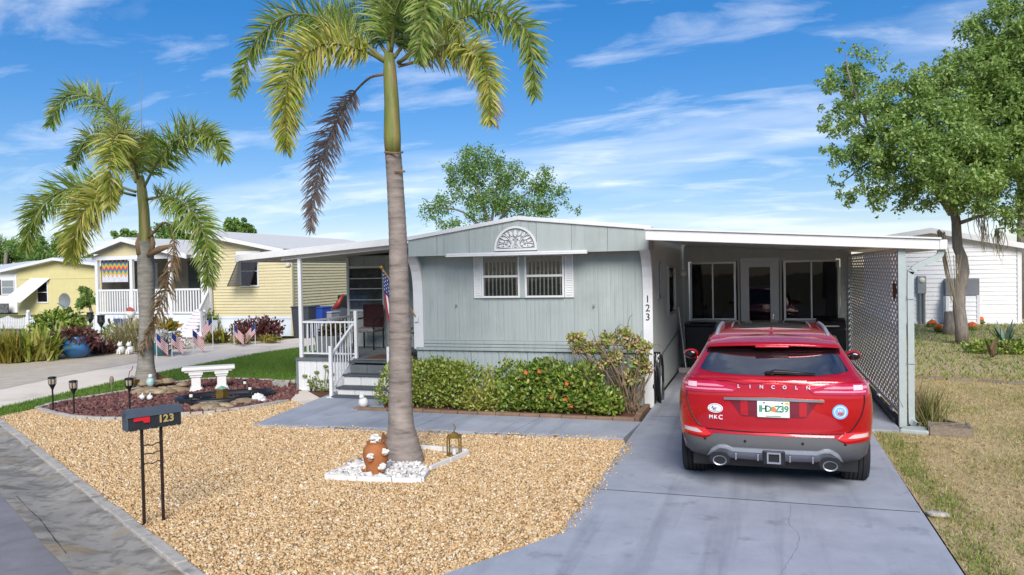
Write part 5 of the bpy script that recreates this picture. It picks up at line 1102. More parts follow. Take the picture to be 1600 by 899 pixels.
for y0, y1, z0, z1 in ((LY0-.02, LY1, LZ0-.05, LZ0), (LY0-.02, LY1, LZ1, LZ1+.05)): obj('frame_rail', MB().box(LX-.02, LX+.03, y0, y1, z0, z1), m_lat, lat)
for y in (12.9, 14.3, 15.8, 17.3): obj('short_post', MB().box(LX-.03, LX+.02, y-.04, y+.04, -.02, LZ0-.052), m_lat, lat)
obj('end_post', MB().box(LX-.05, LX+.05, LY0-.125, LY0-.025, .0, 2.60), m_post, lat, bevel=.006); obj('end_post', MB().box(LX-.04, LX+.05, LY1+.002, LY1+.05, .0, 2.50), m_post, lat)
obj('sill_board', MB().box(LX-.10, LX+.0, LY0+.1, LY1, -.02, .085), M('dark_sill', C('5f6467', .55), rough=.8, var=.15), lat, bevel=.006)
# rusty ornament hung on the lattice
q = at(1402, 455, 12.3); sa = thing('wall_ornament', 'small rusty metal sun ornament hung near the top of the lattice', 'ornament', (LX-.02, 12.35, q.z-.1)); m_rust = M('rusty_metal', C('7a4a34', .6), C('9a6242', .6), rough=.8, scale=30)
mb = MB(); mb.ball((LX-.03, 12.4, q.z), (.02, .08, .1), 8, 6); 
for k in range(8): a = 2*math.pi*k/8; mb.bar((LX-.03, 12.4, q.z), (LX-.03, 12.4+.13*math.cos(a), q.z+.15*math.sin(a)), .03, .012, up=(1, 0, 0))
obj('sun_disc', mb, m_rust, sa)
# downspout
ds = thing('downspout', 'pale grey rain pipe bending down from the carport corner', 'downspout', (1.98, 11.9, 0)); gx = 2.36
pth = [(gx, 11.93, 2.50), (gx, 11.93, 2.42), (gx-.06, 11.93, 2.36), (2.10, 11.93, 2.27), (2.01, 11.93, 2.19), (1.985, 11.93, 2.08), (1.985, 11.93, 1.2), (1.985, 11.93, .16), (2.0, 11.89, .08), (2.04, 11.78, .06)]
mb = MB(); n_ = 4; P_ = spline(pth, 46); prev = None; vs = []
for i, p in enumerate(P_):
    d = unit(P_[min(i+1, 45)]-P_[max(i-1, 0)]); s_ = unit(np.cross(d, np.array([0, 1., 0]))); 
    if np.linalg.norm(np.cross(d, np.array([0, 1., 0]))) < .1: s_ = np.array([1., 0, 0])
    u_ = np.cross(s_, d); vs += [tuple(p+s_*a*.04+u_*b*.03) for a, b in ((-1, -1), (1, -1), (1, 1), (-1, 1))]
mb.add(vs, [(4*i+j, 4*i+(j+1) % 4, 4*i+4+(j+1) % 4, 4*i+4+j) for i in range(45) for j in range(4)]+[(0, 1, 2, 3)]); obj('pipe', mb, m_post, ds)
for z in (.9, 1.8): obj('bracket', MB().box(1.94, 2.03, 11.885, 11.975, z, z+.03), m_post, ds)
sb = thing('splash_block', 'concrete splash block under the downspout', 'block', (1.95, 11.7, 0)); mb = MB(); mb.prism([(1.78, 11.58), (2.12, 11.48), (2.14, 11.8), (1.86, 11.82)], -.02, .05); obj('block_body', mb, m_post, sb, bevel=.02)
# wire-topped timber drain box and dry plant
gb = thing('timber_planter', 'low weathered timber frame with crossed slats beside the downspout', 'planter', (2.4, 11.75, 0))
for a, b_ in (((2.14, 11.52), (2.62, 11.45)), ((2.62, 11.45), (2.66, 11.9)), ((2.14, 11.52), (2.2, 11.9))): obj('frame_board', MB().bar((*a, .05), (*b_, .05), .04, .13), m_wood, gb)
for k in range(4): obj('slat', MB().bar((2.16+k*.12, 11.53, .10), (2.26+k*.12, 11.86, .10), .02, .012), m_wood, gb)
for k in range(3): obj('slat', MB().bar((2.18, 11.58+k*.11, .113), (2.62, 11.55+k*.11, .113), .02, .01), m_wood, gb)
obj('frame_board', MB().bar((2.35, 12.6, .03), (2.64, 11.93, .03), .05, .09), m_wood, gb)
dp = thing('dry_plant', 'half-dead grassy plant leaning at the foot of the lattice', 'plant', (2.2, 12.3, 0))
P = np.column_stack([RNG.normal(2.22, .10, 420), RNG.normal(12.3, .14, 420)]); V, F = grass_geo(P, 0, .5, .018, .45); stuffmesh('blades', V, F, M('olive_straw', C('8a8a4a', .62), rough=.8, island=.9, ramp=[C('8a8448', .62), C('a89a66', .68), C('6a7a38', .58), C('75654a', .58)]), dp, kind=None)
mb = MB()
for k in range(9): x = 2.12+random.uniform(-.04, .1); mb.tube([(x, 12.2, 0), (x-.03+random.uniform(-.1, .1), 12.2, .3), (x+random.uniform(-.16, .1), 12.2, .55+random.uniform(-.1, .2))], [.012, .01, .004], 5)
s_ = obj('dead_stems', mb, m_twig, dp); s_['kind'] = 'stuff'
# bins and boxes against the carport back wall
def wheelie(name, label, x, y, z, w_, d_, h, mat, lidmat, group=None, rotz=0):
    b_ = thing(name, label, 'bin', (x, y, z), rotz, group)
    mb = MB(); k = .86; mb.add([(-w_/2*k, -d_/2*k, 0), (w_/2*k, -d_/2*k, 0), (w_/2*k, d_/2*k, 0), (-w_/2*k, d_/2*k, 0), (-w_/2, -d_/2, h), (w_/2, -d_/2, h), (w_/2, d_/2, h), (-w_/2, d_/2, h)], [(0, 3, 2, 1), (4, 5, 6, 7), (0, 1, 5, 4), (1, 2, 6, 5), (2, 3, 7, 6), (3, 0, 4, 7)])
    obj('bin_body', mb, mat, b_, world=False, bevel=.02); obj('lid', MB().box(-w_/2-.02, w_/2+.02, -d_/2-.03, d_/2+.02, h+.002, h+.06), lidmat, b_, world=False, bevel=.02)
    obj('lid_handle', MB().bar((-w_/2, d_/2+.05, h-.02), (w_/2, d_/2+.05, h-.02), .03, .03), mat, b_, world=False)
    for sx in (-1, 1): obj('wheel', MB().tube([(sx*w_/2*.8, d_/2*.86, .1), (sx*(w_/2*.8+.05), d_/2*.86, .1)], .1, 14), m_black, b_, world=False)
    return b_
wheelie('storage_bin', 'black bin in the carport left of the red car', -1.28, 17.6, .03, .62, .6, .98, m_black, m_black)
gr = thing('grill', 'black box grill at the back of the carport right of the red car', 'grill', (1.45, 18.15, .03)); obj('firebox', MB().box(1.16, 1.74, 17.95, 18.45, .45, .92), m_black, gr, bevel=.03); obj('hood', MB().prismX([(17.95, .922), (18.45, .922), (18.42, 1.08), (18.25, 1.14), (18.05, 1.08)], 1.16, 1.74), m_black, gr, bevel=.02); obj('hood_handle', MB().bar((1.3, 17.92, .98), (1.6, 17.92, .98), .03, .03), m_chrome, gr)
for x in (1.2, 1.70):
    for y in (18.0, 18.4): obj('leg', MB().box(x-.02, x+.02, y-.02, y+.02, .03, .45), m_black, gr)
bw_ = thing('broom', 'white broom handle leaning on the side wall by the black bin', 'broom', (-1.62, 17.0, .03)); obj('handle', MB().tube([(-1.55, 17.0, .1), (-1.70, 17.05, 1.45)], .014, 8), m_white, bw_); obj('brush', MB().box(-1.70, -1.42, 16.95, 17.05, .035, .14), m_curt, bw_)
# garden hose coil on the wall corner
hs_ = thing('garden_hose', 'black and white garden hose coiled on the carport wall corner', 'hose', (-1.68, 13.3, 0)); m_hose = M('black_hose', C('202226', .8), rough=.4, var=.1); m_hosew = M('white_hose', C('c9cacb', .82), rough=.4, var=.06)
for k, (mt, n_) in enumerate(((m_hose, 9), (m_hosew, 4))):
    mb = MB()
    for i in range(n_):
        pts = []
        for j in range(25):
            a = 2*math.pi*j/24; r1 = .15+.012*i; pts.append((HX1+.05+.02*i*.6+k*.02, 13.25+(r1)*math.cos(a)+random.uniform(-.012, .012), .50+(.36+.015*i)*math.sin(a)-.02*i+random.uniform(-.01, .01)))
        mb.tube(pts, .012, 6)
    s_ = obj('hose_loops', mb, mt, hs_, smooth=True); s_['kind'] = 'stuff'
obj('hose_tail', MB().tube([(HX1+.05, 13.1, .75), (HX1+.06, 12.9, .55), (HX1+.07, 12.75, .35), (HX1+.08, 12.95, .1), (HX1+.12, 13.25, .045)], .012, 6), m_hose, hs_, smooth=True)
obj('hose_hook', MB().box(HX1+.0, HX1+.12, 13.2, 13.3, .84, .87), m_blackm, hs_)
# ============================================================ things on the porch
ch = thing('porch_chair', 'dark maroon and black chair standing on the porch', 'chair', (-8.15, 15.1, .655)); m_maroon = M('maroon_cloth', C('4a2428', .6), rough=.9, var=.2)
obj('backrest', MB().box(-8.42, -7.92, 15.32, 15.37, 1.12, 1.62), m_maroon, ch, bevel=.03); obj('seat', MB().box(-8.42, -7.92, 14.85, 15.32, 1.03, 1.12), M('seat_pad', C('8f8a88', .6), rough=.9, var=.4, scale=25), ch, bevel=.03)
for x in (-8.41, -7.93):
    for y in (14.88, 15.34): obj('leg', MB().tube([(x, y, .656), (x, y, 1.1)], .018, 8), m_blackm, ch)
    obj('arm', MB().tube([(x, 14.88, 1.08), (x, 14.88, 1.3), (x, 15.3, 1.32)], .018, 8), m_blackm, ch)
pbx = thing('planter_box', 'grey planter box with reddish leafy plant behind the porch railing', 'planter', (-8.33, 13.75, .655)); m_gbox = M('grey_planter', C('8b9292', .66), rough=.6, var=.1)
mb = MB(); mb.add([(-8.5, 13.6, .66), (-8.14, 13.6, .66), (-8.14, 13.96, .66), (-8.5, 13.96, .66), (-8.56, 13.54, 1.06), (-8.08, 13.54, 1.06), (-8.08, 14.02, 1.06), (-8.56, 14.02, 1.06)], [(0, 3, 2, 1), (4, 5, 6, 7), (0, 1, 5, 4), (1, 2, 6, 5), (2, 3, 7, 6), (3, 0, 4, 7)]); obj('box', mb, m_gbox, pbx, bevel=.02)
P, U = cloud([((-8.32, 13.78, 1.15), (.26, .22, .16)), ((-8.2, 13.78, 1.25), (.14, .14, .12))], 420, .3); V, F = leaves_geo(P, unit(U+rnd_dir(420)*.5), rnd_dir(420), .09, .05); stuffmesh('foliage', V, F, M('red_green_leaf', C('6a5a38', .6), rough=.5, island=.9, ramp=[C('7a3a34', .6), C('5a7a34', .6), C('8a4a40', .62), C('4a6a2c', .58)]), pbx, kind=None)
pp = thing('potted_plant', 'small potted plant on the porch by the door, half behind the palm', 'plant', (-6.75, 13.9, .655)); obj('pot', MB().lathe([(.10, .656), (.15, .9), (.16, .92)], (-6.75, 13.9, 0), 14), m_rust, pp, smooth=True); P, U = cloud([((-6.75, 13.9, 1.12), .2)], 220, .3); V, F = leaves_geo(P, U, rnd_dir(220), .12, .05); stuffmesh('foliage', V, F, m_hedge2, pp, kind=None)
# stars and stripes on its pole
def flag_mesh(name, origin, ux, uy, fold, nx, parent, drop=0, stars=True, world=True, amp=.02):
    """13 stripes along ux, hoist along -uy; fold(u,v) gives an offset along the normal"""
    ux, uy = Vector(ux), Vector(uy); nrm = ux.cross(uy).normalized(); o_ = Vector(origin); vs = []; mb = MB(); ny = 13
    for i in range(nx+1):
        for j in range(ny+1):
            u, v = i/nx, j/ny; vs.append(o_+ux*u-uy*v+nrm*fold(u, v)+Vector((0, 0, -drop*u*u)))
    fs, mi = [], []
    for i in range(nx):
        for j in range(ny): fs.append((i*(ny+1)+j, i*(ny+1)+j+1, (i+1)*(ny+1)+j+1, (i+1)*(ny+1)+j)); mi.append(2 if (i < nx*.4 and j < 7) else (j % 2))
    mb.v = [tuple(v) for v in vs]; mb.f = fs; mb.mi = mi
    f = obj(name, mb, [m_fred, m_fwhite, m_fblue], parent, smooth=True, world=world)
    if stars:
        sm = MB()
        for a in range(6):
            for b_ in range(5):
                u, v = .03+a*.064, .04+b_*.1; c_ = o_+ux*u-uy*v+nrm*(fold(u, v))+Vector((0, 0, -drop*u*u)); e1, e2 = ux*.018, uy*.03
                for s1 in (1, -1): sm.add([c_+nrm*.004*s1-e1, c_+nrm*.004*s1+e2, c_+nrm*.004*s1+e1, c_+nrm*.004*s1-e2], [(0, 1, 2, 3)])
        s_ = obj('stars', sm, m_fwhite, f, world=world); s_['kind'] = 'stuff'
    return f
m_fred = M('flag_red', C('c03040', .75), rough=.8, var=.08, transl=.15); m_fwhite = M('flag_white', C('f0ece8', .85), rough=.8, var=.04, transl=.15); m_fblue = M('flag_blue', C('2c3f82', .7), rough=.8, var=.08, transl=.15)
fy = 12.3; p0 = at(651, 497, HY-.05); p1 = at(596, 418, fy)
fl = thing('house_flag', 'large stars and stripes flag on a pole slanting out from the porch column', 'flag', tuple(p0)); obj('pole', MB().tube([tuple(p0), tuple(p1)], .014, 8), M('wood_pole', C('c09a5c', .7), rough=.5), fl); obj('finial', MB().ball(tuple(p1), .035, 10, 6), M('gold_finial', C('c89a40', .7), rough=.3, metal=.6), fl, smooth=True)
obj('bracket', MB().cbox((p0.x, HY-.045, p0.z-.02), (.07, .05, .1)), m_white, fl)
d = (p0-p1); hv = d*.62
A = p1+d*.02
vs_len = .95
flag_mesh('flag_cloth', A, Vector((.10, .02, -1.0)), d*-.55, lambda u, v: .05*math.sin(9*v+3*u)*(.3+u), 26, fl)
# ============================================================ yard ornaments
# mailbox
mdir = Vector((.49, .872, 0)); m0 = gp(229, 820)
mbx = thing('mailbox', 'black mailbox numbered 123 with red flag on twin metal posts', 'mailbox', (-5.46, 5.72, 0), math.atan2(.872, .49))
m_mail = M('mailbox_black', C('26292c', .8), C('2f3337', .82), rough=.4, scale=14, spots=[(C('4a4d50', .7), 30, .62, .74, .4)])
m_mailtop = M('mailbox_top', C('5a626c', .7), rough=.35, var=.08, metal=.2); m_ppost = M('post_bronze', C('2c2422', .8), C('45302a', .7), rough=.5, scale=30, metal=.3)
zb_, zt_, hw, L0, L1 = .900, 1.078, .07, -.125, .335
prof = [(-hw, zb_), (hw, zb_), (hw, zt_-.055), (hw*.88, zt_-.02), (hw*.6, zt_), (-hw*.6, zt_), (-hw*.88, zt_-.02), (-hw, zt_-.055)]
obj('box', MB().prismX(prof, L0, L1), m_mail, mbx, world=False, bevel=.006)
obj('lid_cap', MB().prismX([(-hw-.012, zt_-.055), (-hw*.9-.01, zt_-.012), (-hw*.6, zt_+.012), (hw*.6, zt_+.012), (hw*.9+.01, zt_-.012), (hw+.012, zt_-.055), (hw+.004, zt_-.055), (hw*.88, zt_-.018), (hw*.58, zt_+.003), (-hw*.58, zt_+.003), (-hw*.88, zt_-.018), (-hw-.004, zt_-.055)], L0-.02, L1+.01), m_mailtop, mbx, world=False)
obj('door', MB().prismX([(a*1.02, z) for a, z in prof], L0-.022, L0-.004), m_mailtop, mbx, world=False, bevel=.006); obj('door_latch', MB().cbox((L0-.03, 0, zt_-.03), (.02, .03, .03)), m_mailtop, mbx, world=False)
mr_ = M('mail_flag_red', C('d8202a', .8), rough=.4, var=.05); yy = -hw-.008
obj('signal_flag', MB().prismY([(-.095, zb_+.10), (-.085, zb_+.085), (-.015, zb_+.088), (0, zb_+.066), (.05, zb_+.066), (.05, zb_+.117), (-.08, zb_+.117)], yy-.005, yy+.003), mr_, mbx, world=False)
m_gold = M('gold_digit', C('d6bd80', .8), rough=.35, metal=.4, var=.05)
for c_, x in (('1', .145), ('2', .192), ('3', .243)): obj('number_digit', text_mb(c_, .095, (x, yy-.001, zb_+.08), ext=.004, bold=.003), m_gold, mbx, world=False)
for x in (0, .17):
    obj('post', MB().box(x-.012, x+.012, -.012, .012, -.05, zb_-.002), m_ppost, mbx, world=False)
for z in (.74, .66, .57): obj('rung', MB().tube([(0, 0, z), (.05, 0, z+.004), (.09, 0, z-.008), (.13, 0, z+.01), (.17, 0, z+.006)], .006, 6), m_ppost, mbx, world=False)
for x in (-.05, .05, .13, .22, .29): obj('bolt', MB().ball((x, -hw-.002, zb_+.004), .007, 6, 4), m_alu, mbx, world=False)
# torch lights
def torch(px, py, h, label, sc=1., Yw=None):
    g_ = gp(px, py); t = thing('torch_light', label, 'garden light', tuple(g_), group='black solar torch lights')
    obj('stake', MB().tube([(0, 0, -.03), (0, 0, h*.62)], .014*sc, 8), m_black, t, world=False); obj('cup', MB().lathe([(.012*sc, h*.6), (.03*sc, h*.68), (.055*sc, h*.76), (.06*sc, h*.78)], (0, 0, 0), 10), m_black, t, world=False)
    obj('diffuser', MB().lathe([(.045*sc, h*.78), (.052*sc, h*.85), (.05*sc, h*.95)], (0, 0, 0), 10), M('torch_diffuser', C('b8a890', .75), rough=.6), t, world=False); mb = MB()
    for k in range(6): a = 2*math.pi*k/6; obj('cage_bar', MB().bar((.058*sc*math.cos(a), .058*sc*math.sin(a), h*.78), (.062*sc*math.cos(a), .062*sc*math.sin(a), h*.96), .012*sc, .008*sc), m_black, t, world=False)
    obj('cap', MB().lathe([(.068*sc, h*.95), (.068*sc, h*.985), (.04*sc, h)], (0, 0, 0), 10), m_black, t, world=False); return t
torch(83, 642, .60, 'leftmost black torch light at the tip of the mulch bed'); torch(116, 650, .60, 'second black torch light from the left in the mulch bed'); torch(203, 645, .60, 'black torch light just behind the mailbox', 1.05)
def small_light(px, py, h, label):
    g_ = gp(px, py); t = thing('path_light', label, 'garden light', tuple(g_), group='small solar path lights'); obj('stake', MB().tube([(0, 0, -.02), (0, 0, h*.7)], .012, 8), m_black, t, world=False); obj('lens', MB().lathe([(.03, h*.7), (.03, h*.9)], (0, 0, 0), 10), m_lampw, t, world=False); obj('cap', MB().lathe([(.035, h*.9), (.04, h*.95), (.015, h)], (0, 0, 0), 10), m_black, t, world=False)
small_light(299, 638, .28, 'small path light in front of the pond beside the mailbox'); small_light(383, 615, .27, 'small path light on the mulch behind the pond'); small_light(391, 625, .27, 'small path light between the pond and the white shell')
# bench
bl = gp(302, 612); bn = thing('garden_bench', 'white cast concrete bench standing on the mulch bed', 'bench', (bl.x, bl.y, 0), R(38)); m_cast = M('cast_white', C('e2e0dc', .85), rough=.7, var=.05, scale=8, bump=.15, bscale=60)
obj('seat', MB().box(-.20, .80, -.17, .17, .425, .495), m_cast, bn, world=False, bevel=.02); obj('seat_moulding', MB().box(-.15, .75, -.14, .14, .39, .4245), m_cast, bn, world=False, bevel=.015)
for x in (0.06, .54):
    mb = MB()
    for z0, z1, a, b_ in ((0, .05, .13, .16), (.05, .09, .11, .14), (.09, .30, .085, .12), (.30, .345, .11, .14), (.345, .389, .13, .16)): mb.add([(x+sx*a, sy_*b_, z) for z in (z0, z1) for sx, sy_ in ((-1, -1), (1, -1), (1, 1), (-1, 1))], [(0, 3, 2, 1), (4, 5, 6, 7), (0, 1, 5, 4), (1, 2, 6, 5), (2, 3, 7, 6), (3, 0, 4, 7)])
    obj('leg', mb, m_cast, bn, world=False)
# pond
pc = gp(352, 626); pn = thing('garden_pond', 'small black preformed pond with dark water in the mulch bed', 'pond', (pc.x, pc.y, 0)); ang0 = R(38)
n_ = 36; mb = MB(); vs = []
def pr_(a): return 1+.12*math.sin(2*a+.6)+.06*math.sin(3*a)
for r, z in ((.62, .0), (.66, .10), (.60, .125), (.55, .10), (.50, -.02)):
    for j in range(n_):
        a = 2*math.pi*j/n_; x, y = 1.25*r*pr_(a)*math.cos(a), .9*r*pr_(a)*math.sin(a); vs.append((x*math.cos(ang0)-y*math.sin(ang0), x*math.sin(ang0)+y*math.cos(ang0), z))
mb.add(vs, [(i*n_+j, i*n_+(j+1) % n_, (i+1)*n_+(j+1) % n_, (i+1)*n_+j) for i in range(4) for j in range(n_)]); obj('rim', mb, m_black, pn, world=False, smooth=True)
mw = M('pond_water', C('1d2a36', .6), rough=.05, spec=.6, var=.2, scale=3); obj('water', MB().add([(x, y, .055) for x, y, z in vs[3*n_:4*n_]], [tuple(range(n_))]), mw, pn, world=False)
# flat stones
m_rock = M('tan_rock', C('b09878', .68), C('8f7a60', .62), rough=.85, scale=7, bump=.5, bscale=30, spots=[(C('d2c0a0', .74), 4, .56, .68, .7)])
def rock(px, py, s, label, z=0, fl=.3, group='flat stones round the pond', mat=None):
    g_ = gp(px, py); mb = MB(); mb.ball((0, 0, s*fl*.5), (s, s*random.uniform(.5, .75), s*fl), 12, 6, jit=.12); o_ = obj('flat_stone', mb, mat or m_rock, world=False, auto=50); o_.location = (g_.x, g_.y, z); o_.rotation_euler = (random.uniform(-.08, .08), random.uniform(-.08, .08), random.uniform(0, 3)); tag(o_, label, 'stone', group)
for w_, (px, py) in zip(('first', 'second', 'third', 'fourth', 'fifth', 'sixth', 'seventh', 'eighth', 'ninth', 'last'), ((300, 632), (312, 640), (318, 634), (330, 641), (336, 636), (345, 643), (352, 638), (368, 634), (382, 632), (395, 627))): rock(px, py, random.uniform(.16, .26), 'flat tan stone edging the pond front, '+w_+' from the left')
for i, (px, py, z) in enumerate(((225, 616, 0), (240, 614, 0), (256, 612, 0), (270, 610, 0), (232, 611, .1), (248, 608, .1), (262, 606, .1), (245, 618, .02), (262, 617, .02), (280, 614, 0), (222, 622, 0), (286, 606, .03))): rock(px, py, random.uniform(.18, .3), 'flat stone in the pile at the foot of the shorter palm', z, group='stones at the palm foot')
gs = gp(402, 630); sm_ = MB(); nn = 15; vv = [(0, .05, .0)]
for k in range(nn):
    a_ = math.pi*(.04+.92*k/(nn-1)); rr_ = .15*(1.08 if k % 2 else .98); vv += [(rr_*.5*math.cos(a_), -.03-.02*(k % 2), rr_*.55*math.sin(a_)), (rr_*math.cos(a_), .03-.015*(k % 2), rr_*1.15*math.sin(a_)), (rr_*.9*math.cos(a_), .10, rr_*.95*math.sin(a_))]
sm_.add(vv, [(0, 1+3*k, 4+3*k) for k in range(nn-1)]+[(1+3*k, 2+3*k, 5+3*k, 4+3*k) for k in range(nn-1)]+[(2+3*k, 3+3*k, 6+3*k, 5+3*k) for k in range(nn-1)]+[(3+3*k, 0, 6+3*k) for k in range(nn-1)])
sh_ = obj('shell_stone', sm_, m_cast, auto=60); sh_.location = (gs.x, gs.y, 0); tag(sh_, 'large white shell-shaped stone at the right end of the pond', 'stone')
gg = gp(347, 630); gl_ = thing('gold_box', 'small brass lantern box standing on the pond edge', 'lantern', (gg.x, gg.y, .02)); m_brass = M('brass', C('b0904a', .7), C('8a6c34', .62), rough=.4, metal=.6, scale=10)
obj('casing', MB().box(-.075, .075, -.075, .075, .02, .24), m_brass, gl_, world=False, bevel=.008); obj('roof_cap', MB().add([(-.085, -.085, .242), (.085, -.085, .242), (.085, .085, .242), (-.085, .085, .242), (0, 0, .30)], [(0, 1, 4), (1, 2, 4), (2, 3, 4), (3, 0, 4), (3, 2, 1, 0)]), M('verdigris', C('8aa898', .7), rough=.6), gl_, world=False)
# ornaments round the shorter palm
def small(name, label, cat, px, py, mb, mat, z=0, smooth=True):
    g_ = gp(px, py); t = thing(name, label, cat, (g_.x, g_.y, z)); return t, g_
t, g_ = small('finial_stake', 'small weathered pine-cone finial on a stake in the lawn strip', 'ornament', 175, 609, None, None); obj('stake', MB().tube([(0, 0, 0), (0, 0, .12)], .01, 6), m_wood, t, world=False); obj('cone', MB().ball((0, 0, .19), (.045, .045, .09), 10, 7, jit=.1), m_wood, t, world=False)
t, g_ = small('wire_ornament', 'rusty curled wire ornament left of the shorter palm', 'ornament', 207, 610, None, None); obj('wire', MB().tube([(0, 0, 0), (-.03, 0, .15), (.12, 0, .22), (.0, 0, .30), (-.1, 0, .24), (-.06, 0, .38), (.0, 0, .42), (.03, 0, .5)], .008, 6), m_rust, t, world=False, smooth=True); obj('basket', MB().lathe([(.04, .10), (.10, .16), (.12, .22)], (.03, 0, 0), 12), m_brass, t, world=False)
t, g_ = small('clay_shell', 'brown clay cone leaning on the right of the shorter palm', 'ornament', 250, 603, None, None); obj('cone', MB().tube([(.1, 0, .05), (0, 0, .12), (-.08, 0, .27)], [.09, .10, .02], 10), m_rust, t, world=False, smooth=True); obj('base_stone', MB().ball((0, .05, .03), (.12, .1, .05), 10, 5), m_rock, t, world=False)
t, g_ = small('teal_ornament', 'small teal and white glazed figure at the shorter palm foot', 'ornament', 238, 612, None, None, z=.1); obj('figure', MB().ball((0, -.05, .10), (.09, .07, .10), 10, 7, jit=.08), M('teal_glaze', C('7fb8b8', .75), C('c8d4d0', .8), rough=.3, scale=14), t, world=False, smooth=True); obj('head', MB().ball((.02, -.06, .22), .045, 8, 6), m_cast, t, world=False, smooth=True)
for k_, (px, py) in enumerate(((222, 628), (234, 628))):
    g_ = gp(px, py); t = thing('shell_figure', ('left', 'right')[k_]+' one of two small white shells behind the mailbox', 'ornament', tuple(g_), group='white shells'); obj('shell', MB().ball((0, 0, .08), (.06, .05, .05), 8, 6, jit=.15), m_cast, t, world=False, smooth=True); obj('point', MB().tube([(0, 0, .1), (.02, 0, .17)], [.03, .006], 6), m_cast, t, world=False)
# pebble triangle, edging, pot, lantern
WPb = [gp(512, 748), gp(560, 727), gp(600, 716), gp(640, 724), gp(668, 738), gp(658, 754)]; WPb = [(q.x, q.y) for q in WPb]
P = scatter(WPb, 1500); V, F = stones_geo(P, .03, .05, .6); stuffmesh('white_pebbles', V, F, m_white_peb, label='white pebbles round the terracotta pot', cat='pebbles')
ed = thing('pebble_edging', 'white timber edging pieces laid in the gravel round the tall palm', 'edging', tuple(gp(600, 735)))
for a, b_ in (((508, 750), (558, 753)), ((559, 753), (612, 755)), ((613, 755), (659, 756)), ((510, 748), (575, 722)), ((660, 755), (669, 741)), ((672, 737), (702, 724)), ((703, 724), (732, 711)), ((730, 710), (694, 706)), ((692, 706), (655, 703))):
    p_, q_ = gp(*a), gp(*b_); obj('edging_strip', MB().bar((p_.x, p_.y, .035), (q_.x, q_.y, .035), .035, .06), m_cast, ed, bevel=.006)
pg_ = gp(588, 746); pot = thing('strawberry_pot', 'terracotta strawberry pot filled with white shells beside the tall palm', 'pot', tuple(pg_)); m_terra = M('terracotta', C('c07a48', .72), C('b06a3c', .68), rough=.8, scale=8, bump=.1)
obj('pot_body', MB().lathe([(.095, .01), (.105, .06), (.11, .12), (.135, .20), (.148, .27), (.135, .33), (.10, .375), (.098, .40), (.105, .405), (.09, .41), (.08, .38)], (0, 0, 0), 24), m_terra, pot, world=False, smooth=True)
def shells(c, r, n_):
    mb = MB()
    for _ in range(n_):
        u = rnd_dir(1)[0]; p_ = np.array(c)+u*r*.7; mb.ball(tuple(p_), (.025, .02, .018), 6, 4, jit=.2)
    return mb
for c_, r, n_ in (((0, 0, .43), .07, 26), ((.02, -.16, .27), .035, 10), ((.15, -.06, .315), .035, 9), ((.12, -.09, .15), .04, 9), ((-.14, -.05, .13), .04, 9)): s_ = obj('shell_cluster', shells(c_, r, n_), m_white_peb, pot, world=False); s_['kind'] = 'stuff'
for a, z in ((-1.5, .25), (-.45, .30), (-.6, .13), (3.5, .12)): obj('pocket', MB().tube([(.10*math.cos(a), .10*math.sin(a), z-.03), (.15*math.cos(a), .15*math.sin(a), z)], [.03, .04], 10), m_terra, pot, world=False)
lg_ = gp(710, 713); ln_ = thing('brass_lantern', 'old brass lantern with open frame standing on the gravel', 'lantern', tuple(lg_), R(12)); w2 = .082
obj('base', MB().box(-w2, w2, -w2, w2, .0, .025), m_brass, ln_, world=False); obj('top_plate', MB().box(-w2, w2, -w2, w2, .235, .26), m_brass, ln_, world=False); obj('roof_cap', MB().add([(-.06, -.06, .26), (.06, -.06, .26), (.06, .06, .26), (-.06, .06, .26), (-.02, -.02, .30), (.02, -.02, .30), (.02, .02, .30), (-.02, .02, .30)], [(0, 1, 5, 4), (1, 2, 6, 5), (2, 3, 7, 6), (3, 0, 4, 7), (4, 5, 6, 7)]), m_brass, ln_, world=False)
for sx in (-1, 1):
    for s2_ in (-1, 1): obj('corner_post', MB().box(sx*w2*.9-.008, sx*w2*.9+.008, s2_*w2*.9-.008, s2_*w2*.9+.008, .025, .235), m_brass, ln_, world=False)
obj('candle', MB().lathe([(.025, .025), (.025, .09)], (0, 0, 0), 10), m_cast, ln_, world=False); obj('hook', MB().tube([(0, 0, .30), (.005, 0, .33), (.02, 0, .345), (.012, 0, .375), (-.008, 0, .40)], .007, 6), m_brass, ln_, world=False, smooth=True)
bf = at(607, 686, PY-.12); bt_ = thing('butterfly_ornament', 'rusty metal butterfly fixed low on the tall palm trunk', 'ornament', tuple(bf)); obj('wing', MB().add([(0, 0, 0), (.09, -.03, .06), (.10, -.04, -.01), (.04, -.03, -.07)], [(0, 1, 2, 3)]), m_rust, bt_, world=False); obj('wing', MB().add([(0, 0, 0), (-.05, -.05, .10), (-.07, -.05, .0), (-.03, -.04, -.06)], [(0, 1, 2, 3)]), m_rust, bt_, world=False); obj('body_rod', MB().tube([(0, 0, -.06), (0, -.01, .04)], .012, 6), m_rust, bt_, world=False)
bg_ = gp(568, 640); bun = thing('bunny_statue', 'small white bunny statue at the corner of the planter', 'statue', (bg_.x, bg_.y, .03)); obj('body', MB().ball((0, 0, .09), (.085, .085, .09), 14, 9), m_cast, bun, world=False, smooth=True); obj('head', MB().ball((-.01, -.03, .19), (.045, .05, .045), 12, 8), m_cast, bun, world=False, smooth=True)
for sx in (-1, 1): obj('ear', MB().tube([(-.01+sx*.018, -.02, .22), (-.01+sx*.028, -.01, .27)], [.016, .008], 8), m_cast, bun, world=False, smooth=True)
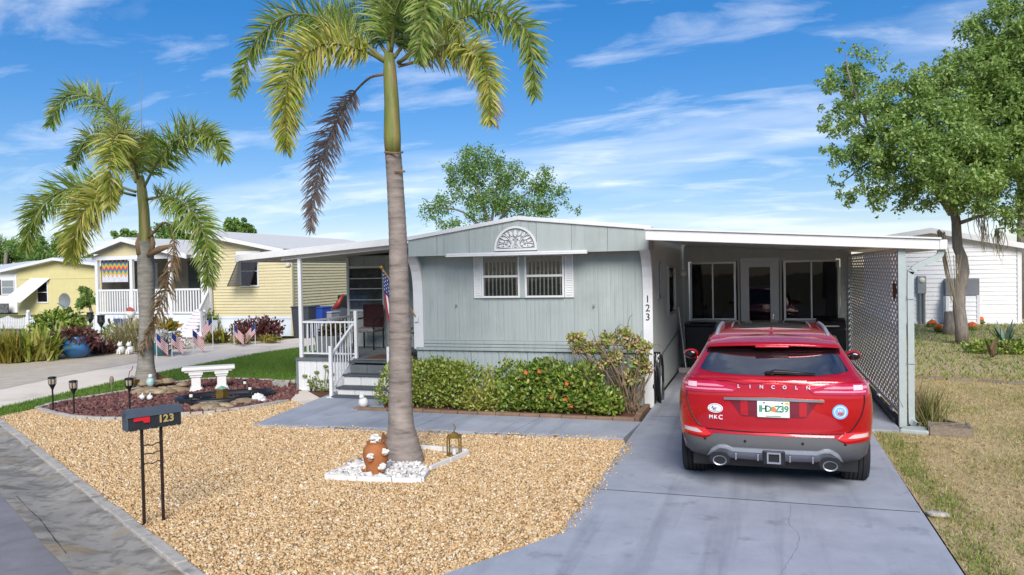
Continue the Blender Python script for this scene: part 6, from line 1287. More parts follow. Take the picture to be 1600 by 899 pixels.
# stepping slab, grey block and weedy plant by the porch
ss_ = thing('stepping_slab', 'pale flat concrete slab laid between mulch bed and porch', 'slab', tuple(gp(440, 615))); pz = [gp(410, 611), gp(432, 604), gp(470, 606), gp(515, 632), gp(478, 634)]; obj('slab_body', MB().prism([(q.x, q.y) for q in reversed(pz)], -.02, .02), m_beige, ss_, bevel=.01)
cb_ = gp(438, 606); bk_ = thing('concrete_block', 'small grey concrete block beside the porch corner', 'block', tuple(cb_), R(60)); obj('block_body', MB().box(-.07, .07, -.22, .22, 0, .13), m_kerb, bk_, world=False, bevel=.012)
wp_ = gp(506, 612); wd_ = shrub('weedy_plant', 'spindly weed with flower heads against the porch skirting', (wp_.x, wp_.y, 0), [((wp_.x, wp_.y, .12), (.3, .2, .12)), ((wp_.x-.25, wp_.y, .2), (.1, .1, .1))], 260, .06, m_greenpatch, twigs=10, cat='plant')
for dx_, h in ((-.42, .3), (-.15, .38), (.05, .5), (.12, .42), (.2, .35)): obj('flower_stem', MB().tube([(wp_.x+dx_*.3, wp_.y, 0), (wp_.x+dx_*.7, wp_.y, h*.6), (wp_.x+dx_, wp_.y, h)], .006, 5), m_greenpatch, wd_); obj('flower_head', MB().ball((wp_.x+dx_, wp_.y, h), (.06, .05, .025), 8, 4, jit=.2), m_greenpatch, wd_)
bkd = [gp(462, 612), gp(520, 612), gp(530, 628), gp(500, 634)]; struct('porch_bed', MB().add([(q.x, q.y, .004) for q in bkd], [(3, 2, 1, 0)]), m_bark)
# side lawn: boards, rock, agaves, orange flowers
bd = thing('lawn_boards', 'line of thin weathered boards laid across the side lawn', 'boards', tuple(gp(1500, 595)))
for a, b_ in (((1432, 590), (1475, 592)), ((1480, 593), (1520, 594)), ((1530, 595), (1568, 598)), ((1575, 599), (1620, 601))): p_, q_ = gp(*a), gp(*b_); obj('board', MB().bar((p_.x, p_.y, .01), (q_.x, q_.y, .015), .13, .04), m_wood, bd)
rk = gp(1465, 806); o_ = obj('field_stone', MB().ball((0, 0, .01), (.10, .06, .035), 12, 6, jit=.15), m_kerb, auto=50); o_.location = (rk.x, rk.y, 0); tag(o_, 'flat grey stone lying in the dry grass right of the driveway', 'stone')
def agave(label, px, py, n_, L, mat, r0=.06):
    g_ = gp(px, py); t = thing('agave_plant', label, 'plant', (g_.x, g_.y, 0))
    for k in range(n_):
        a = 2*math.pi*k/n_*2.39; el = R(random.uniform(15, 75)); d_ = np.array([math.cos(a)*math.cos(el), math.sin(a)*math.cos(el), math.sin(el)]); s_ = unit(np.cross(d_, np.array([0, 0, 1.]))); l = L*random.uniform(.7, 1.1); vs = []
        for f, w_ in ((0, .04), (.3, .055), (.7, .035), (1, .002)): p_ = d_*l*f+np.array([0, 0, .05-.08*f*f]); vs += [tuple(p_-s_*w_), tuple(p_+s_*w_)]
        obj('leaf', MB().add(vs, [(2*i, 2*i+1, 2*i+3, 2*i+2) for i in range(3)]), mat, t, world=False)
    return t
agave('spiky grey-green agave on the side lawn', 1571, 549, 22, .85, M('agave_leaf', C('5d7a66', .6), C('7a9078', .64), rough=.5, scale=5)); agave('dried pale agave remnant lying in front of the green one', 1550, 562, 6, .6, m_frondb)
gsh = gp(1568, 553); shrub('ground_shrub', 'low dark green cover round the agave foot', (gsh.x, gsh.y, 0), [((gsh.x, gsh.y+.2, .15), (.9, .5, .2)), ((gsh.x+.9, gsh.y+.3, .12), (.7, .5, .18))], 1400, .11, m_hedge2, twigs=6)
for i, (px, py) in enumerate(((1467, 519), (1519, 516), (1457, 511), (1530, 506))):
    g_ = gp(px, py); t = thing('orange_flower', ['orange flower patch left of the leaning tree trunk', 'orange flower patch just right of the leaning tree trunk', 'orange flower patch left of the cut stump', 'small orange flower at the foot of the white house bump-out', 'orange flower patch behind the agave, nearer the trunk', 'orange flower patch at the right edge beyond the agave', 'small orange flower under the electric meter'][i], 'flower', tuple(g_), group='orange flowers on the side lawn'); s_ = obj('petals', MB().ball((0, 0, .16), (.16, .12, .10), 8, 5, jit=.35), m_orange, t, world=False); obj('leaves', MB().ball((0, 0, .05), (.2, .16, .07), 8, 4, jit=.35), m_hedge2, t, world=False)
# ============================================================ neighbours
m_yel = M('yellow_siding', C('ebdfb4', .70), C('e6d8aa', .68), rough=.6, scale=2, stretch=(1, 1, 4)); m_yel2 = M('pale_yellow_wall', C('ecdfa2', .7), rough=.6, var=.05, scale=3)
m_shing = M('grey_roof', C('dcd9d4', .84), rough=.8, var=.08, scale=8); m_wsid = M('white_siding', C('f0efee', .9), C('e8e7e8', .88), rough=.55, scale=2, stretch=(1, 1, 5)); m_skw = M('white_skirt', C('dfe6ee', .82), rough=.6, var=.04, scale=3)
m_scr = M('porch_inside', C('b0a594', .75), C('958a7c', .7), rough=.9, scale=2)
def lap_wall(name, x0, x1, z0, z1, y, step, mat, parent, each=False, top=None):
    """horizontal lapped boards facing -Y; top(x)->z clips for gables"""
    z = z0; allmb = MB()
    while z < z1-.01:
        zt = min(z+step, z1); xa, xb = x0, x1
        if top:
            xs = np.linspace(x0, x1, 200); ok = xs[[top(q) >= z+step*.5 for q in xs]]
            if len(ok) < 2: break
            xa, xb = ok[0], ok[-1]
        vs = [(xa, y-.03, z), (xb, y-.03, z), (xb, y-.004, zt), (xa, y-.004, zt), (xa, y, z), (xb, y, z)]
        fs = [(0, 1, 2, 3), (4, 5, 1, 0)]
        if each: obj('siding_board', MB().add(vs, fs), mat, parent)
        else: allmb.add(vs, fs)
        z = zt
    return None if each else obj(name, allmb, mat, parent)
# ---- yellow house
NY = 25.25
def n_at(px, py, Y=NY): return at(px, py, Y)
nh = thing('yellow_house', 'yellow lap-sided house with white railed front porch next door', 'house', (n_at(400, 520).x, NY, 0))
xL, xR = n_at(335, 500).x, n_at(457, 500).x; zs_ = n_at(400, 494).z
rz0, rzR = n_at(336, 366).z, n_at(445, 389).z; xRr = n_at(445, 389).x
def ntop(x): return rz0+(rzR-rz0)*(x-xL)/(xRr-xL)-.12
obj('wall_core', MB().prismY([(xL, 0), (xR-.01, 0), (xR-.01, ntop(xR)), (xL, ntop(xL))], NY+.002, NY+.1), m_yel, nh)
obj('house_core', MB().prismX([(NY+.101, 0), (36, 0), (36, 2.6), (NY+.101, 2.6)], xL, xR-.02), m_yel, nh)
lap_wall('front_siding', xL, xR, zs_, rz0, NY, .115, m_yel, nh, True, top=ntop)
obj('skirting', MB().box(xL, xR, NY-.02, NY-.0005, 0, zs_-.05), m_skw, nh); obj('skirt_trim', MB().box(xL, xR+.02, NY-.045, NY-.021, zs_-.10, zs_-.002), m_skw, nh)
obj('corner_trim', MB().box(xR-.02, xR+.06, NY-.05, NY+.06, 0, ntop(xR)), m_yel, nh)
# long side wall running back (seen under our porch roof)
mb = MB(); z = zs_
while z < 3.0:
    mb.add([(xR+.03, NY+.06, z), (xR+.03, 36, z), (xR, 36, z+.115), (xR, NY+.06, z+.115), (xR, NY+.06, z), (xR, 36, z)], [(0, 1, 2, 3), (4, 5, 1, 0)]); z += .115
obj('side_siding', mb, m_yel, nh); obj('side_skirting', MB().box(xR, xR+.02, NY+.06, 36, 0, zs_-.002), m_skw, nh)
# roof planes
ridge = n_at(300, 352); rx = ridge.x
mb = MB(); e = n_at(452, 391); zr = rz0+(xL-rx)*-.0
slope = (rzR-rz0)/(xRr-xL); zrid = rz0+slope*(rx-xL)
mb.add([(rx, NY-.35, zrid+.03), (e.x, NY-.35, rz0+slope*(e.x-xL)+.03), (e.x+.25, 37, rz0+slope*(e.x-xL)), (rx, 37, zrid+.03), (rx-6, NY+3, zrid-6*.13), (rx-6, 37, zrid-6*.13), (rx, NY+3, zrid+.03)], [(0, 1, 2, 3), (6, 3, 5, 4)]); obj('roof', mb, m_shing, nh)
obj('barge_board', MB().prismY([(rx, zrid-.13), (e.x, rz0+slope*(e.x-xL)-.13), (e.x, rz0+slope*(e.x-xL)+.025), (rx, zrid+.025)], NY-.40, NY-.351), m_white, nh)
obj('soffit', MB().prismY([(rx, zrid-.14), (e.x, rz0+slope*(e.x-xL)-.14), (e.x, rz0+slope*(e.x-xL)-.11), (rx, zrid-.11)], NY-.35, NY), m_white, nh)
# window with propped black awning
a, b_ = n_at(372, 400), n_at(406, 448); f = sash(nh, a.x+.1, b_.x, b_.z, a.z, NY-.04, 'window', .06, True, m_white, g_dark)
obj('pane_backing', MB().box(a.x+.12, b_.x-.02, NY-.035, NY-.031, b_.z+.03, a.z-.03), m_dark, f)
c1, c2 = n_at(383, 408), n_at(365, 447, NY-.6)
mb = MB(); mb.add([(a.x+.08, NY-.06, a.z-.1), (b_.x, NY-.06, a.z-.1), (b_.x-.05, NY-.55, b_.z+.05), (a.x-.1, NY-.55, b_.z+.05)], [(0, 1, 2, 3)]); aw = obj('awning_shutter', mb, M('black_mesh', C('3a3a40', .6), rough=.6, var=.1, alpha=.75), nh)
obj('awning_frame', MB().tube([(a.x+.08, NY-.06, a.z-.1), (a.x-.1, NY-.55, b_.z+.05), (b_.x-.05, NY-.55, b_.z+.05), (b_.x, NY-.06, a.z-.1)], .02, 6), m_black, aw)
obj('awning_box', MB().box(a.x+.02, b_.x+.15, NY-.16, NY-.031, a.z+.02, a.z+.17), m_white, nh)
# porch
PYn = NY-.2
pxl, pxr = n_at(148, 500, PYn).x, n_at(328, 500, PYn).x; zf = n_at(230, 492, PYn).z; zt = n_at(230, 405, PYn).z; pzr = n_at(190, 371, PYn-.3)
po = thing('neighbour_porch', 'white railed gabled porch of the yellow house with rainbow blind', 'porch', (pxl, PYn, 0))
obj('floor', MB().box(pxl, pxr, PYn, NY+2.6, zf-.1, zf), m_skw, po)
for i in range(4): w_ = (pxr-.6-pxl)/4; obj('skirting_panel', MB().box(pxl+i*w_+.01, pxl+(i+1)*w_-.01, PYn-.02, PYn-.001, 0, zf-.1), m_skw, po)
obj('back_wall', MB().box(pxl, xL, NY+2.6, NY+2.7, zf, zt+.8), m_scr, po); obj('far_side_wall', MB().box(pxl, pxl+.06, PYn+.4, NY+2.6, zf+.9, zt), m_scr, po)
for px in (151, 205, 266, 316, 326): 
    x = n_at(px, 450, PYn).x; obj('porch_post', MB().box(x-.07, x+.07, PYn-.002, PYn+.12, zf, zt), m_white, po)
obj('header_beam', MB().box(pxl-.05, pxr, PYn-.01, PYn+.12, zt+.001, zt+.16), m_white, po)
hz = n_at(230, 453, PYn).z
for a, b_ in ((151, 205), (205, 266), (266, 314)):
    xa, xb = n_at(a, 450, PYn).x+.072, n_at(b_, 450, PYn).x-.072; r_ = obj('railing', MB().box(xa, xb, PYn+.02, PYn+.09, hz-.05, hz+.03), m_white, po); obj('bottom_rail', MB().box(xa, xb, PYn+.03, PYn+.08, zf+.04, zf+.11), m_white, r_)
    k = max(3, int((xb-xa)/.125))
    for i in range(k): x = xa+(i+.5)*(xb-xa)/k; obj('baluster', MB().box(x-.03, x+.03, PYn+.035, PYn+.075, zf+.111, hz-.051), m_white, r_)
# gable over the porch
gl, gr_ = n_at(128, 396, PYn-.3), n_at(272, 396, PYn-.3); rd = pzr
obj('gable_wall', MB().prismY([(pxl, zt+.162), (gr_.x-.4, zt+.162), (rd.x, rd.z-.2)], PYn+.0, PYn+.08), m_yel, po)
mb = MB()
for (xa, za), (xb, zb2) in (((gl.x, gl.z), (rd.x, rd.z)), ((rd.x, rd.z), (gr_.x+.6, gr_.z-.05))): mb.prismY([(xa, za-.17), (xb, zb2-.17), (xb, zb2+.02), (xa, za+.02)], PYn-.36, PYn-.30)
obj('barge_board', mb, m_white, po); mb = MB()
for (xa, za), (xb, zb2) in (((gl.x, gl.z), (rd.x, rd.z)), ((rd.x, rd.z), (gr_.x+.6, gr_.z-.05))): mb.prismY([(xa, za-.03), (xb, zb2-.03), (xb, zb2+.015), (xa, za+.015)], PYn-.295, NY+5)
obj('roof', mb, m_shing, po)
# rainbow zigzag blind
bl0, bl1 = n_at(160, 404, PYn+.2), n_at(201, 428, PYn+.2); cols = ['b03a4a', '4a5fa8', '3f9a9a', '8aa84a', 'e0b040', 'e07838', 'c83c48', '5a58a0', '3f94a0', '7fa850', 'e8c050', 'd88a48']
bd_ = obj('rainbow_blind', MB().box(bl0.x, bl1.x, PYn+.16, PYn+.165, bl1.z-.33, bl0.z), M('blind_white', C('d2d4dc', .8), rough=.8), po); H_ = bl0.z-bl1.z+.1; nb = 6
for k, c_ in enumerate(cols):
    mt = M('band_'+c_, C(c_, .8), rough=.8, var=.06); vs = []; nx = nb*2
    for i in range(nx+1):
        x = bl0.x+.01+(bl1.x-bl0.x-.02)*i/nx; z = bl0.z-.02-H_*k/len(cols)*.82-(.16 if i % 2 else 0); zl = z-H_/len(cols)*.82; lo_b = bl1.z-.33
        vs += [(x, PYn+.158, min(z, bl0.z)), (x, PYn+.158, zl)]
    obj('zigzag_band', MB().add(vs, [(2*i, 2*i+1, 2*i+3, 2*i+2) for i in range(nx)]), mt, bd_)
wx0, wx1 = n_at(292, 410, NY+2.5).x, n_at(312, 440, NY+2.5).x
obj('back_window', MB().box(n_at(210, 430, NY+2.5).x, n_at(216, 430, NY+2.5).x+1.0, NY+2.56, NY+2.599, zf+.9, zt-.1), m_white, po); obj('back_door', MB().box(wx0, wx1, NY+2.56, NY+2.599, zf, zt-.1), M('glass_door', C('5a625e', .55), rough=.3, var=.2), po)
# porch stairs rail
sr0, sr1 = n_at(318, 452, PYn), n_at(333, 490, PYn-.9); mb = MB(); mb.bar((pxr-.05, PYn+.05, hz), (pxr+.35, PYn-1.0, zf*.4+.75), .07, .06); rr = obj('stair_rail', mb, m_white, po)
for i in range(6): t = i/6+.08; x, y, z = pxr-.05+.4*t, PYn+.05-1.05*t, hz+(zf*.4+.75-hz)*t; obj('baluster', MB().box(x-.025, x+.025, y-.025, y+.025, max(.03, z-.95), z-.04), m_white, rr)
for i in range(3): obj('step', MB().box(pxr-.9, pxr+.4, PYn-.3*(3-i)-.05, PYn-.3*(2-i)-.052, 0, zf*(i+1)/4), m_skw, po)
# things on and under the porch
g_ = n_at(205, 490, PYn-.08); t = thing('porch_planter', 'small white pot with red flowers on the neighbour porch rail foot', 'planter', (g_.x, PYn-.12, zf-.12)); obj('pot', MB().lathe([(.08, 0), (.16, .16), (.17, .26)], (0, 0, 0), 12), m_cast, t, world=False, smooth=True); obj('flowers', MB().ball((0, 0, .32), (.18, .14, .10), 10, 5, jit=.3), M('pink_red', C('c05a58', .7), rough=.7, var=.3, scale=20), t, world=False)
b0 = n_at(193, 494, PYn-.03); bu = thing('flag_bunting', 'fan-shaped stars and stripes bunting on the neighbour porch skirting', 'bunting', (b0.x, PYn-.04, zf-.15)); mb = MB(); n_ = 18; vs = []
rad = [(.05, 0), (.35, 0), (.5, 0), (.66, 0), (.78, 0)]
for i in range(n_+1):
    a = math.pi+math.pi*i/n_
    for r, _ in rad: vs.append((r*math.cos(a)*1.0, -.02-(.02 if i % 2 else 0), r*math.sin(a)*.72))
m_ = len(rad); mb.add(vs, [(i*m_+j, i*m_+j+1, (i+1)*m_+j+1, (i+1)*m_+j) for i in range(n_) for j in range(m_-1)]); mb.mi = [(0 if j < 2 else (1 if j == 2 else 2)) for i in range(n_) for j in range(m_-1)]
m_bfan = M('bunting_blue', C('4a5a98', .7), rough=.8, var=.2, scale=12); m_bdk = M('bunting_dark', C('4a3038', .6), rough=.8)
obj('bunting_cloth', mb, [m_bfan, m_fwhite, m_bdk], bu, world=False)
# white ribbed lounge ornament leaning by the steps
w0 = n_at(300, 536, 24.2); lw = thing('ribbed_lounge', 'white padded ribbed lounge cushion propped upright by the neighbour porch steps', 'lounger', (w0.x, 24.2, 0)); m_pad = M('pinkish_white', C('ece2ea', .85), rough=.7, var=.05, scale=6)
for i in range(8):
    z = .12+i*.125; xo = -.16+i*.055; obj('rib', MB().ball((xo, .0+i*.03, z), (.36-.012*i, .14, .085), 14, 6), m_pad, lw, world=False, smooth=True)
obj('foot', MB().ball((.1, -.1, .07), (.5, .22, .09), 14, 6), m_pad, lw, world=False, smooth=True)
# ---- bins and folded chairs at the yellow house side
wheelie('wheeled_bin', 'big dark grey wheeled bin beside the yellow house', n_at(478, 520, 24.8).x, 24.8, 0, .72, .75, 1.1, M('bin_grey', C('4e5258', .6), rough=.5, var=.1), M('bin_grey', C('4e5258')), 'wheeled bins'); m_bb = M('bin_blue', C('2a50b0', .65), rough=.45, var=.1)
wheelie('wheeled_bin', 'blue recycling bin beside the grey one', n_at(497, 520, 25.3).x+.1, 25.3, 0, .6, .7, 1.05, m_bb, m_bb, 'wheeled bins')
t = thing('storage_box', 'pale grey storage box right of the blue bin', 'box', (n_at(512, 515, 25.6).x, 25.6, 0)); obj('box_body', MB().box(-.35, .35, -.3, .3, .02, .85), M('pale_box', C('9a9ea4', .65), rough=.6, var=.08), t, world=False, bevel=.03); obj('lid', MB().box(-.37, .37, -.32, .32, .852, .92), M('pale_lid', C('a8acb2', .66), rough=.6, var=.08), t, world=False, bevel=.02)
cx_ = n_at(528, 515, 27.5); t = thing('scooter', 'dark covered mobility scooter with red trim parked behind the bins', 'scooter', (cx_.x+.1, 27.5, 0)); obj('body', MB().ball((0, 0, .55), (.42, .8, .45), 14, 8), M('scooter_grey', C('5a5a60', .6), rough=.4, var=.1), t, world=False, smooth=True); obj('seat_back', MB().box(-.25, .25, .25, .4, .9, 1.45), m_black, t, world=False, bevel=.05); obj('fairing', MB().tube([(-.05, -.3, .9), (.15, -.35, 1.15), (.3, -.2, 1.5)], [.12, .1, .04], 8), M('scooter_red', C('a03a34', .65), rough=.4), t, world=False, smooth=True)
for x in (-.3, .3): obj('wheel', MB().tube([(x-.05, -.4, .18), (x+.05, -.4, .18)], .18, 14), m_tyre, t, world=False); obj('wheel', MB().tube([(x-.05, .5, .18), (x+.05, .5, .18)], .18, 14), m_tyre, t, world=False)
# ---- bed plants of the yellow house
m_reddk2 = M('dark_red_leaf', C('6a3438', .6), rough=.5, island=.9, ramp=[C('5a2c30', .58), C('8a4444', .62), C('4f3c30', .56), C('7a5a44', .6)]); m_crot = M('croton_leaf', C('a8983a', .65), rough=.45, island=.9, transl=.2, ramp=[C('b8a838', .7), C('6f8a30', .62), C('c89a40', .7), C('8a9a38', .64)]); m_pale = M('fountain_grass', C('c9b888', .72), rough=.8, island=.9, transl=.25, ramp=[C('d2c294', .74), C('a8a060', .68), C('e0d4b0', .78), C('8f9a50', .64)])
def bush(name, label, px, py, w_, h, n_, ls, mat, Y=None, group='plants in the neighbour bed', shell=.3):
    g_ = gp(px, py); return shrub(name, label, (g_.x, g_.y, 0), [((g_.x, g_.y, h*.5), (w_, w_*.7, h*.5)), ((g_.x-w_*.4, g_.y, h*.35), (w_*.6, w_*.5, h*.35)), ((g_.x+w_*.4, g_.y, h*.4), (w_*.6, w_*.5, h*.4))], n_, ls, mat, group, twigs=5, shell=shell, lw=.5)
def tuft(name, label, px, py, w_, h, n_, mat, wd=.03, lean=.7, group='plants in the neighbour bed'):
    g_ = gp(px, py); t = thing(name, label, 'plant', (g_.x, g_.y, 0), group=group); nn = n_; a = RNG.uniform(0, 2*math.pi, nn); L_ = h*RNG.uniform(.6, 1.2, nn); out = lean*RNG.uniform(.1, 1, nn)
    base = np.column_stack([g_.x+RNG.normal(size=nn)*w_*.25, g_.y+RNG.normal(size=nn)*w_*.2, np.zeros(nn)]); D = np.column_stack([np.cos(a)*out, np.sin(a)*out, np.ones(nn)]); D = unit(D); S = np.column_stack([-np.sin(a), np.cos(a), 0*a]); V = []
    for f, ww in ((0, .6), (.4, 1), (.75, .7), (1, .05)):
        P = base+D*(L_*f)[:, None]+np.column_stack([np.cos(a), np.sin(a), -np.ones(nn)*.9])*(L_*out*f*f*.55)[:, None]; P[:, 2] = np.maximum(P[:, 2], .01); V += [P-S*wd*ww*.5, P+S*wd*ww*.5]
    V = np.stack(V, 1).reshape(-1, 3); i = np.arange(nn)[:, None]*8; F = np.concatenate([i+np.array([[2*k, 2*k+1, 2*k+3, 2*k+2]]) for k in range(3)]); stuffmesh('blades', V, F, mat, t, kind=None); return t
bush('leafy_bush', 'dark green leafy bush in front of the white picket fence', 95, 535, 1.1, 1.25, 2600, .22, m_hedge2)
tuft('bromeliad_clump', 'big yellow-green strappy clump at the left of the bed', 52, 562, 1.2, 1.0, 420, m_frondy, .10, .9); tuft('grass_clump', 'fine green grass clump at the left edge of the picture', 14, 566, .8, .9, 500, m_crot, .03, .7)
tuft('fountain_grass', 'straw coloured fountain grass left of the yellow-green clump', 2, 548, .8, .9, 300, m_pale, .03, .9); tuft('fountain_grass', 'straw coloured fountain grass in front of the star bunting', 208, 548, .9, 1.15, 700, m_pale, .03, .7); tuft('plume_grass', 'pale plumed grass right of the dark green bush', 88, 552, .7, 1.0, 130, m_pale, .05, 1.0)
tuft('dark_bromeliad', 'dark red strappy plant left of the fountain grass', 158, 552, .8, .55, 160, m_reddk2, .07, 1.1); bush('croton_bush', 'yellow mottled croton bush right of the palm trunk', 258, 540, .55, .95, 420, .24, m_crot); tuft('bromeliad_clump', 'small green clump beside the porch steps', 340, 535, .7, .6, 160, m_crot, .07, 1.0)
bush('fern_bush', 'tall feathery green bush beside the porch stair rail', 326, 525, .5, 1.1, 500, .16, m_hedge2); bush('copper_bush', 'brown-red copperleaf bush at the right end of the bed', 408, 532, .85, .85, 1300, .17, m_reddk2); bush('low_croton', 'low yellow cover plant in front of the copperleaf bush', 420, 536, .5, .3, 260, .12, m_crot); bush('low_croton', 'small yellow cover plant between the two right-hand flags', 378, 538, .4, .35, 220, .12, m_crot)
bush('copper_bush', 'small dark red bush left of the large copperleaf bush', 376, 527, .5, .65, 400, .15, m_reddk2); bush('flower_clump', 'white and pink flower clump in the bed left of the third flag', 285, 545, .4, .35, 260, .10, m_white_peb); bush('fern_bush', 'grey-green rounded bush against the porch skirting', 178, 535, .5, .7, 240, .16, m_hedge2)
pk = bush('pink_flower', 'pink flowering plant beside the dark strappy plant', 150, 545, .35, .6, 200, .12, M('pink_petal', C('d8a8a8', .8), rough=.6, island=.8, ramp=[C('e0b4b4', .8), C('c08888', .74), C('7a8a58', .6)]))
tuft('green_tuft', 'light green strappy tuft behind the blue pot', 118, 545, .5, .6, 150, m_crot, .06, .8)
def potted(label, px, py, r, h, c_, lm):
    g_ = gp(px, py); t = thing('glazed_pot', label, 'pot', (g_.x, g_.y, 0)); obj('pot', MB().lathe([(r*.6, 0), (r*.95, h*.3), (r, h*.6), (r*.8, h*.9), (r*.9, h)], (0, 0, 0), 16), M('glaze_'+c_, C(c_, .65), rough=.25, var=.15, scale=5, coat=.4), t, world=False, smooth=True)
    P, U = cloud([((g_.x, g_.y, h*1.05), (r*1.7, r*1.3, h*.45)), ((g_.x-r, g_.y-.1, h*.6), (r*.7, r*.5, h*.4)), ((g_.x+r, g_.y+.1, h*.7), (r*.7, r*.5, h*.4))], 500, .2); V, F = leaves_geo(P, unit(U+rnd_dir(500)*.6), rnd_dir(500), .16, .09); stuffmesh('foliage', V, F, lm, t, kind=None)
potted('big blue glazed pot overgrown with dark red leaves', 121, 558, .42, .6, '3a78b0', m_reddk2); potted('teal glazed pot with white flowers beside the palm trunk', 253, 555, .32, .5, '2f7a80', m_white_peb)
for px, py, lb in ((190, 553, 'small white dog statue at the foot of the fountain grass'), (204, 553, 'white seated cat statue just left of the palm trunk')):
    g_ = gp(px, py); t = thing('animal_statue', lb, 'statue', tuple(g_)); t.scale = (.72, .72, .72); obj('body', MB().ball((0, 0, .17), (.13, .16, .18), 12, 8), m_cast, t, world=False, smooth=True); obj('head', MB().ball((0, -.08, .40), (.10, .11, .10), 12, 8), m_cast, t, world=False, smooth=True)
    for sx in (-1, 1): obj('ear', MB().tube([(sx*.06, -.06, .46), (sx*.075, -.05, .55)], [.035, .006], 6), m_cast, t, world=False); obj('front_leg', MB().tube([(sx*.06, -.14, .2), (sx*.06, -.17, 0)], [.04, .035], 8), m_cast, t, world=False)
for px, py, lb in ((159, 536, 'black solar lantern left of the star bunting'), (142, 528, 'black solar lantern at the corner of the porch skirting')):
    g_ = gp(px, py); t = thing('garden_lantern', lb, 'garden light', tuple(g_)); obj('stake', MB().tube([(0, 0, 0), (0, 0, .6)], .02, 6), m_black, t, world=False); obj('cup', MB().lathe([(.02, .55), (.13, .75), (.12, .95), (.14, 1.0)], (0, 0, 0), 10), m_black, t, world=False)
# little stars and stripes flags along the bed edge
fdef = [(245, 559, 'small flag in front of the teal pot'), (269, 557, 'small flag just right of the teal pot'), (302, 552, 'small flag in front of the white ribbed cushion'), (333, 546, 'tall small flag beside the porch steps'), (366, 542, 'small flag left of the copperleaf bush'), (399, 538, 'small flag in front of the copperleaf bush')]
for i, (px, py, lb) in enumerate(fdef):
    g_ = gp(px, py); t = thing('garden_flag', lb+', stars and stripes', 'flag', (g_.x, g_.y, 0), R(38), group='small flags along the neighbour bed'); h = 1.05 if i == 3 else .72; obj('stick', MB().tube([(0, 0, -.02), (0, 0, h)], .012, 6), m_cast, t, world=False)
    sg = -1 if i in (3, 5) else 1; fl_ = flag_mesh('flag_cloth', (0, 0, h), (sg*.30, 0, -.34), (0, 0, .36), lambda u, v: .05*math.sin(5*u+i), 10, t, world=False, stars=False)
    fl_.data.flip_normals() if sg < 0 else None
# ---- picket fence
PFY = 27.2; pa, pb_ = at(-30, 515, PFY), at(148, 515, PFY); fe = thing('picket_fence', 'white scalloped picket fence in front of the far yellow house', 'fence', (pb_.x, PFY, 0)); zt0 = at(75, 493, PFY).z
for px in (-25, 44, 100): 
    x = at(px, 500, PFY).x; obj('fence_post', MB().box(x-.07, x+.07, PFY-.05, PFY+.09, 0, zt0+.12), m_white, fe); obj('post_cap', MB().ball((x, PFY+.02, zt0+.17), .09, 8, 5), m_white, fe)
for z in (.2, zt0-.3): obj('fence_rail', MB().box(pa.x, pb_.x, PFY+.03, PFY+.07, z, z+.09), m_white, fe)
k = int((pb_.x-pa.x)/.105)
for i in range(k):
    x = pa.x+(i+.5)*(pb_.x-pa.x)/k; ph = ((x-at(44, 500, PFY).x)/1.25) % 1; h = zt0-.14*math.sin(math.pi*ph); obj('picket', MB().prismY([(x-.035, .06), (x+.035, .06), (x+.035, h-.04), (x, h), (x-.035, h-.04)], PFY, PFY+.025), m_white, fe)
# ---- far pale yellow house
FYY = 39.; fa = lambda px, py: at(px, py, FYY)
fh = thing('far_yellow_house', 'pale yellow gabled house beyond the picket fence with white awning', 'house', (fa(80, 500).x, FYY, 0)); A_ = fa(26, 425); B_ = fa(165, 425); rg = fa(92, 404)
obj('front_wall', MB().prismY([(A_.x, 0), (B_.x, 0), (B_.x, fa(160, 412).z), (rg.x, rg.z-.05), (A_.x, fa(26, 424).z)], FYY, FYY+.2), m_yel2, fh); mb = MB()
for (xa, za), (xb, zb2) in (((fa(0, 424).x, fa(0, 424).z), (rg.x, rg.z+.05)), ((rg.x, rg.z+.05), (fa(175, 413).x, fa(175, 413).z))): mb.prismY([(xa, za-.18), (xb, zb2-.18), (xb, zb2), (xa, za)], FYY-.5, FYY+12)
obj('roof', mb, m_white, fh); obj('wall_seam', MB().box(A_.x, B_.x, FYY-.02, FYY-.001, fa(90, 436).z, fa(90, 436).z+.06), m_yel2, fh)
f = sash(fh, fa(58, 460).x, fa(76, 460).x, fa(65, 474).z, fa(65, 440).z, FYY-.02, 'window', .09, True, m_white, g_dark); obj('pane_backing', MB().box(fa(59, 460).x, fa(75, 460).x, FYY-.012, FYY-.004, fa(65, 473).z, fa(65, 441).z), m_dark, f)
zt_a, zb_a = fa(50, 435).z, fa(50, 470).z; mb = MB(); mb.add([(fa(50, 435).x, FYY-.1, zt_a), (fa(79, 435).x, FYY-.1, zt_a), (fa(63, 472).x-.3, FYY-1.2, zb_a), (fa(29, 472).x-.1, FYY-1.2, zb_a), (fa(50, 435).x, FYY-.1, zt_a-.06), (fa(79, 435).x, FYY-.1, zt_a-.06), (fa(63, 472).x-.3, FYY-1.2, zb_a-.08), (fa(29, 472).x-.1, FYY-1.2, zb_a-.08)], [(3, 2, 1, 0), (4, 5, 6, 7), (0, 1, 5, 4), (1, 2, 6, 5), (2, 3, 7, 6), (3, 0, 4, 7)]); obj('awning', mb, m_white, fh)
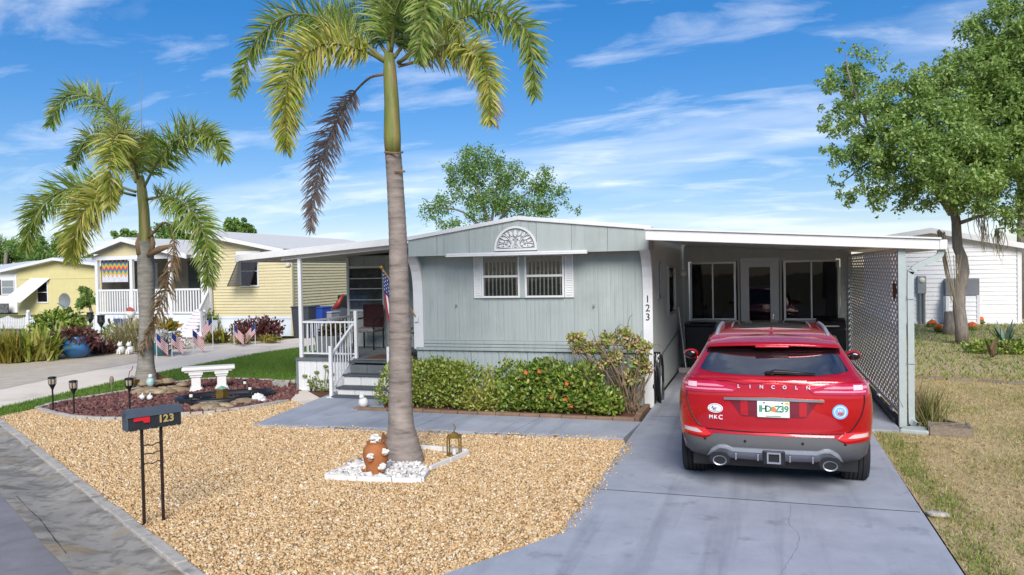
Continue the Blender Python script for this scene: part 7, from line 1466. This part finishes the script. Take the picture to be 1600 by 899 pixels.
# white house at the left edge
wy_ = 42.; wa = lambda px, py: at(px, py, wy_); wh_ = thing('far_white_house', 'white house with grey-paned window at the left edge', 'house', (wa(0, 500).x, wy_, 0)); obj('front_wall', MB().box(wa(-60, 450).x, wa(26, 450).x, wy_, wy_+6, 0, wa(10, 424).z), m_wsid, wh_); obj('roof', MB().prismX([(wy_-.5, wa(10, 424).z), (wy_+6, wa(10, 424).z+.8), (wy_+6, wa(10, 424).z+.9), (wy_-.5, wa(10, 424).z+.12)], wa(-60, 450).x, wa(28, 450).x), m_white, wh_)
f = sash(wh_, wa(3, 460).x, wa(24, 460).x, wa(10, 461).z, wa(10, 437).z, wy_-.03, 'window', .08, True, m_white, glass('grey_glass', (.25, .28, .3), .1)); obj('shutter', MB().box(wa(-2, 460).x, wa(3, 460).x-.02, wy_-.05, wy_-.001, wa(10, 461).z, wa(10, 437).z), m_black, wh_)
obj('porch_screen', MB().box(wa(-5, 480).x, wa(24, 480).x, wy_-.6, wy_-.5, 0, wa(10, 474).z), M('chequer_screen', C('9a9a9a', .6), C('3a3a3a', .6), rough=.8, scale=6), wh_)
# satellite dish, papaya tree
d0_ = at(106, 470, 29.5); sd_ = thing('satellite_dish', 'grey satellite dish on a post behind the picket fence', 'dish', (d0_.x, 29.5, 0)); obj('post', MB().tube([(d0_.x, 29.5, 0), (d0_.x, 29.5, d0_.z)], .04, 8), m_galv, sd_); mb = MB(); n_ = 20; vs = [(d0_.x, 29.38, d0_.z)]
for r in (.2, .38):
    for j in range(n_): a = 2*math.pi*j/n_; vs.append((d0_.x+r*math.cos(a), 29.38-r*r*.5, d0_.z+r*math.sin(a)))
mb.add(vs, [(0, 1+j, 1+(j+1) % n_) for j in range(n_)]+[(1+j, 1+n_+j, 1+n_+(j+1) % n_, 1+(j+1) % n_) for j in range(n_)]); obj('reflector', mb, m_galv, sd_, smooth=True); obj('feed_arm', MB().tube([(d0_.x, 29.4, d0_.z-.35), (d0_.x, 28.9, d0_.z-.1)], .02, 6), m_galv, sd_)
pc_ = at(135, 468, 27.9); tree('plumeria_tree', 'small bright green leafy tree with white blossoms left of the porch', (pc_.x+.3, 27.9, 0), [([(pc_.x+.35, 27.9, 0), (pc_.x+.3, 27.9, .6), (pc_.x+.1, 27.9, pc_.z)], .09, .05)], [((pc_.x-.2, 27.9, pc_.z), .45), ((pc_.x+.3, 27.9, pc_.z+.15), .45), ((pc_.x, 27.8, pc_.z+.25), .4), ((pc_.x+.1, 27.7, pc_.z-.15), .4)], 1300, .26, m_oakleaf)
# antenna
an0, an1 = at(222, 300, 27.0), at(219, 104, 27.0); an = thing('antenna_mast', 'thin tall whip antenna rising behind the shorter palm', 'antenna', (an0.x+.02, 27.0, 0)); obj('mast', MB().tube([(an0.x+.05, 27, 0), tuple(an0), tuple(at(221, 180, 27.0))], [.035, .03, .02], 6), m_galv, an); obj('whip', MB().tube([tuple(at(221, 181, 27.0)), tuple(an1)], [.018, .006], 6), m_galv, an)
# ---- white lap-sided house on the right
WY = 32.9; wq = lambda px, py: at(px, py, WY); wx0_, wx1_ = wq(1392, 450).x, wq(1590, 450).x; rgx, rgz = wq(1452, 358).x, wq(1452, 358).z; zl_, zr_ = wq(1390, 368).z, wq(1590, 382).z
rh = thing('white_house', 'white lap-sided house with low gable beyond the side lawn', 'house', (wq(1480, 500).x, WY, 0))
def wtop(x): return (zl_+(rgz-zl_)*(x-wx0_)/(rgx-wx0_) if x < rgx else rgz+(zr_-rgz)*(x-rgx)/(wx1_-rgx))-.1
obj('wall_core', MB().prismY([(wx0_, 0), (wx1_-.02, 0), (wx1_-.02, wtop(wx1_)), (rgx, wtop(rgx)), (wx0_, wtop(wx0_))], WY+.001, WY+8), m_wsid, rh)
lap_wall('siding', wx0_, wx1_, .06, rgz, WY, .165, m_wsid, rh, True, top=wtop)
for (xa, za), (xb, zb2) in (((wx0_-.3, zl_-.05), (rgx, rgz)), ((rgx, rgz), (wx1_+.3, zr_-.03))):
    obj('barge_board', MB().prismY([(xa, za-.17), (xb, zb2-.17), (xb, zb2+.03), (xa, za+.03)], WY-.32, WY-.27), m_white, rh); obj('roof', MB().prismY([(xa, za-.03), (xb, zb2-.03), (xb, zb2+.03), (xa, za+.03)], WY-.268, WY+8.2), m_shing, rh)
obj('corner_trim', MB().box(wx1_-.02, wx1_+.12, WY-.06, WY+.1, 0, wtop(wx1_)), m_white, rh); obj('base_trim', MB().box(wx0_, wx1_+.15, WY-.09, WY-.031, -.02, .058), m_white, rh)
ma, mb2 = wq(1432, 431), wq(1446, 459); obj('meter_box', MB().box(ma.x, mb2.x, WY-.2, WY-.035, mb2.z, ma.z), m_galv, rh, bevel=.02); obj('meter_dial', MB().ball(((ma.x+mb2.x)/2, WY-.21, ma.z-.17), (.11, .06, .11), 12, 6), m_lampw, rh, smooth=True)
for dx_ in (-.06, .08): obj('conduit', MB().tube([((ma.x+mb2.x)/2+dx_, WY-.12, 0), ((ma.x+mb2.x)/2+dx_, WY-.12, mb2.z)], .05, 8), m_gline, rh)
pa_, pb2 = wq(1474, 436), wq(1527, 461); obj('panel_box', MB().box(pa_.x, pb2.x, WY-.33, WY-.035, pb2.z, pa_.z), M('panel_grey', C('8c8f94', .62), rough=.5, var=.1, scale=4), rh, bevel=.02); bx0, bx1 = wq(1473, 470).x, wq(1525, 470).x
obj('bump_out', MB().box(bx0, bx1, WY-.5, WY-.034, 0, pb2.z-.02), m_wsid, rh); zz = .03
while zz < pb2.z-.15: obj('siding_board', MB().add([(bx0+.1, WY-.53, zz), (bx1-.1, WY-.53, zz), (bx1-.1, WY-.503, zz+.16), (bx0+.1, WY-.503, zz+.16), (bx0+.1, WY-.501, zz), (bx1-.1, WY-.501, zz)], [(0, 1, 2, 3), (4, 5, 1, 0)]), m_wsid, rh); zz += .162
for x in (bx0, bx1-.1): obj('bump_trim', MB().box(x, x+.1, WY-.54, WY-.502, 0, pb2.z-.02), m_white, rh)
SC.cycles.use_adaptive_sampling = True
